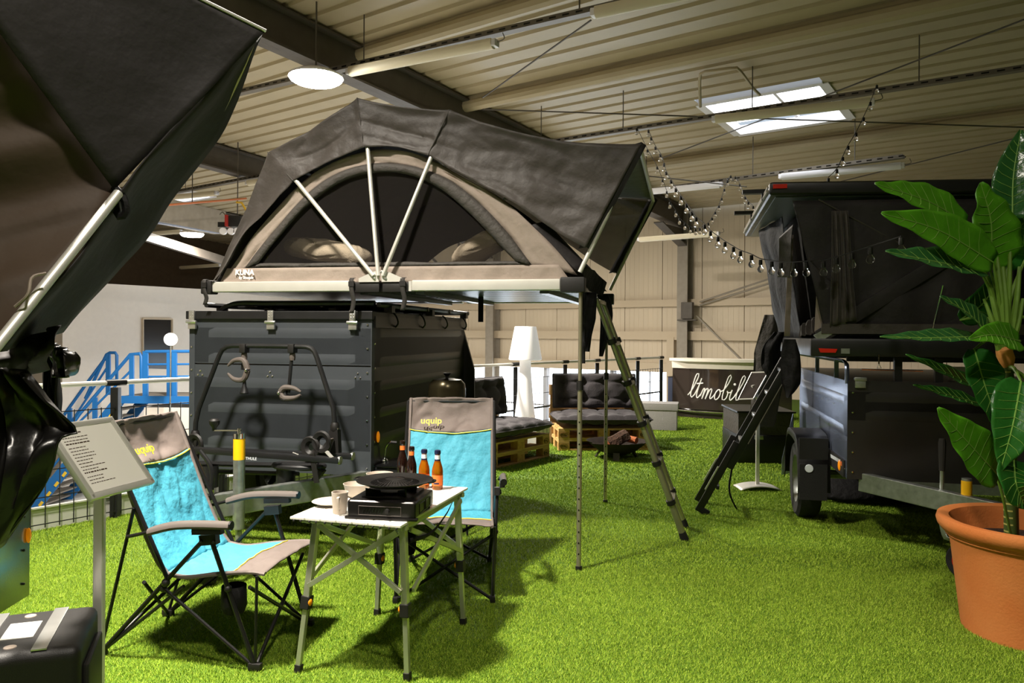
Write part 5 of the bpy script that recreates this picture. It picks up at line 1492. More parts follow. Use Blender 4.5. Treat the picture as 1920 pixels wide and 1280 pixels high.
# ------------------------------------------------------------------ dark trailer with the lift-up roof tent on the right
T2 = Frame(P(1588, 893, 5.45), -12.7)
t2 = fthing('trailer', 'dark glossy box trailer standing behind the terracotta plant pot', 'trailer', T2)
BX, BY, BZ0, BZ1 = 1.5, 2.35, 0.50, 1.19
mb = MB(); mb.span((0.008, 0.008, BZ0), (BX - 0.008, BY, BZ1)); mb.build('body', M['trailer_black'], t2, smooth=0)
mb = MB(); beaded(mb, 0.0, BY, BZ0, BZ1, 0.0, [BZ1 - 0.14, BZ1 - 0.36], axis='y', out=-1); mb.build('side_panel', M['trailer_reflect_tint'], t2, smooth=30)
mb = MB(); beaded(mb, 0.0, BX, BZ0, BZ1, 0.0, [BZ1 - 0.11, BZ1 - 0.24]); mb.build('front_panel', M['trailer_black'], t2, smooth=30)
rivets([(0.035, -0.004, BZ0 + 0.05 + 0.14 * k) for k in range(5)], (0, -1, 0), 0.009, M['chrome'], t2)
rivets([(-0.003, 0.06 + 0.3 * k, BZ0 + 0.06 + 0.05 * (k % 2)) for k in range(7)] + [(-0.003, 0.5 + 0.25 * k, BZ1 - 0.2) for k in range(5)], (-1, 0, 0), 0.007, M['chrome'], t2)
mb = MB(); c = T2.at(1613, 719, -0.01); mb.span((c.x - 0.035, -0.02, c.z - 0.03), (c.x + 0.035, 0, c.z + 0.03)); mb.span((c.x - 0.04, -0.026, c.z + 0.02), (c.x + 0.04, 0, c.z + 0.045)); mb.build('latch', M['galv'], t2, bevel=0.004)
# rail hoop along the top of the side panel
zr_ = BZ1 + 0.135
mb = MB(); mb.tube([V((0.0, 0.02, BZ1 - 0.02))] + cr([V((0.0, 0.02, zr_ - 0.08)), V((0.0, 0.04, zr_ - 0.02)), V((0.0, 0.12, zr_))], 8) + [V((0.0, BY - 0.02, zr_))], 0.022, 8, flat=0.5); mb.build('side_rail', M['trailer_reflect_tint'], t2)
for y in (0.42, 1.3):
    mb = MB(); mb.bar((0.0, y, BZ1), (0.0, y, zr_), 0.03, 0.02); mb.build('rail_post', M['trailer_reflect_tint'], t2, smooth=0)
for x in (0.34, 0.60, 0.9, 1.2, 1.46):
    mb = MB(); mb.bar((x, 0.06, BZ1), (x, 0.06, BZ1 + 0.17), 0.05, 0.04); mb.build('carrier_post', M['black_metal'], t2, smooth=0)
mb = MB(); mb.tube([(0.1, 0.05, BZ1 + 0.08), (0.5, 0.05, BZ1 + 0.075)], 0.006, 6); mb.build('tie_rod', M['chrome'], t2)
mb = MB()
for y in (0.3, 1.2, 2.1): mb.span((0.05, y - 0.02, BZ1 + 0.13), (BX - 0.05, y + 0.02, BZ1 + 0.17))
mb.build('carrier_bars', M['black_metal'], t2, smooth=0, kind='stuff')
for (x0, y0) in ((0.75, 0.25),):
    mb = MB(); mb.span((x0, y0, BZ1), (x0 + 0.35, y0 + 0.1, BZ1 + 0.10)); mb.build('white_panel', M['paper_grey'], t2, smooth=0)
# wheel, fender, markers
wy = 1.02
a_, b_ = MB(), MB(); wheel(a_, b_, V((-0.13, wy, 0.315)), (-1, 0, 0), 0.315, 0.18); wo = a_.build('wheel', M['rubber'], t2); b_.build('rim', M['galv'], wo)
a_, b_ = MB(), MB(); wheel(a_, b_, V((BX + 0.13, wy, 0.315)), (1, 0, 0), 0.315, 0.18); wo = a_.build('wheel', M['rubber'], t2); b_.build('rim', M['galv'], wo)
mb = MB(); ang = [(-0.42, 0.28), (-0.40, 0.52), (-0.30, 0.68), (-0.12, 0.715), (0.16, 0.715), (0.30, 0.66), (0.40, 0.5), (0.42, 0.30)]
rows = [[V((-0.245, wy + y, z - 0.05)), V((-0.24, wy + y, z)), V((-0.005, wy + y, z))] for y, z in cr([V((a, b, 0)) for a, b in ang], 22) and [(p.x, p.y) for p in cr([V((a, b, 0)) for a, b in ang], 22)]]
mb.sheet(rows); fd = mb.build('fender', M['black_plastic'], t2, smooth=40, solid=0.012)
mb = MB(); mb.span((-0.235, wy - 0.43, 0.22), (-0.03, wy - 0.41, 0.50)); mb.build('mud_flap', M['rubber'], t2, smooth=0)
mb = MB(); mb.span((-0.235, wy - 0.40, 0.52), (-0.02, wy - 0.385, 0.70)); mb.build('fender_front', M['black_plastic'], t2, smooth=0)
c = T2.at(1517, 878, wy - 0.435); mb = MB(); mb.lathe([(0, 0.006), (0.03, 0.005), (0.032, 0)], 18, c, Matrix.Rotation(math.pi / 2, 3, 'X')); mb.build('reflector', M['label_white'], t2, label='round white reflector')
c = T2.atx(1574, 872, -0.012); mb = MB(); mb.ball(c, 0.04, 12, 8, (0.3, 0.75, 1)); mb.build('side_marker', M['amber_lens'], t2, label='amber side marker lamp')
mb = MB()
for k in range(9):
    y = 0.55 - k * 0.045; mb.span((-0.014, y - 0.015, 0.565 + 0.002 * k), (-0.010, y + 0.012, 0.59 + 0.002 * k))
mb.build('lettering_strip', M['label_white'], t2, smooth=0, kind='stuff')
mb = MB(); mb.span((-0.014, 0.12, 0.57), (-0.010, 0.2, 0.60)); mb.build('lettering_end', M['label_orange'], t2, smooth=0)
mb = MB(); mb.span((-0.012, 0.06, BZ0), (-0.002, 1.3, BZ0 + 0.12)); mb.build('sill', M['black_plastic'], t2, smooth=0)
mb = MB(); pts = [T2.at(x, y, BY) for x, y in ((1487, 775), (1466, 862), (1466, 890), (1487, 885))]; mb.prism(pts, (0, 0.02, 0)); mb.build('tailgate_wing', M['trailer_reflect_tint'], t2, smooth=0)
# drawbar to the right front
ap2 = V((0.86, -0.76, 0.44))
for e in (V((0.10, 0.04, 0.48)), V((BX - 0.1, 0.04, 0.48))):
    mb = MB(); mb.bar(ap2 + V((-0.03 if e.x < 0.8 else 0.03, 0, 0)), e, 0.055, 0.13); mb.build('drawbar_beam', M['galv'], t2, bevel=0.006, smooth=0)
mb = MB(); mb.span((0.2, 0.0, 0.43), (BX - 0.2, 0.05, 0.5)); mb.tube([(0, wy, 0.36), (BX, wy, 0.36)], 0.035, 8); mb.build('axle_frame', M['galv'], t2, smooth=30)
hp0 = T2.l(P(1766, 912, 5.0)); 
mb = MB(); mb.tube([V((hp0.x, hp0.y, 0.46)), V((hp0.x, hp0.y, 0.66))], 0.013, 8); hl = mb.build('brake_handle', M['galv'], t2)
zt2 = T2.at(1766, 822, hp0.y).z
mb = MB(); mb.tube([V((hp0.x, hp0.y, 0.64)), V((hp0.x, hp0.y, zt2 - 0.03)), V((hp0.x, hp0.y, zt2))], [0.018, 0.024, 0.018], 10); mb.build('handle_grip', M['strap'], hl)
lp2 = [T2.at(x, y, -0.80) for x, y in ((1763, 955), (1766, 985), (1773, 1008), (1784, 1008), (1790, 985), (1790, 960))]
mb = MB(); mb.tube(cr(lp2, 18), 0.007, 6, flat=2.2); mb.build('safety_hook', M['galv'], t2)
mb = MB(); jq = T2.l(G(1800, 1085)); wc = V((jq.x + 0.03, jq.y, 0.11)); a_, b_ = MB(), MB(); wheel(a_, b_, wc, (0.7, 0.7, 0), 0.11, 0.07); wo = a_.build('jockey_wheel', M['rubber'], t2); b_.build('hub', M['red_lens'], wo)
mb = MB(); jz = T2.at(1855, 884, jq.y).z; mb.lathe([(0.03, 0.12), (0.03, 0.62), (0, 0.62)], 12, (wc.x + 0.02, wc.y + 0.05, 0)); jt = mb.build('jockey_tube', M['galv'], t2)
mb = MB(); mb.lathe([(0.031, 0.50), (0.0315, 0.505), (0.0315, 0.6), (0.031, 0.605)], 12, (wc.x + 0.02, wc.y + 0.05, 0)); mb.build('yellow_band', M['yellow_film'], jt)
mb = MB(); mb.tube(cr([ap2 + V((0, 0.2, 0.05)), ap2 + V((0.02, 0.05, 0.2)), ap2 + V((0.05, -0.1, 0.12))], 10), 0.018, 8); mb.build('hitch_lever', M['chrome'], t2)
mb = MB(); mb.bar(ap2 + V((0, 0.1, 0.08)), ap2 + V((0, -0.10, 0.07)), 0.09, 0.06); mb.ball(ap2 + V((0, -0.12, 0.07)), 0.055, 12, 8); mb.build('coupling', M['black_metal'], t2)
# dark cloth bag lying under the trailer
g0 = T2.l(G(1540, 945)); g1 = T2.l(G(1722, 945))
mb = MB(); rows = []
for i in range(25):
    f = i / 24; x = g0.x + (g1.x - g0.x) * f; h = 0.20 * (math.sin(math.pi * min(1, f * 0.9 + 0.08)) ** 0.5)
    rows.append([V((x, g0.y + 0.30 + 0.28 * math.cos(a) * (0.6 + 0.4 * math.sin(math.pi * f)), max(0.004, 0.02 + h * math.sin(a) + 0.03 * nz((x * 5, a, 1), 1)))) for a in [math.pi * j / 12 for j in range(13)]])
mb.sheet(rows); o = mb.build('cover_bag', M['black_cloth'], None, smooth=60, solid=0.01); o.location = T2.o; o.rotation_euler = (0, 0, T2.a)
tag(o, 'black cloth bag lying on the grass under the dark trailer', 'bag')

# ------------------------------------------------------------------ lift-up hard shell tent
ht2 = fthing('roof_tent', 'black hard shell roof tent lifted open above the dark trailer, side cloth hanging', 'tent', T2)
TB0 = T2.at(1528, 655, 0.0)
bz0, bz1 = BZ1 + 0.17, BZ1 + 0.30
bx0 = TB0.x - 0.04
mb = MB(); mb.span((bx0, -0.06, bz0), (bx0 + 2.1, BY - 0.02, bz1)); mb.build('base_tray', M['black_metal'], ht2, bevel=0.02)
for (px, py, w, nm, m_) in ((1552, 657.5, 0.062, 'reflector', 'red_lens'),):
    c = T2.at(px, py, -0.065); mb = MB(); mb.prism([(c.x - w, -0.065, c.z + 0.018), (c.x + w, -0.065, c.z + 0.014), (c.x + w - 0.012, -0.065, c.z - 0.012), (c.x - w + 0.012, -0.065, c.z - 0.012)], (0, -0.01, 0)); mb.build(nm, M[m_], ht2, smooth=0)
c = T2.at(1585, 658, -0.065); mb = MB(); mb.span((c.x - 0.028, -0.07, c.z - 0.018), (c.x + 0.028, -0.06, c.z + 0.018)); mb.build('type_plate', M['galv'], ht2, smooth=0)
c = T2.at(1648, 664, -0.075); mb = MB(); mb.tube([c, T2.at(1648, 682, -0.075)], 0.005, 6); mb.build('pull_rod', M['brass_dome'], ht2)
mb = MB(); mb.tube([T2.at(x, y, -0.075) for x, y in ((1648, 682), (1644.5, 690), (1652.5, 690))], 0.004, 6, closed=True); mb.build('pull_ring', M['galv'], ht2)
S0 = T2.at(1441, 356, 0.0)
sx0, sz0 = S0.x, S0.z
tilt = 0.02
def sh(x, y, z): return V((x, y, z - tilt * (x - sx0)))
mb = MB()
outl = [(sx0, -0.05), (sx0 + 2.3, -0.05), (sx0 + 2.3, BY), (sx0, BY)]
mb.prism([sh(x, y, sz0 - 0.045) for x, y in outl], (0, 0, 0.095)); mb.build('shell', M['black_metal'], ht2, bevel=0.028, seg=3)
inn = [(sx0 + 0.05, 0.02), (sx0 + 2.2, 0.02), (sx0 + 2.2, BY - 0.07), (sx0 + 0.05, BY - 0.07)]
mb = MB(); mb.prism([sh(x, y, sz0 - 0.052) for x, y in inn], (0, 0, 0.006)); mb.build('shell_lining', M['shell_under'], ht2, smooth=0)
mb = MB(); mb.tube([sh(sx0 - 0.006, 0.0, sz0 - 0.01), sh(sx0 - 0.006, BY - 0.05, sz0 - 0.01)], 0.012, 6); mb.tube([sh(sx0 - 0.003, 0.0, sz0 + 0.02), sh(sx0 - 0.003, BY - 0.05, sz0 + 0.02)], 0.008, 6); mb.build('edge_strip', M['beam_grey'], ht2, kind='stuff')
c = V((sx0 + 0.07, -0.056, sz0 + 0.012)); mb = MB(); mb.span((c.x - 0.045, -0.062, c.z - 0.014), (c.x + 0.05, -0.045, c.z + 0.016)); mb.build('reflector', M['red_lens'], ht2, smooth=0)
for y in (0.32, 1.35):
    mb = MB(); mb.span((sx0 - 0.16, y - 0.03, sz0 + 0.03), (sx0 + 0.02, y + 0.03, sz0 + 0.06)); mb.span((sx0 - 0.02, y - 0.02, sz0 - 0.02), (sx0 + 0.0, y + 0.02, sz0 + 0.04)); mb.build('roof_bar', M['black_metal'], ht2, smooth=0)
# cross arms
for (p, q) in (((1535, 632), (1742, 505)),):
    a, b = T2.at(*p, -0.03), T2.at(*q, -0.03); d = (b - a).normalized()
    mb = MB(); mb.bar(a, b + d * 0.4, 0.03, 0.10); mb.build('lift_arm', M['fly_dark'], ht2, bevel=0.006)
    mb = MB(); mb.bar(a - d * 0.02, a + d * 0.2, 0.035, 0.06)
    for k in range(3): mb.ball(a + d * (0.16 + 0.03 * (k % 2)) + V((0, -0.02, 0.02 * (k - 1))), 0.006, 6, 4)
    mb.build('arm_bracket', M['galv'], ht2)
mb = MB(); mb.tube([T2.at(1768, 535, -0.05), T2.at(1748, 618, -0.05)], 0.006, 6); mb.build('gas_strut', M['chrome'], ht2)
mb = MB(); mb.tube([T2.at(1535, 374, -0.02), T2.at(1685, 455, -0.02)], 0.006, 6); mb.build('guy_line', M['fly'], ht2)
# fabric: hanging front wall (taut left edge), left end wall and inner dark box
def cloth(name, quad, m, seed, amp=0.02, folds=0.0, nu=30, nv=20, solid=0.004):
    a, b, c, d = [V(p) for p in quad]; rows = []
    for i in range(nv + 1):
        f = i / nv; row = []
        for j in range(nu + 1):
            g = j / nu
            p = a.lerp(b, g).lerp(d.lerp(c, g), f)
            n = (b - a).cross(d - a).normalized()
            k = math.sin(math.pi * f) ** 0.6
            row.append(p + n * (amp * nz(p, 4, seed) + folds * math.sin(g * 19 + seed + 2 * nz((g * 3, f, seed), 1)) * (0.3 + 0.7 * k)))
        rows.append(row)
    mb = MB(); mb.sheet(rows); return mb.build(name, M[m], ht2, smooth=60, solid=solid)
yq = -0.02
cloth('front_wall', [T2.at(1486, 376, yq), T2.at(1900, 372, yq), T2.at(1900, 632, yq), T2.at(1548, 628, yq)], 'fly_dark', 3, 0.03, 0.012, nu=70)
cloth('front_pleat', [T2.at(1560, 395, yq - 0.03), T2.at(1590, 395, yq - 0.03), T2.at(1606, 600, yq - 0.05), T2.at(1556, 610, yq - 0.05)], 'fly', 6, 0.02, 0.02)
el = T2.at(1410, 445, BY - 0.4); 
cloth('end_wall', [V((sx0 + 0.08, BY - 0.5, sz0 - 0.06)), V((sx0 + 0.2, 0.9, sz0 - 0.06)), V((bx0 + 0.05, 0.75, bz1)), V((bx0 + 0.02, BY - 0.3, bz1))], 'black_cloth', 8, 0.03, 0.008)
cloth('door_jamb', [T2.at(1480, 440, 0.62), T2.at(1488, 440, 0.62), T2.at(1481, 630, 0.62), T2.at(1470, 630, 0.62)], 'taupe', 2, 0.004)
cloth('rolled_door', [T2.at(1462, 445, 0.6), T2.at(1488, 420, 0.5), T2.at(1480, 520, 0.6), T2.at(1455, 520, 0.7)], 'fly', 4, 0.03)
cloth('door_jamb', [T2.at(1531, 545, 0.05), T2.at(1536, 555, 0.05), T2.at(1548, 620, 0.03), T2.at(1527, 622, 0.06)], 'taupe', 5, 0.004)
mb = MB(); mb.prism([(bx0 + 0.14, 0.0, bz1), (bx0 + 1.9, 0.0, bz1), (bx0 + 1.9, 0.0, sz0 - 0.08), (sx0 + 0.30, 0.0, sz0 - 0.065)], (0, 0.0001, 0)); mb.v = []; mb.f = []; mb.m = []; mb.prism([(bx0 + 0.14, 0.72, bz1), (bx0 + 1.9, 0.72, bz1), (bx0 + 1.9, 0.72, sz0 - 0.10), (sx0 + 0.30, 0.72, sz0 - 0.065)], (0, BY - 0.85, 0)); mb.build('interior_dark_fill', M['black_cloth'], ht2, smooth=0)  # solid black block stands in for the shade inside the tent
mb = MB(); p0 = T2.at(1540, 612, -0.05); mb.span((p0.x, -0.055, p0.z - 0.05), (p0.x + 1.5, -0.04, p0.z + 0.02)); mb.build('skirt_band', M['fly'], ht2, smooth=0)
cloth('cloth_fold', [T2.at(1500, 612, 0.2), T2.at(1530, 592, 0.2), T2.at(1530, 628, 0.1), T2.at(1496, 630, 0.1)], 'fly', 7, 0.03, 0.015)

# ladder of the shell tent
fa_, fb_ = G(1318, 963), G(1318, 963) + T2.y * 0.42
tA = onplane(1496, 650, T2.w(0, 0.85), T2.y); tB = tA + T2.y * 0.40
l2d = thing('ladder', 'black sliding ladder leaning against the lifted shell tent', 'ladder', T2.o, T2.a)
for f, q in ((fa_, tA), (fb_, tB)):
    f, q = T2.l(f), T2.l(q)
    d = (q - f).normalized(); side = V((0, 1, 0)); nn = d.cross(side).normalized()
    mb = MB(); mb.bar(f.lerp(q, 0.28), q, 0.03, 0.065, up=nn); st = mb.build('stile', M['black_metal'], l2d, bevel=0.005)
    mb = MB(); mb.bar(f + nn * 0.045, f.lerp(q, 0.42) + nn * 0.045, 0.03, 0.06, up=nn); mb.build('lower_stile', M['black_metal'], st, bevel=0.005)
    mb = MB(); mb.bar(f.lerp(q, 0.44) + nn * -0.035, q + nn * -0.035, 0.032, 0.006, up=nn); mb.build('edge_strip', M['beam_grey'], st, smooth=0)
    mb = MB(); mb.bar(f.lerp(q, 0.12) + nn * 0.08, f.lerp(q, 0.26) + nn * 0.08, 0.02, 0.012, up=nn); mb.build('slide_plate', M['alu'], st, smooth=0)
    mb = MB(); mb.bar(f, f + d * 0.05, 0.04, 0.08, up=nn); mb.build('foot', M['rubber'], st, bevel=0.006)
for k in (0.16, 0.3, 0.39, 0.43, 0.58, 0.72, 0.86, 0.98):
    a = T2.l(fa_).lerp(T2.l(tA), k); b = T2.l(fb_).lerp(T2.l(tB), k)
    mb = MB(); mb.bar(a, b, 0.028, 0.03); mb.build('rung', M['alu' if k in (0.39, 0.43, 0.72, 0.58) else 'black_metal'], l2d, bevel=0.004)
mb = MB(); sp0 = T2.l(P(1372, 880, 6.6)); mb.tube(cr([sp0, sp0 + V((-0.02, 0, -0.15)), sp0 + V((0.0, 0, -0.25)), T2.l(G(1382, 955))], 14), 0.008, 6); mb.build('strap', M['black_cloth'], l2d)
hang('ladder_bag', 'pointed black cloth bag hanging over the shiny side of the dark trailer', 'bag', T2, [T2.at(1514, 636, -0.02) + V((-0.12, 0, 0)), T2.at(1516, 680, -0.02) + V((-0.12, 0, 0)), T2.at(1516, 725, -0.02) + V((-0.12, 0, 0)), T2.at(1510, 746, -0.02) + V((-0.12, 0, 0))], [0.08, 0.13, 0.14, 0.13, 0.02], 'black_cloth', (1, 0, 0), 2, 0.045, 2)
hang('ladder_bag', 'black cloth flap hanging left of the black ladder head', 'bag', T2, [T2.at(1462, 622, 1.6), T2.at(1446, 655, 1.6), T2.at(1452, 700, 1.6), T2.at(1462, 720, 1.6)], [0.10, 0.16, 0.2, 0.1], 'black_cloth', (1, 0, 0), 5, 0.04)
hang('cloth_strip', 'dark grey cloth hanging to the floor behind the black ladder', 'cloth', T2, [T2.at(1452, 590, 2.6), T2.at(1445, 680, 2.6), T2.at(1435, 750, 2.6), T2.at(1430, 800, 2.6)], [0.2, 0.35, 0.3, 0.25], 'band', (1, 0, 0), 6, 0.05)

# small box trailer far behind the ladder
d0 = G(1383, 868); FB = Frame(d0, -4)
sb = fthing('box_trailer', 'low black box trailer with grey upper panel behind the black ladder', 'trailer', FB)
bw = 0.66; bh = FB.at(1420, 774, 0).z; bm_ = FB.at(1420, 816, 0).z
mb = MB(); mb.span((0, 0, 0.0), (bw, 0.9, bm_)); mb.build('lower_body', M['black_metal'], sb, bevel=0.01)
mb = MB(); mb.span((0.01, 0.02, bm_), (bw - 0.01, 0.9, bh)); mb.build('upper_panel', M['band'], sb, smooth=0)
mb = MB(); mb.span((-0.01, -0.005, bh), (bw + 0.01, 0.92, bh + 0.02)); mb.build('top_edge', M['black_metal'], sb, smooth=0)
c = FB.at(1423, 819, -0.01); mb = MB(); mb.span((c.x - 0.05, -0.02, c.z - 0.03), (c.x + 0.05, 0.0, c.z + 0.02)); mb.build('clasp', M['galv'], sb, bevel=0.004)
# sign stand with curved foot plate
sg2o = G(1420, 916)
F2 = Frame(sg2o, 0)
sg2 = fthing('sign_stand', 'silver sign stand with curved foot plate behind the black ladder', 'sign', F2)
pz = F2.at(1417, 745, 0).z
mb = MB(); mb.bar((0, 0, 0.02), (0, 0, pz), 0.036, 0.024); mb.build('post', M['alu_matte'], sg2, bevel=0.006)
mb = MB(); rows = [[V((x, y, 0.008 + 0.035 * (1 - (x / 0.2) ** 2))) for y in (-0.13, -0.05, 0.05, 0.13)] for x in np.linspace(-0.2, 0.2, 13)]; mb.sheet(rows); mb.build('foot_plate', M['alu_matte'], sg2, solid=0.008)
pq = [F2.at(*p, dy) for p, dy in (((1410, 698), 0.12), ((1441, 697), -0.08), ((1413, 747), -0.14), ((1385, 748), 0.06))]
mb = MB(); nq = (pq[1] - pq[0]).cross(pq[3] - pq[0]).normalized(); mb.prism(pq, nq * 0.014); mb.build('sign_back', M['steel_rough'], sg2, smooth=0, label='dark back of the tilted sign panel')
mb = MB(); loop = pq
for a, b in zip(loop, loop[1:] + loop[:1]): mb.bar(a, b, 0.009, 0.012)
mb.build('frame', M['alu_matte'], sg2, smooth=0)
mb = MB(); mb.bar(V((0, 0, pz - 0.02)), (pq[0] + pq[2]) / 2, 0.03, 0.03); mb.build('bracket', M['alu_matte'], sg2, smooth=0)

# ------------------------------------------------------------------ plant in the terracotta pot
PC = G(1937, 1185); PC = V((PC.x, PC.y, 0))
PF = Frame(PC, 0)
pot = fthing('plant_pot', 'large terracotta pot with rolled rim at the right edge', 'plant pot', PF)
zr = PF.at(1937, 975, 0).z; k_ = 1450 / PC.y
ro_ = 162 / k_; rb = 118 / k_
mb = MB(); mb.lathe([(0, 0.0), (rb, 0.0), (rb * 1.01, 0.02), (rb + (ro_ * 0.86 - rb) * 0.9, zr - 0.14), (ro_ * 0.875, zr - 0.105), (ro_ * 0.90, zr - 0.10), (ro_ * 0.905, zr - 0.085), (ro_ * 0.94, zr - 0.078), (ro_ * 0.985, zr - 0.05), (ro_, zr - 0.025), (ro_ * 0.985, zr - 0.004), (ro_ * 0.93, zr), (ro_ * 0.86, zr - 0.01), (ro_ * 0.84, zr - 0.04), (ro_ * 0.80, zr - 0.3), (ro_ * 0.7, zr - 0.45)], 72); mb.build('pot_body', M['terracotta'], pot, smooth=40)
mb = MB(); mb.lathe([(0, zr - 0.12), (ro_ * 0.4, zr - 0.10), (ro_ * 0.82, zr - 0.13)], 36); mb.build('soil', M['soil'], pot)
D0 = PC.y
pz0 = zr - 0.096
plant = thing('potted_plant', 'tall artificial plant with broad green leaves rising from the terracotta pot', 'plant', V((PC.x, PC.y, pz0)))
PO = V((PC.x, PC.y, pz0))
def pp_(px, py, dD=0.0): return P(px, py, D0 + dD) - PO
def leaf_mat(name, base, under, rough):
    m = mat(name, base, rough, var=0.12, vscale=10, bump=0.15, bscale=30)
    return m
LM = {'b': leaf_mat('leaf_bright', (72, 132, 22), 0, 0.42), 'd': leaf_mat('leaf_deep', (34, 88, 28), 0, 0.3), 'g': leaf_mat('leaf_gloss', (40, 84, 40), 0, 0.2)}
vein = mat('leaf_vein', (112, 150, 66), 0.4)
def leaf(base, mid, tipp, width, m, roll=0.0, cup=0.25, start=None, wave=0.03, tight=0.5):
    c = cr([base, mid, tipp], 22)
    view = V((0, -1, 0.25))
    rows = []; spine = []; NR = []
    for i, p in enumerate(c):
        t = i / 21
        tg = (c[min(i + 1, 21)] - c[max(i - 1, 0)]).normalized()
        side = tg.cross(view).normalized(); nrm = side.cross(tg).normalized()
        R = Matrix.Rotation(roll, 3, tg); side = R @ side; nrm = R @ nrm
        w = width * (math.sin(math.pi * min(1, t * 0.94 + 0.03) ** tight) ** 0.85) * (1 - 0.15 * t)
        row = []
        for j in range(-5, 6):
            s = j / 5
            rip = wave * math.sin(t * 26 + (2 if s > 0 else 0)) * abs(s) ** 2 * width
            off = cup * abs(s) * w * 0.5 + rip + 0.004 * math.sin(t * 70) * abs(s) * (1 - abs(s)) * 4 * 0.3
            row.append(p + side * (s * w * 0.5) + nrm * off)
        NR.append(nrm); rows.append(row); spine.append(p + nrm * 0.0022)
    mb = MB(); mb.sheet(rows); lf = mb.build('leaf', LM[m], plant, smooth=60, solid=0.0015)
    mb = MB(); mb.tube([p for p in spine], [0.004 * (1 - 0.8 * i / 21) + 0.0008 for i in range(22)], 5)
    for i in range(3, 19, 2):                  # side veins
        for s in (0, 10):
            a = spine[i]; q = rows[min(i + 2, 21)][s]; mdl = rows[min(i + 1, 21)][5 + (s - 5) // 2]
            mb.tube([a, mdl + NR[i] * 0.0022, q], [0.0018, 0.0014, 0.0006], 4, cap=False)
    mb.build('midrib', vein, lf)
    if start is not None:
        cc = cr([start, start.lerp(base, 0.5) + V((0, 0, 0.03)), base], 10)
        mb = MB(); mb.tube(cc, [0.014 - 0.009 * i / 9 for i in range(10)], 8); mb.build('petiole', M['stem'], lf)
crown = pp_(1878, 610, 0.0)
w1 = 1 / k_
LEAVES = [
    # base, mid, tip, width px, mat, roll, cup, start
    ((1812, 420, 0.02), (1740, 378, -0.08), (1640, 345, -0.22), 82, 'b', 0.25, 0.18, crown),
    ((1856, 505, 0.00), (1858, 420, -0.05), (1838, 342, -0.08), 128, 'b', 0.15, 0.12, crown),
    ((1862, 492, -0.08), (1760, 432, -0.2), (1652, 400, -0.3), 82, 'b', -0.1, 0.22, crown),
    ((1838, 508, -0.04), (1750, 490, -0.22), (1660, 472, -0.3), 74, 'g', 0.5, 0.35, crown),
    ((1898, 410, 0.03), (1900, 330, 0.05), (1914, 244, 0.08), 82, 'g', -0.25, 0.25, crown),
    ((1862, 640, -0.05), (1818, 590, -0.15), (1762, 556, -0.22), 58, 'g', 0.5, 0.3, crown),
    ((1830, 632, -0.08), (1745, 634, -0.25), (1650, 632, -0.38), 44, 'g', 0.7, 0.35, crown),
    ((1912, 640, -0.12), (1862, 628, -0.25), (1816, 636, -0.33), 58, 'b', 0.2, 0.25, crown),
    ((1850, 735, 0.05), (1775, 700, -0.05), (1698, 665, -0.15), 44, 'd', 0.6, 0.3, pp_(1884, 700, 0.02)),
    ((1838, 758, 0.08), (1775, 740, 0.0), (1712, 722, -0.08), 40, 'd', 0.7, 0.3, pp_(1884, 720, 0.03)),
    ((1826, 655, -0.1), (1850, 735, -0.16), (1878, 812, -0.18), 82, 'd', -0.15, 0.25, pp_(1880, 640, 0)),
    ((1872, 892, -0.10), (1815, 830, -0.2), (1757, 765, -0.26), 92, 'b', 0.0, 0.25, pp_(1888, 800, 0.0)),
    ((1914, 715, -0.20), (1898, 800, -0.28), (1876, 880, -0.28), 92, 'd', 0.2, 0.25, pp_(1890, 690, 0.0)),
    ((1900, 862, -0.22), (1905, 910, -0.28), (1922, 952, -0.24), 88, 'd', -0.2, 0.2, pp_(1892, 830, 0.0)),
    ((1930, 470, 0.1), (1990, 400, 0.1), (2080, 380, 0.05), 90, 'b', 0.2, 0.2, crown),
    ((1940, 600, 0.0), (2010, 560, -0.1), (2090, 560, -0.2), 80, 'd', 0.3, 0.25, crown),
    ((1945, 740, -0.05), (2010, 730, -0.1), (2080, 770, -0.2), 80, 'd', 0.2, 0.25, pp_(1890, 690, 0.0)),
    ((1880, 500, 0.2), (1900, 440, 0.3), (1960, 380, 0.42), 90, 'd', 0.1, 0.2, crown),
    ((1800, 600, 0.2), (1850, 560, 0.3), (1890, 480, 0.4), 60, 'd', 0.1, 0.2, crown),
]
for b, m_, t_, w, mm, rl_, cp, st_ in LEAVES:
    leaf(pp_(*b), pp_(*m_), pp_(*t_), w * w1, mm, rl_, cp, st_, tight=0.62)
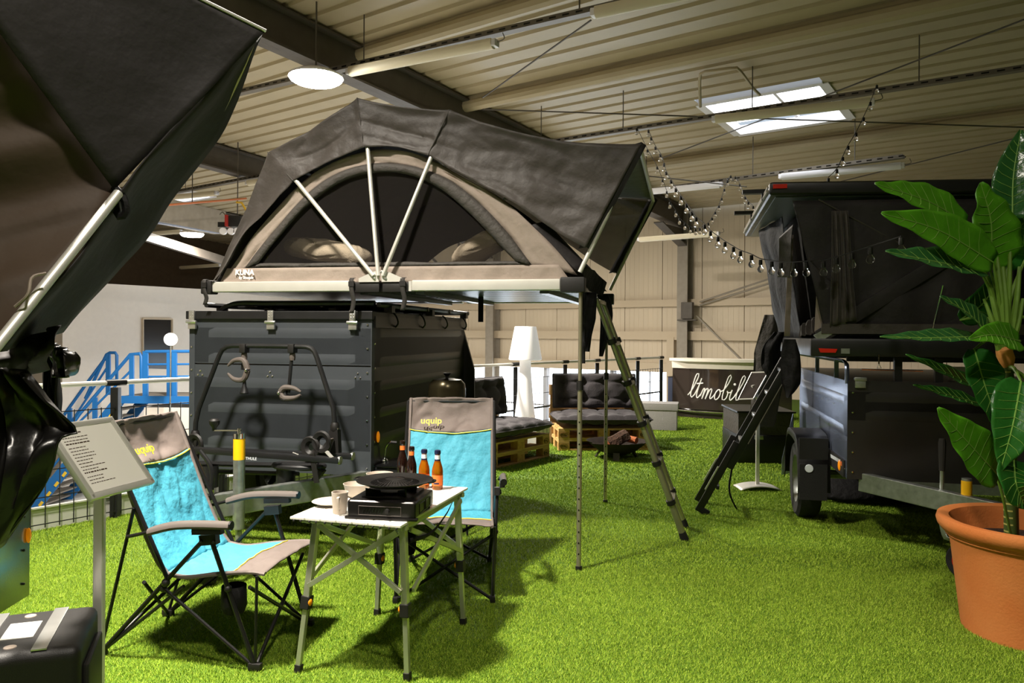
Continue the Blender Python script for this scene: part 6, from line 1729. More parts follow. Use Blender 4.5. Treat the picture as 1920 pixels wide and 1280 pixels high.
# trunk: striped lower cane, brown node, green sheath
tr0 = pp_(1897, 990, 0.0); tr1 = pp_(1891, 735, 0.0); tr2 = pp_(1886, 660, 0)
tr0 = V((tr0.x, tr0.y, 0.0))
mb = MB(); mb.tube([tr0, tr1, tr2], [0.034, 0.030, 0.028], 14); mb.build('trunk', M['stripe_dark'], plant)
for k in range(26):
    p = tr0.lerp(tr2, 0.04 + 0.037 * k)
    if k % 1 == 0:
        mb = MB(); mb.tube([p, p + (tr2 - tr0).normalized() * 0.008], 0.0335 - 0.0002 * k, 14); mb.build('trunk_ring', M['stripe_light'], plant)
mb = MB(); mb.tube([pp_(1888, 688), pp_(1886, 672), pp_(1882, 655), pp_(1880, 648)], [0.030, 0.042, 0.038, 0.02], 12); mb.build('trunk_node', M['node_brown'], plant)
for (x0, x1, y1, r) in ((1880, 1868, 470, 0.018), (1886, 1880, 500, 0.02), (1878, 1850, 520, 0.016), (1890, 1912, 500, 0.018), (1884, 1894, 430, 0.014), (1874, 1845, 560, 0.014), (1892, 1918, 560, 0.016)):
    mb = MB(); mb.tube(cr([pp_(x0, 655, 0.0), pp_((x0 + x1) / 2 + 3, (655 + y1) / 2, -0.02), pp_(x1, y1, 0.0)], 10), [r * (1.3 - 0.09 * i) for i in range(10)], 8); mb.build('stalk', M['stem'], plant)
mb = MB(); cc = cr([V((tr0.x - 0.03, tr0.y - 0.05, 0.0)), pp_(1880, 930, -0.1), pp_(1868, 890, -0.1)], 10); mb.tube(cc, 0.007, 6); mb.build('stalk', M['stem'], plant)
# ------------------------------------------------------------------ pallet sofas
def pallet(label, loc, rz, group, upright=False):
    """euro pallet: x 1.2 long, y 0.8 deep, 0.144 high; origin at front left bottom corner"""
    t = thing('wooden_pallet', label, 'pallet', loc, rz, group)
    for y in (0.0, 0.3275, 0.655):
        mb = MB(); mb.span((0, y, 0), (1.2, y + (0.145 if y == 0.3275 else 0.10 + 0.045 * (y > 0)), 0.022)); mb.build('bottom_board', M['wood_pallet'], t, bevel=0.002, seg=1, smooth=0)
        for x in (0.0, 0.5275, 1.055):
            mb = MB(); mb.span((x, y, 0.022), (x + 0.145, y + (0.10 if y == 0 else 0.145), 0.100)); mb.build('block', M['pallet_block'], t, smooth=0)
    for x in (0.0, 0.5275, 1.055):
        mb = MB(); mb.span((x, 0, 0.100), (x + 0.145, 0.8, 0.122)); mb.build('stringer_board', M['wood_pallet'], t, bevel=0.002, seg=1, smooth=0)
    for i, (y, w) in enumerate(((0.0, 0.145), (0.186, 0.10), (0.3275, 0.145), (0.514, 0.10), (0.655, 0.145))):
        mb = MB(); mb.span((0, y, 0.122), (1.2, y + w, 0.144)); mb.build('top_board', M['wood_pallet'], t, bevel=0.002, seg=1, smooth=0)
    if not upright:
        for x in (0.01, 1.065):
            mb = MB(); mb.tube([(x + 0.0625 + 0.052 * math.cos(a), -0.001, 0.061 + 0.028 * math.sin(a)) for a in [2 * math.pi * k / 20 for k in range(20)]], 0.0025, 4, closed=True); st = mb.build('stamp_ring', M['ink'], t)
            lettering('EPAL', 0.038, M['ink'], t, (x + 0.018, -0.001, 0.047), (1, 0, 0), (0, 0, 1), 0.0006, 'stamp_lettering', bold=0.0008)
    return t
def tufted(name, label, lx, ly, lz, nx, ny, seed, group):
    """tufted cushion, origin at its centre, buttons on both broad sides"""
    mb = MB(); nu, nv = 60, 40
    bx = [(-0.5 + (i + 0.5) / nx) * lx for i in range(nx)]; by = [(-0.5 + (j + 0.5) / ny) * ly for j in range(ny)]
    def hgt(x, y):
        ex = max(0, 1 - (abs(x) / (lx / 2)) ** 5); ey = max(0, 1 - (abs(y) / (ly / 2)) ** 5)
        h = (ex * ey) ** 0.36
        d = 0.0
        for a in bx:
            for b in by:
                r2 = ((x - a) ** 2 + (y - b) ** 2)
                d = max(d, 0.75 * math.exp(-r2 / 0.0022) + 0.32 * math.exp(-r2 / 0.012))
        g = 0.22 * max([math.exp(-((x - a) / 0.018) ** 2) for a in bx] + [math.exp(-((y - b) / 0.018) ** 2) for b in by])
        return lz / 2 * h * (1 - min(0.85, d + g * (1 - d))) + 0.008 * nz((x, y, 0), 6, seed) * h
    for s in (1, -1):
        rows = []
        for i in range(nu + 1):
            x = -lx / 2 + lx * i / nu
            rows.append([V((x, -ly / 2 + ly * j / nv, s * (0.006 + hgt(x, -ly / 2 + ly * j / nv)))) for j in range(nv + 1)])
        mb.sheet(rows)
    rim = [(-lx / 2, -ly / 2), (lx / 2, -ly / 2), (lx / 2, ly / 2), (-lx / 2, ly / 2)]
    for a, b in zip(rim, rim[1:] + rim[:1]): mb.tube([(a[0], a[1], 0), (b[0], b[1], 0)], 0.010, 6)
    t = thing(name, label, 'cushion', group=group)
    mb.build('cover', M['cushion'], t, smooth=70)
    bt = MB()
    for a in bx:
        for b in by:
            for s in (1, -1): bt.ball((a, b, s * (0.008 + hgt(a, b))), 0.014, 8, 5, (1, 1, 0.5))
    bt.build('buttons', M['cushion'], t, kind='stuff')
    return t
def sofa(fr, tag_, near):
    g1, g2 = 'pallets of the ' + tag_ + ' sofa', 'cushions of the ' + tag_ + ' sofa'
    pallet('lower wooden pallet of the two stacked under the ' + tag_ + ' sofa', fr.w(0, 0, 0), fr.a, g1)
    pallet('upper wooden pallet directly under the ' + tag_ + ' sofa seat cushion', fr.w(0, 0, 0.145), fr.a, g1)
    p = pallet('wooden pallet standing upright as the back of the ' + tag_ + ' sofa', fr.w(0, 0.80, 0.145), fr.a, g1, True)
    p.rotation_euler = (math.pi / 2, 0, fr.a); p.location = fr.w(0, 0.95, 0.0)
    p.scale = (1, 1, 1)
    c = tufted('seat_cushion', 'dark grey tufted seat cushion lying on the ' + tag_ + ' sofa pallets', 1.24, 0.80, 0.17, 5, 3, 1, g2)
    c.location = fr.w(0.61, 0.36, 0.29 + 0.112); c.rotation_euler = (0, 0, fr.a)
    b = tufted('back_cushion', 'dark grey tufted back cushion leaning on the upright pallet of the ' + tag_ + ' sofa', 1.16, 0.46, 0.16, 4, 2, 2, g2)
    b.matrix_world = Matrix.Translation(fr.w(0.60, 0.685, 0.445 + 0.285)) @ Matrix.Rotation(fr.a, 4, 'Z') @ Matrix.Rotation(math.radians(82), 4, 'X')
s2 = G(1047, 845)
sofa(Frame(s2, 5.0), 'right', 0)
Bc = G(1030, 856)
sofa(Frame(V((Bc.x, Bc.y, 0)) - U * 1.2, 90 - 36.0), 'left', 1)

# ------------------------------------------------------------------ white floor lamp
fl = G(986, 834)
fl = V((0.185, 10.62, 0))
lamp = thing('floor_lamp', 'big white plastic floor lamp with tapered shade between the pallet sofas', 'lamp', fl)
mb = MB(); mb.lathe([(0, 0.0), (0.165, 0.0), (0.172, 0.02), (0.155, 0.25), (0.115, 0.6), (0.085, 0.95), (0.075, 1.16)], 40); mb.build('base', M['lamp_white'], lamp)
mb = MB(); mb.lathe([(0.06, 1.152), (0.21, 1.150), (0.226, 1.158), (0.228, 1.175), (0.150, 1.60), (0.143, 1.612), (0.0, 1.614)], 40); mb.build('lamp_shade', M['lamp_white'], lamp, smooth=50)

# ------------------------------------------------------------------ fire bowl with logs
fb = G(1157, 858)
FBF = Frame(V((fb.x, fb.y, 0)), 0)
fbo = fthing('fire_bowl', 'black steel fire bowl on three stub legs in front of the right sofa', 'fire bowl', FBF)
zr2 = FBF.at(1157, 826, 0).z; rB = 0.365
mb = MB(); mb.lathe([(0, zr2 - 0.17), (0.10, zr2 - 0.165), (0.22, zr2 - 0.12), (0.32, zr2 - 0.045), (rB, zr2), (rB + 0.012, zr2 + 0.004), (rB - 0.004, zr2 - 0.004), (0.31, zr2 - 0.05), (0.21, zr2 - 0.112), (0, zr2 - 0.155)], 48); mb.build('bowl', M['steel_rough'], fbo, smooth=50)
for a in (-100, 20, 160):
    r = math.radians(a); c_, s_ = math.cos(r), math.sin(r)
    mb = MB(); mb.bar((c_ * 0.20, s_ * 0.20, zr2 - 0.11), (c_ * 0.27, s_ * 0.27, 0.0), 0.075, 0.02, up=(c_, s_, 0)); mb.build('leg', M['beam_dark'], fbo, bevel=0.002, smooth=0)
mb = MB(); mb.tube(cr([V((-0.30, -0.215, zr2 - 0.005)), V((-0.33, -0.25, zr2 - 0.0)), V((-0.22, -0.33, zr2 - 0.0)), V((-0.2, -0.30, zr2 - 0.005))], 10), 0.008, 6); mb.build('handle', M['steel_rough'], fbo)
def log(label, c, L, r, yaw, pitch, wedge, bark='bark'):
    t = thing('fire_log', label, 'log', FBF.w(*c), math.radians(yaw), 'logs in the fire bowl')
    R = Matrix.Rotation(math.radians(pitch), 3, 'Y')
    rows = []
    prof = [(-1.0, -0.1), (-0.72, 0.6), (-0.2, 0.95), (0.4, 0.85), (0.95, 0.3), (0.9, -0.25), (0.05, -0.62)] if wedge else [(math.cos(a), math.sin(a)) for a in [2 * math.pi * k / 9 for k in range(9)]]
    for i in range(7):
        x = -L / 2 + L * i / 6
        rows.append([R @ V((x, p[0] * r * (1 + 0.12 * nz((x * 4, p[0], p[1]), 2)), p[1] * r * (1 + 0.12 * nz((x * 5, p[0], p[1]), 2.5, 3)))) for p in prof])
    mb = MB(); mb.sheet(rows, closed=True); mb.build('bark', M[bark], t, smooth=0)
    m = len(prof); mb = MB()
    for rr in (rows[0], rows[-1]): mb.add(rr, [tuple(range(m))])
    mb.build('cut_end', M['split_wood'], t, smooth=0)
log('largest split log with rough bark at the middle of the fire bowl', (0.0, -0.04, zr2 + 0.0), 0.28, 0.10, 20, -24, True)
log('orange brown split log on the right of the fire bowl', (0.17, 0.10, zr2 - 0.0), 0.18, 0.055, -35, 8, True, 'split_wood')
0 and log('low split log tilted behind the largest one in the fire bowl', (0.13, -0.14, zr2 - 0.055), 0.22, 0.045, -60, 10, False)

# ------------------------------------------------------------------ grey bench
bq = G(1271, 808)
BF = Frame(bq, -14)
bn = fthing('bench', 'grey concrete bench with slab top at the railing right of the sofa', 'bench', BF)
bz = BF.at(1268, 757, 0).z
mb = MB(); mb.span((-0.80, 0.02, 0), (-0.02, 0.42, bz - 0.11)); mb.build('body', M['bench'], bn, bevel=0.008)
mb = MB(); mb.span((-0.82, 0.0, bz - 0.11), (0.0, 0.44, bz)); mb.build('top_slab', M['bench'], bn, bevel=0.012)

# ------------------------------------------------------------------ curved counter with script lettering
CC = V((4.50, 15.60, 0)); CR = 1.90
ct = thing('counter', 'curved reception counter with white top and white script on dark gloss front', 'counter', CC)
a0, a1 = math.radians(218), math.radians(285)
def cyl(r, a, z): return V((r * math.cos(a), r * math.sin(a), z))
mb = MB(); na = 40; rows = []
for i in range(na + 1):
    a = a0 + (a1 - a0) * i / na; rows.append([cyl(CR - 0.05, a, 0.0), cyl(CR - 0.05, a, 0.16), cyl(CR, a, 0.161), cyl(CR, a, 0.90), cyl(CR - 0.06, a, 0.90)])
mb.sheet(rows); mb.build('front_panel', M['counter_front'], ct, smooth=30)
mb = MB(); rows = []
for i in range(na + 1):
    a = a0 + (a1 - a0) * i / na; rows.append([cyl(CR + 0.02, a, 0.905), cyl(CR + 0.03, a, 1.03), cyl(CR - 0.4, a, 1.03), cyl(CR - 0.4, a, 0.905)])
mb.sheet(rows); mb.build('fascia', M['counter_top'], ct, smooth=30)
mb = MB(); rows = []
for i in range(na + 1):
    f = i / na; a = a0 - 0.035 + (a1 - a0 + 0.035) * f; ov = 0.10 * min(1, f * 6) + 0.02
    rows.append([cyl(CR + ov, a, 1.035), cyl(CR + ov, a, 1.085), cyl(CR - 0.45, a, 1.085), cyl(CR - 0.45, a, 1.035)])
mb.sheet(rows); mb.build('top_slab', M['counter_top'], ct, smooth=30)
mb = MB(); mb.tube([cyl(CR + 0.05, a0 - 0.04 + (a1 - a0) * i / na, 0.13) for i in range(na + 1)], 0.016, 8); mb.build('foot_rail', M['chrome'], ct)
for f in (0.02, 0.45, 0.9):
    mb = MB(); a = a0 + (a1 - a0) * f; mb.tube([cyl(CR + 0.05, a, 0.0), cyl(CR + 0.05, a, 0.13)], 0.012, 8); mb.build('rail_foot', M['chrome'], ct)
mb = MB(); pb = [cyl(CR - 0.05, a0 + (a1 - a0) * i / na, 0) for i in range(na + 1)]; mb.sheet([[p, p * ((CR - 0.5) / (CR - 0.05)), p * ((CR - 0.5) / (CR - 0.05)) + V((0, 0, 1.03)), p + V((0, 0, 1.03))] for p in pb]); mb.build('back_shell', M['counter_front'], ct, smooth=30)
STR = [[(0, .1), (.15, .35), (.29, .85), (.24, 1.0), (.15, .85), (.12, .2), (.2, .02), (.32, .15)],
       [(.32, .15), (.42, .5), (.46, .8)], [(.46, .8), (.42, .4), (.42, .12), (.5, .02), (.62, .2)], [(.30, .58), (.58, .62)],
       [(.60, .1), (.66, .36), (.71, .42), (.73, .34), (.71, .0)], [(.71, .02), (.78, .34), (.86, .42), (.89, .34), (.87, .0)], [(.87, .02), (.95, .34), (1.03, .42), (1.06, .34), (1.05, .1), (1.1, .02), (1.2, .15), (1.28, .33)],
       [(1.42, .38), (1.33, .40), (1.25, .26), (1.26, .08), (1.34, .0), (1.44, .1), (1.46, .28), (1.40, .40), (1.43, .33), (1.56, .38)],
       [(1.56, .38), (1.68, .62), (1.74, .9), (1.68, 1.0), (1.61, .85), (1.58, .3), (1.60, .06), (1.68, .0), (1.78, .12), (1.77, .34), (1.68, .38), (1.80, .30), (1.92, .34)],
       [(1.93, .42), (1.91, .15), (1.96, .02), (2.05, .1), (2.14, .25)], [(1.975, .64), (1.985, .66)],
       [(2.10, .2), (2.24, .5), (2.34, .88), (2.28, 1.0), (2.20, .85), (2.17, .2), (2.23, .02), (2.34, .1)]]
tA = math.atan2(*(reversed([*( onplane(1292, 748, (0, 14.2, 0), (0, 1, 0)) - CC)][:2]))) if False else None
pl0 = onplane(1290, 750, (0, 14.15, 0), (0, 1, 0)); pl1 = onplane(1396, 745, (0, 13.78, 0), (0, 1, 0))
aL = math.acos(max(-1, min(1, (pl0.x - CC.x) / CR))); aL = 2 * math.pi - aL
aR = math.acos(max(-1, min(1, (pl1.x - CC.x) / CR))); aR = 2 * math.pi - aR
mb = MB()
for st in STR:
    pts = []
    for p in cr([V((x + 0.30 * (y - 0.0), y, 0)) for x, y in st], 26):
        f = p.x / 2.62; a = aL + (aR - aL) * f
        pts.append(cyl(CR + 0.008, a, 0.37 + 0.46 * p.y - 0.03 * f))
    if len(st) == 2 and st[0][1] > .63: mb.ball(pts[0], 0.024, 10, 6)
    else: mb.tube(pts, 0.012, 6, flat=0.8)
mb.build('script_lettering', M['white_letter'], ct, kind='stuff')
# dark upright box beside the counter
bx_ = Frame(V((3.16, 14.9, 0)), -36)
ub = fthing('column_box', 'dark blue upright box between the railing end and the curved counter', 'box', bx_)
zt3 = bx_.at(1268, 707, 0).z
mb = MB(); mb.span((-0.12, -0.1, 0), (0.14, 0.12, zt3)); mb.build('body', mat('box_navy', (36, 44, 66), 0.5), ub, bevel=0.01)
mb = MB(); mb.span((-0.125, -0.105, zt3), (0.145, 0.125, zt3 + 0.015)); mb.build('lid', M['black_plastic'], ub, smooth=0)
# wall box on the column
wb_ = onplane(1289, 582, uw(SW - 0.42, 0), U)
mb = MB(); R = Matrix.Rotation(-AB, 3, 'Z'); mb.box(wb_, (0.30, 0.14, 0.42), R); mb.box(wb_ + V((0, 0, -0.24)), (0.5, 0.16, 0.03), R)
tag(mb.build('wall_speaker', M['beam_dark'], None, bevel=0.02), 'dark box mounted on the wall column above the counter', 'speaker')

# ------------------------------------------------------------------ blue steel stairs on the lower level
SD = 19.6
stp = thing('steel_stairs', 'blue steel stairs with handrails and hazard stripes going down to the lower level', 'stairs', V((-9.7, SD, -3.0)))
SO = V((-9.7, SD, -3.0))
def ps(px, py, D): return P(px, py, D) - SO
p_top, p_bot = ps(228, 745, SD), ps(38, 985, SD)
wd = V((0.15, 1.15, 0))
for k, off in enumerate((V((0, 0, 0)), wd)):
    mb = MB(); mb.bar(p_top + off, p_bot + off, 0.05, 0.28); mb.build('stringer', M['blue_paint'], stp, smooth=0)
ns_ = 15
for k in range(ns_):
    f = (k + 0.5) / ns_; c = p_top.lerp(p_bot, f) + wd * 0.5
    mb = MB(); mb.box(c, (0.27, 1.1, 0.035)); mb.build('tread', M['tread_grey'], stp, smooth=0)
for k in range(26):
    f = (k + 0.5) / 26
    if k % 2 == 0:
        mb = MB(); a, b = p_top.lerp(p_bot, f - 0.016) + V((0.0, -0.03, -0.13)), p_top.lerp(p_bot, f + 0.016) + V((0.0, -0.03, -0.13)); mb.bar(a, b, 0.02, 0.07); mb.build('hazard_stripe', M['hazard_yellow'], stp, smooth=0)
def rail_set(path, r, name, D): 
    mb = MB(); mb.tube([ps(x, y, D) for x, y in path], r, 8); return mb.build(name, M['blue_paint'], stp)
D1, D2 = SD + 0.05, SD + 1.15
rail_set([(160, 722 + 25), (200, 664), (206, 661), (216, 661), (219, 666), (219, 710), (213, 713), (203, 713)], 0.042, 'handrail', D2)
rail_set([(120, 778), (160, 722), (203, 664)], 0.042, 'handrail', D2)
rail_set([(110, 830), (150, 775), (245, 664), (262, 663), (265, 668), (265, 711), (260, 714), (247, 714)], 0.045, 'handrail', D1)
rail_set([(118, 815), (200, 690)], 0.03, 'mid_rail', D2); rail_set([(150, 790), (250, 690)], 0.03, 'mid_rail', D1)
for (x, y0, y1, D) in ((203, 664, 740, D2), (131, 765, 830, D2), (247, 664, 745, D1), (178, 745, 815, D1), (88, 840, 925, D1), (60, 880, 950, D1)):
    mb = MB(); mb.bar(ps(x, y0, D), ps(x, y1, D), 0.11, 0.06); mb.build('rail_post', M['blue_paint'], stp, smooth=0)
rail_set([(60, 885), (150, 775)], 0.04, 'handrail', D1); rail_set([(60, 925), (150, 810)], 0.03, 'mid_rail', D1)
# landing with guard rail
mb = MB(); a, b = ps(230, 742, D1), ps(360, 738, D1); mb.span((a.x, a.y - 0.06, a.z - 0.05), (b.x + 2.0, a.y + 1.4, a.z)); mb.build('landing', M['tread_grey'], stp, smooth=0); mb = MB(); mb.span((a.x, a.y - 0.1, a.z - 0.18), (b.x + 2.0, a.y - 0.06, a.z + 0.01)); mb.build('landing_edge', M['blue_paint'], stp, smooth=0)
for y in (659, 683, 706):
    mb = MB(); mb.tube([ps(273, y, D1), ps(420, y - 1, D1)], 0.04 if y == 659 else 0.026, 8); mb.build('guard_rail', M['blue_paint'], stp)
for x in (273, 318, 327, 372):
    mb = MB(); mb.bar(ps(x, 658, D1), ps(x, 742, D1), 0.13, 0.06); mb.build('guard_post', M['blue_paint'], stp, smooth=0)
for (x, s) in ((-0.4, 0),):
    pass
mb = MB(); a = ps(272, 744, D1); mb.span((a.x, a.y - 0.05, 0.0), (a.x + 3.5, a.y + 1.2, a.z - 0.26)); mb.build('landing_wall', M['white_wall'], stp, smooth=0)
# round flood lamp on a thin stand
fo_ = P(320, 660, 18.6)
fl_ = thing('flood_lamp', 'round white work lamp on a thin stand by the office window', 'lamp', V((fo_.x, fo_.y, -3.0)))
fc = P(320, 636, 18.6) - V((fo_.x, fo_.y, -3.0))
mb = MB(); mb.lathe([(0, 0.05), (0.13, 0.045), (0.155, 0.0), (0.13, -0.05), (0, -0.06)], 24, fc, V((0.45, -1, 0.05)).to_track_quat('Z', 'Y').to_matrix()); mb.build('lamp_disc', M['white_disc'], fl_)
mb = MB(); mb.tube([fc + V((0, 0, -0.12)), V((0, 0, 0.1))], 0.018, 6); mb.build('stand', M['galv'], fl_)
for k in range(3):
    a = 2 * math.pi * k / 3; mb = MB(); mb.tube([(0, 0, 0.6), (0.5 * math.cos(a), 0.5 * math.sin(a), 0.0)], 0.014, 6); mb.build('leg', M['galv'], fl_)

# ------------------------------------------------------------------ ceiling fittings
def tray(name, label, p0, p1, drop, rods=(), dropz=None, group='cable trays under the roof'):
    a, b = C(*p0, drop), C(*p1, drop)
    t = thing(name, label, 'cable tray', a, 0, group)
    d = b - a; n = d.normalized(); sd = n.cross(V((0, 0, 1))).normalized()
    mb = MB()
    for s in (-1, 1): mb.bar(sd * (0.05 * s), d + sd * (0.05 * s), 0.008, 0.06)
    L = d.length
    mb.bar(V((0, 0, -0.028)), d + V((0, 0, -0.028)), 0.1, 0.005); mb.build('channel', M['tray'], t, smooth=0)
    mb = MB(); k = 0.1
    while k < L:
        for s in (-1, 1):
            c = n * k + sd * (0.0555 * s); mb.bar(c - n * 0.04, c + n * 0.04, 0.003, 0.018)
        k += 0.16
    mb.build('slots', M['black_gloss'], t, smooth=0, kind='stuff')
    for f in rods:
        c = d * f; w = a + c
        top = roof_z(SWof(w)[0]) - w.z
        mb = MB(); mb.tube([c, c + V((0, 0, top))], 0.008, 5); mb.build('hanger_rod', M['beam_dark'], t)
    return t
DR = 0.62
tray('cable_tray', 'slotted cable tray crossing the rafter beside the lit high bay lamp', (300, 208), (1290, -22), DR, (0.16, 0.5, 0.86))
tray('cable_tray', 'slotted cable tray running in front of the large skylight', (880, 290), (1950, 123), DR, (0.18, 0.36, 0.6, 0.85))
tray('cable_tray', 'slotted cable tray above the white tube light left of the lifted tent', (1090, 374), (1695, 293), 0.72, (0.25, 0.6, 0.88))
tray('cable_tray', 'slotted cable tray at the far left over the second rafter', (262, 372), (500, 328), DR, (0.4, 0.8))
def tubelight(label, p0, p1, drop, m='tube_plastic', w=0.13, h=0.09, group='tube lights'):
    a, b = C(*p0, drop), C(*p1, drop); d = b - a; L = d.length; n = d.normalized(); sd = n.cross(V((0, 0, 1))).normalized()
    t = thing('tube_light', label, 'ceiling light', a, 0, group)
    mb = MB(); rows = []
    for f in (0, 1):
        rows.append([n * (L * f) + sd * (w / 2 * math.cos(q)) + V((0, 0, -h * math.sin(q) * 0.8)) for q in [math.pi * k / 10 for k in range(11)]])
    mb.sheet(rows); mb.add([p for p in rows[0]], [tuple(range(11))]); mb.add([p for p in rows[1]], [tuple(range(11))]); mb.build('diffuser', M[m], t, smooth=50)
    mb = MB(); mb.bar(V((0, 0, 0.015)), d + V((0, 0, 0.015)), w * 0.95, 0.045); mb.build('housing', M[m], t, bevel=0.008)
    for e in (V((0, 0, 0)), d):
        s = -1 if e.length < 1e-6 else 1
        mb = MB(); mb.bar(e - n * 0.01 * s + V((0, 0, -0.01)), e + n * 0.05 * s + V((0, 0, -0.01)), w * 0.8, 0.08); mb.build('end_cap', M['tube_white'], t, bevel=0.01)
    mb = MB(); mb.tube(cr([d + n * 0.05, d + n * 0.14 + V((0, 0, 0.02)), d + n * 0.12 + V((0, 0, 0.09))], 8), 0.006, 5); mb.build('cable', M['tray'], t)
    return t
tubelight('unlit tube light crossing the near rafter beside the lit lamp', (658, 133), (925, 80), DR + 0.14)
tubelight('unlit tube light at the top edge of the picture under the first tray', (1118, 22), (1290, -15), DR + 0.14)
tubelight('unlit tube light hanging in front of the skylight', (1342, 222), (1632, 190), DR + 0.14)
tubelight('white tube light above the lifted shell tent', (1466, 330), (1690, 309), 0.80, 'tube_white')
tubelight('white tube light end showing beside the tip of the open tent', (1180, 362), (1350, 345), 0.80, 'tube_white')
tubelight('short cream tube light left of the open tent at the far rafter', (466, 342), (560, 330), DR + 0.14)
tubelight('cream tube light below the far left skylight', (290, 372), (405, 361), DR + 0.14)
tubelight('thin cream tube light left of the small lit lamp, high above the office', (254, 440), (340, 433), 0.95)
tubelight('dim cream tube light above the white office roof', (340, 501), (412, 496), 1.25)
tubelight('long tube light under the haunch of the wall column', (1200, 448), (1345, 437), 1.3)
def highbay(label, c, r, group=None):
    t = thing('high_bay_lamp', label, 'ceiling lamp', c, 0, group)
    mb = MB(); mb.lathe([(r * 0.95, 0.0), (r * 0.95, -0.03), (r * 0.8, -0.06), (r * 0.4, -0.075), (0, -0.078)], 32); mb.build('lens', M['lamp_glow'], t)
    mb = MB(); mb.lathe([(r, -0.005), (r, 0.02), (r * 0.7, 0.07), (r * 0.3, 0.10), (0, 0.10)], 32); mb.build('housing', M['tube_white'], t)
    s, w = SWof(V(c)); top = roof_z(s) - c[2]
    mb = MB(); mb.tube([(0, 0, 0.1), (0, 0, top)], 0.012, 6); mb.build('hanger', M['beam_dark'], t)
    return t
highbay('bright round high bay lamp glowing above the open roof tent', LAMP_VISIBLE, 0.33)
highbay('round high bay lamp hanging outside the frame over the camp chairs', (LAMP_KEY[0], LAMP_KEY[1], LAMP_KEY[2] + 0.10), 0.26)
hb3 = P(360, 438, 17.0)
highbay('small lit high bay lamp at the far left over the office', tuple(hb3), 0.25)
# monorail, hoist, conduit and raking braces at the far left
def roof_bar(name, label, cat, pts, D, r, m, sq=False, group=None):
    o = bpy.data.objects
    pp = [P(x, y, d) for (x, y), d in zip(pts, D)]
    mb = MB()
    if sq: 
        for a, b in zip(pp, pp[1:]): mb.bar(a, b, r, r * 1.6)
    else: mb.tube(pp, r, 6)
    ob = mb.build(name, M[m], None, smooth=40); return tag(ob, label, cat, group)
roof_bar('monorail_beam', 'pale blue crane rail running toward the red hoist', 'beam', [(225, 398), (408, 430)], [14.0, 16.5], 0.11, 'mono_blue', True)
roof_bar('ceiling_beam', 'pale box beam above the blue crane rail at the far left', 'beam', [(240, 382), (412, 418)], [14.2, 16.7], 0.3, 'beam_grey', True)
roof_bar('ceiling_brace', 'raking brown brace below the small lit lamp at the far left', 'brace', [(250, 436), (430, 492)], [16.0, 19.0], 0.12, 'beam_dark', True)
roof_bar('conduit', 'thin orange pipe running under the roof to the yellow cable', 'pipe', [(268, 388), (440, 374), (462, 372)], [13, 15, 15.2], 0.02, 'pipe_orange')
roof_bar('cable', 'yellow cable curving down to the red hoist', 'cable', [(443, 379), (453, 380), (462, 395), (467, 420)], [15.0, 15.0, 15.0, 15.0], 0.022, 'cable_yellow')
hq = P(442, 416, 15.6)
ho = thing('hoist', 'small red and black electric hoist beside the left edge of the open tent', 'hoist', hq)
mb = MB(); mb.box((0, 0, 0), (0.32, 0.3, 0.22)); mb.build('motor', M['black_metal'], ho, bevel=0.02)
mb = MB(); mb.box((-0.12, -0.06, 0.0), (0.05, 0.32, 0.23)); mb.build('red_band', M['red_box'], ho, bevel=0.01)
mb = MB(); mb.box((-0.24, 0.0, -0.06), (0.2, 0.12, 0.10)); mb.build('trolley', M['black_metal'], ho, smooth=0)
for x in (-0.22, -0.06, 0.06):
    mb = MB(); mb.lathe([(0, 0.03), (0.07, 0.03), (0.07, -0.03), (0, -0.03)], 16, (x, -0.08, -0.2), Matrix.Rotation(math.pi / 2, 3, 'X')); mb.build('pulley', M['tube_white'], ho)
mb = MB(); mb.tube(cr([V((-0.3, -0.05, 0.14)), V((-0.22, -0.1, 0.18)), V((-0.12, -0.1, 0.02)), V((-0.05, -0.1, -0.15))], 12), 0.012, 5); mb.build('cable', M['tray'], ho)
mb = MB(); mb.tube([(0, 0.1, 0.1), (0, 0.1, roof_z(SWof(hq)[0]) - hq.z)], 0.012, 5); mb.build('hanger', M['beam_dark'], ho)
# tie rods under the roof
for k, (p, q, dr, lab) in enumerate((((1920, 37), (1237, 298), 0.45, 'thin roof tie rod slanting past the large skylight'), ((905, 205), (1960, 240), 0.5, 'thin roof tie rod running level across the skylight'),
        ((905, 183), (1108, 38), 0.35, 'thin roof tie rod rising from the near rafter'), ((1553, 346), (1940, 250), 0.4, 'thin roof tie rod dropping behind the tallest plant leaf'), ((1215, 330), (1400, 350), 0.9, 'thin cable running behind the string lights'))):
    mb = MB(); mb.tube([C(*p, dr), C(*q, dr)], 0.011, 5); tag(mb.build('tie_rod', M['beam_dark'], None), lab, 'rod', 'roof tie rods')
mb = MB(); mb.tube(cr([C(1313, 200, 0.35), C(1313, 140, 0.1), C(1330, 134, 0.1), C(1370, 128, 0.1), C(1385, 130, 0.1), C(1412, 165, 0.15), C(1425, 178, 0.2)], 20), 0.022, 6)
tag(mb.build('conduit', M['cream_sheet'], None), 'bent pale conduit beside the large skylight', 'pipe')

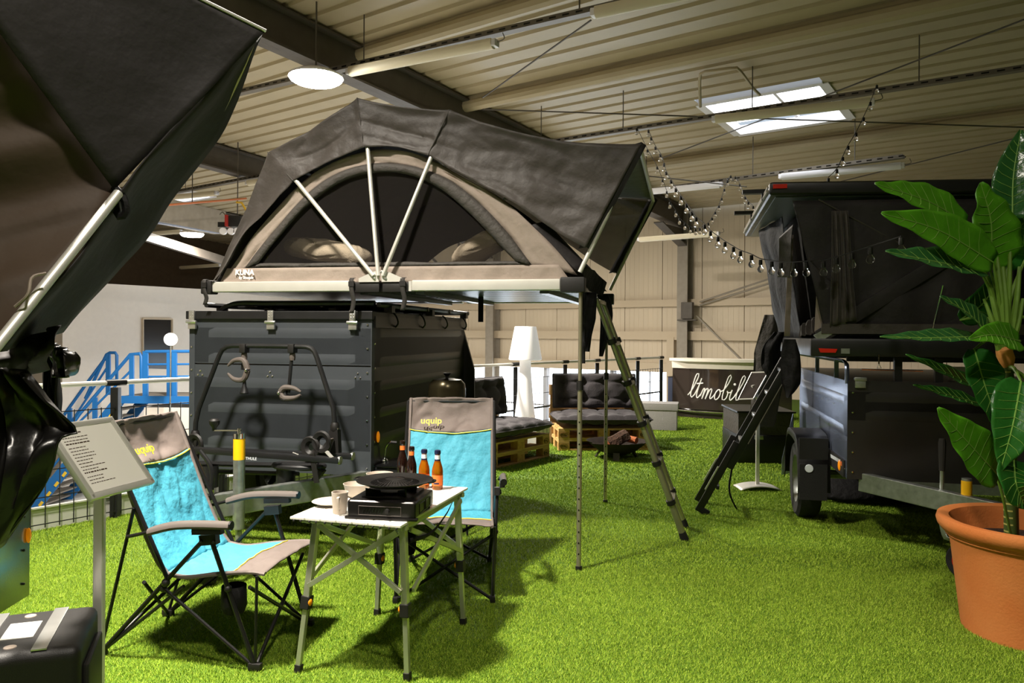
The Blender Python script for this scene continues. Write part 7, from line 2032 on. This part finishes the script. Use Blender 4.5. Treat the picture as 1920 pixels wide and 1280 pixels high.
# ------------------------------------------------------------------ string lights
def string(label, pts, d0, d1, r=0.026):
    t = thing('string_light', label, 'string lights', P(*pts[0], d0), 0, 'strings of clear bulbs')
    o = P(*pts[0], d0); n = len(pts); L = [0.0]
    for a, b in zip(pts, pts[1:]): L.append(L[-1] + math.hypot(a[0] - b[0], a[1] - b[1]))
    ds = []
    for l in L:
        f = l / L[-1]
        ds.append(1 / ((1 - f) / d0 + f / d1))
    bulbs = [P(x, y, d) - o for (x, y), d in zip(pts, ds)]
    cab = [b + V((0, 0, r * 3.3)) for b in bulbs]
    mb = MB(); mb.tube(cr(cab, n * 4), 0.004, 5); mb.build('cord', M['black_plastic'], t)
    for b in bulbs:
        mb = MB(); mb.lathe([(0.0, r * 3.0), (r * 0.55, r * 2.95), (r * 0.6, r * 1.6), (r * 0.5, r * 1.3), (0, r * 1.25)], 10, b); so_ = mb.build('socket', M['black_plastic'], t)
        mb = MB(); mb.lathe([(r * 0.42, r * 1.4), (r * 0.5, r * 1.0), (r * 0.85, r * 0.55), (r, 0), (r * 0.87, -r * 0.5), (r * 0.5, -r * 0.87), (0, -r)], 14, b); mb.build('bulb', M['glass_bulb'], so_)
        
string('long string of clear bulbs sagging from the roof tray toward the plant', [(1216, 254), (1221, 268), (1229, 286), (1238, 300), (1245, 318), (1249, 334), (1258, 350), (1267, 366), (1276.5, 381), (1287, 396), (1297, 411), (1305, 422), (1321, 436), (1332, 449), (1346, 460), (1359, 470), (1375, 480), (1388, 488), (1409, 496), (1426, 505), (1447, 509), (1464, 512), (1489, 513), (1512, 512), (1544, 511), (1568, 505), (1597, 497), (1632, 487), (1690, 470)], 11.0, 4.55)
string('string of clear bulbs hanging in a deep loop behind the long one', [(1194, 250), (1214, 290), (1232, 322), (1242, 346), (1250, 368), (1256, 388), (1267, 404), (1274, 418), (1284, 428), (1294, 435), (1304, 438), (1312, 437), (1328, 427), (1335, 417), (1341, 406), (1348, 394), (1353, 380), (1358, 363), (1364, 347), (1370, 338)], 11.5, 13.0)
string('short string of clear bulbs running down behind the shell tent edge', [(1379, 340), (1387, 354), (1392, 368), (1397, 378), (1403, 388), (1412, 396)], 12.8, 11.5)
string('string of clear bulbs dropping from the tray right of the skylight', [(1644, 172), (1632, 204), (1619, 233), (1605, 262), (1590, 287), (1580, 308), (1569, 331), (1553, 348)], 8.5, 7.4, 0.024)
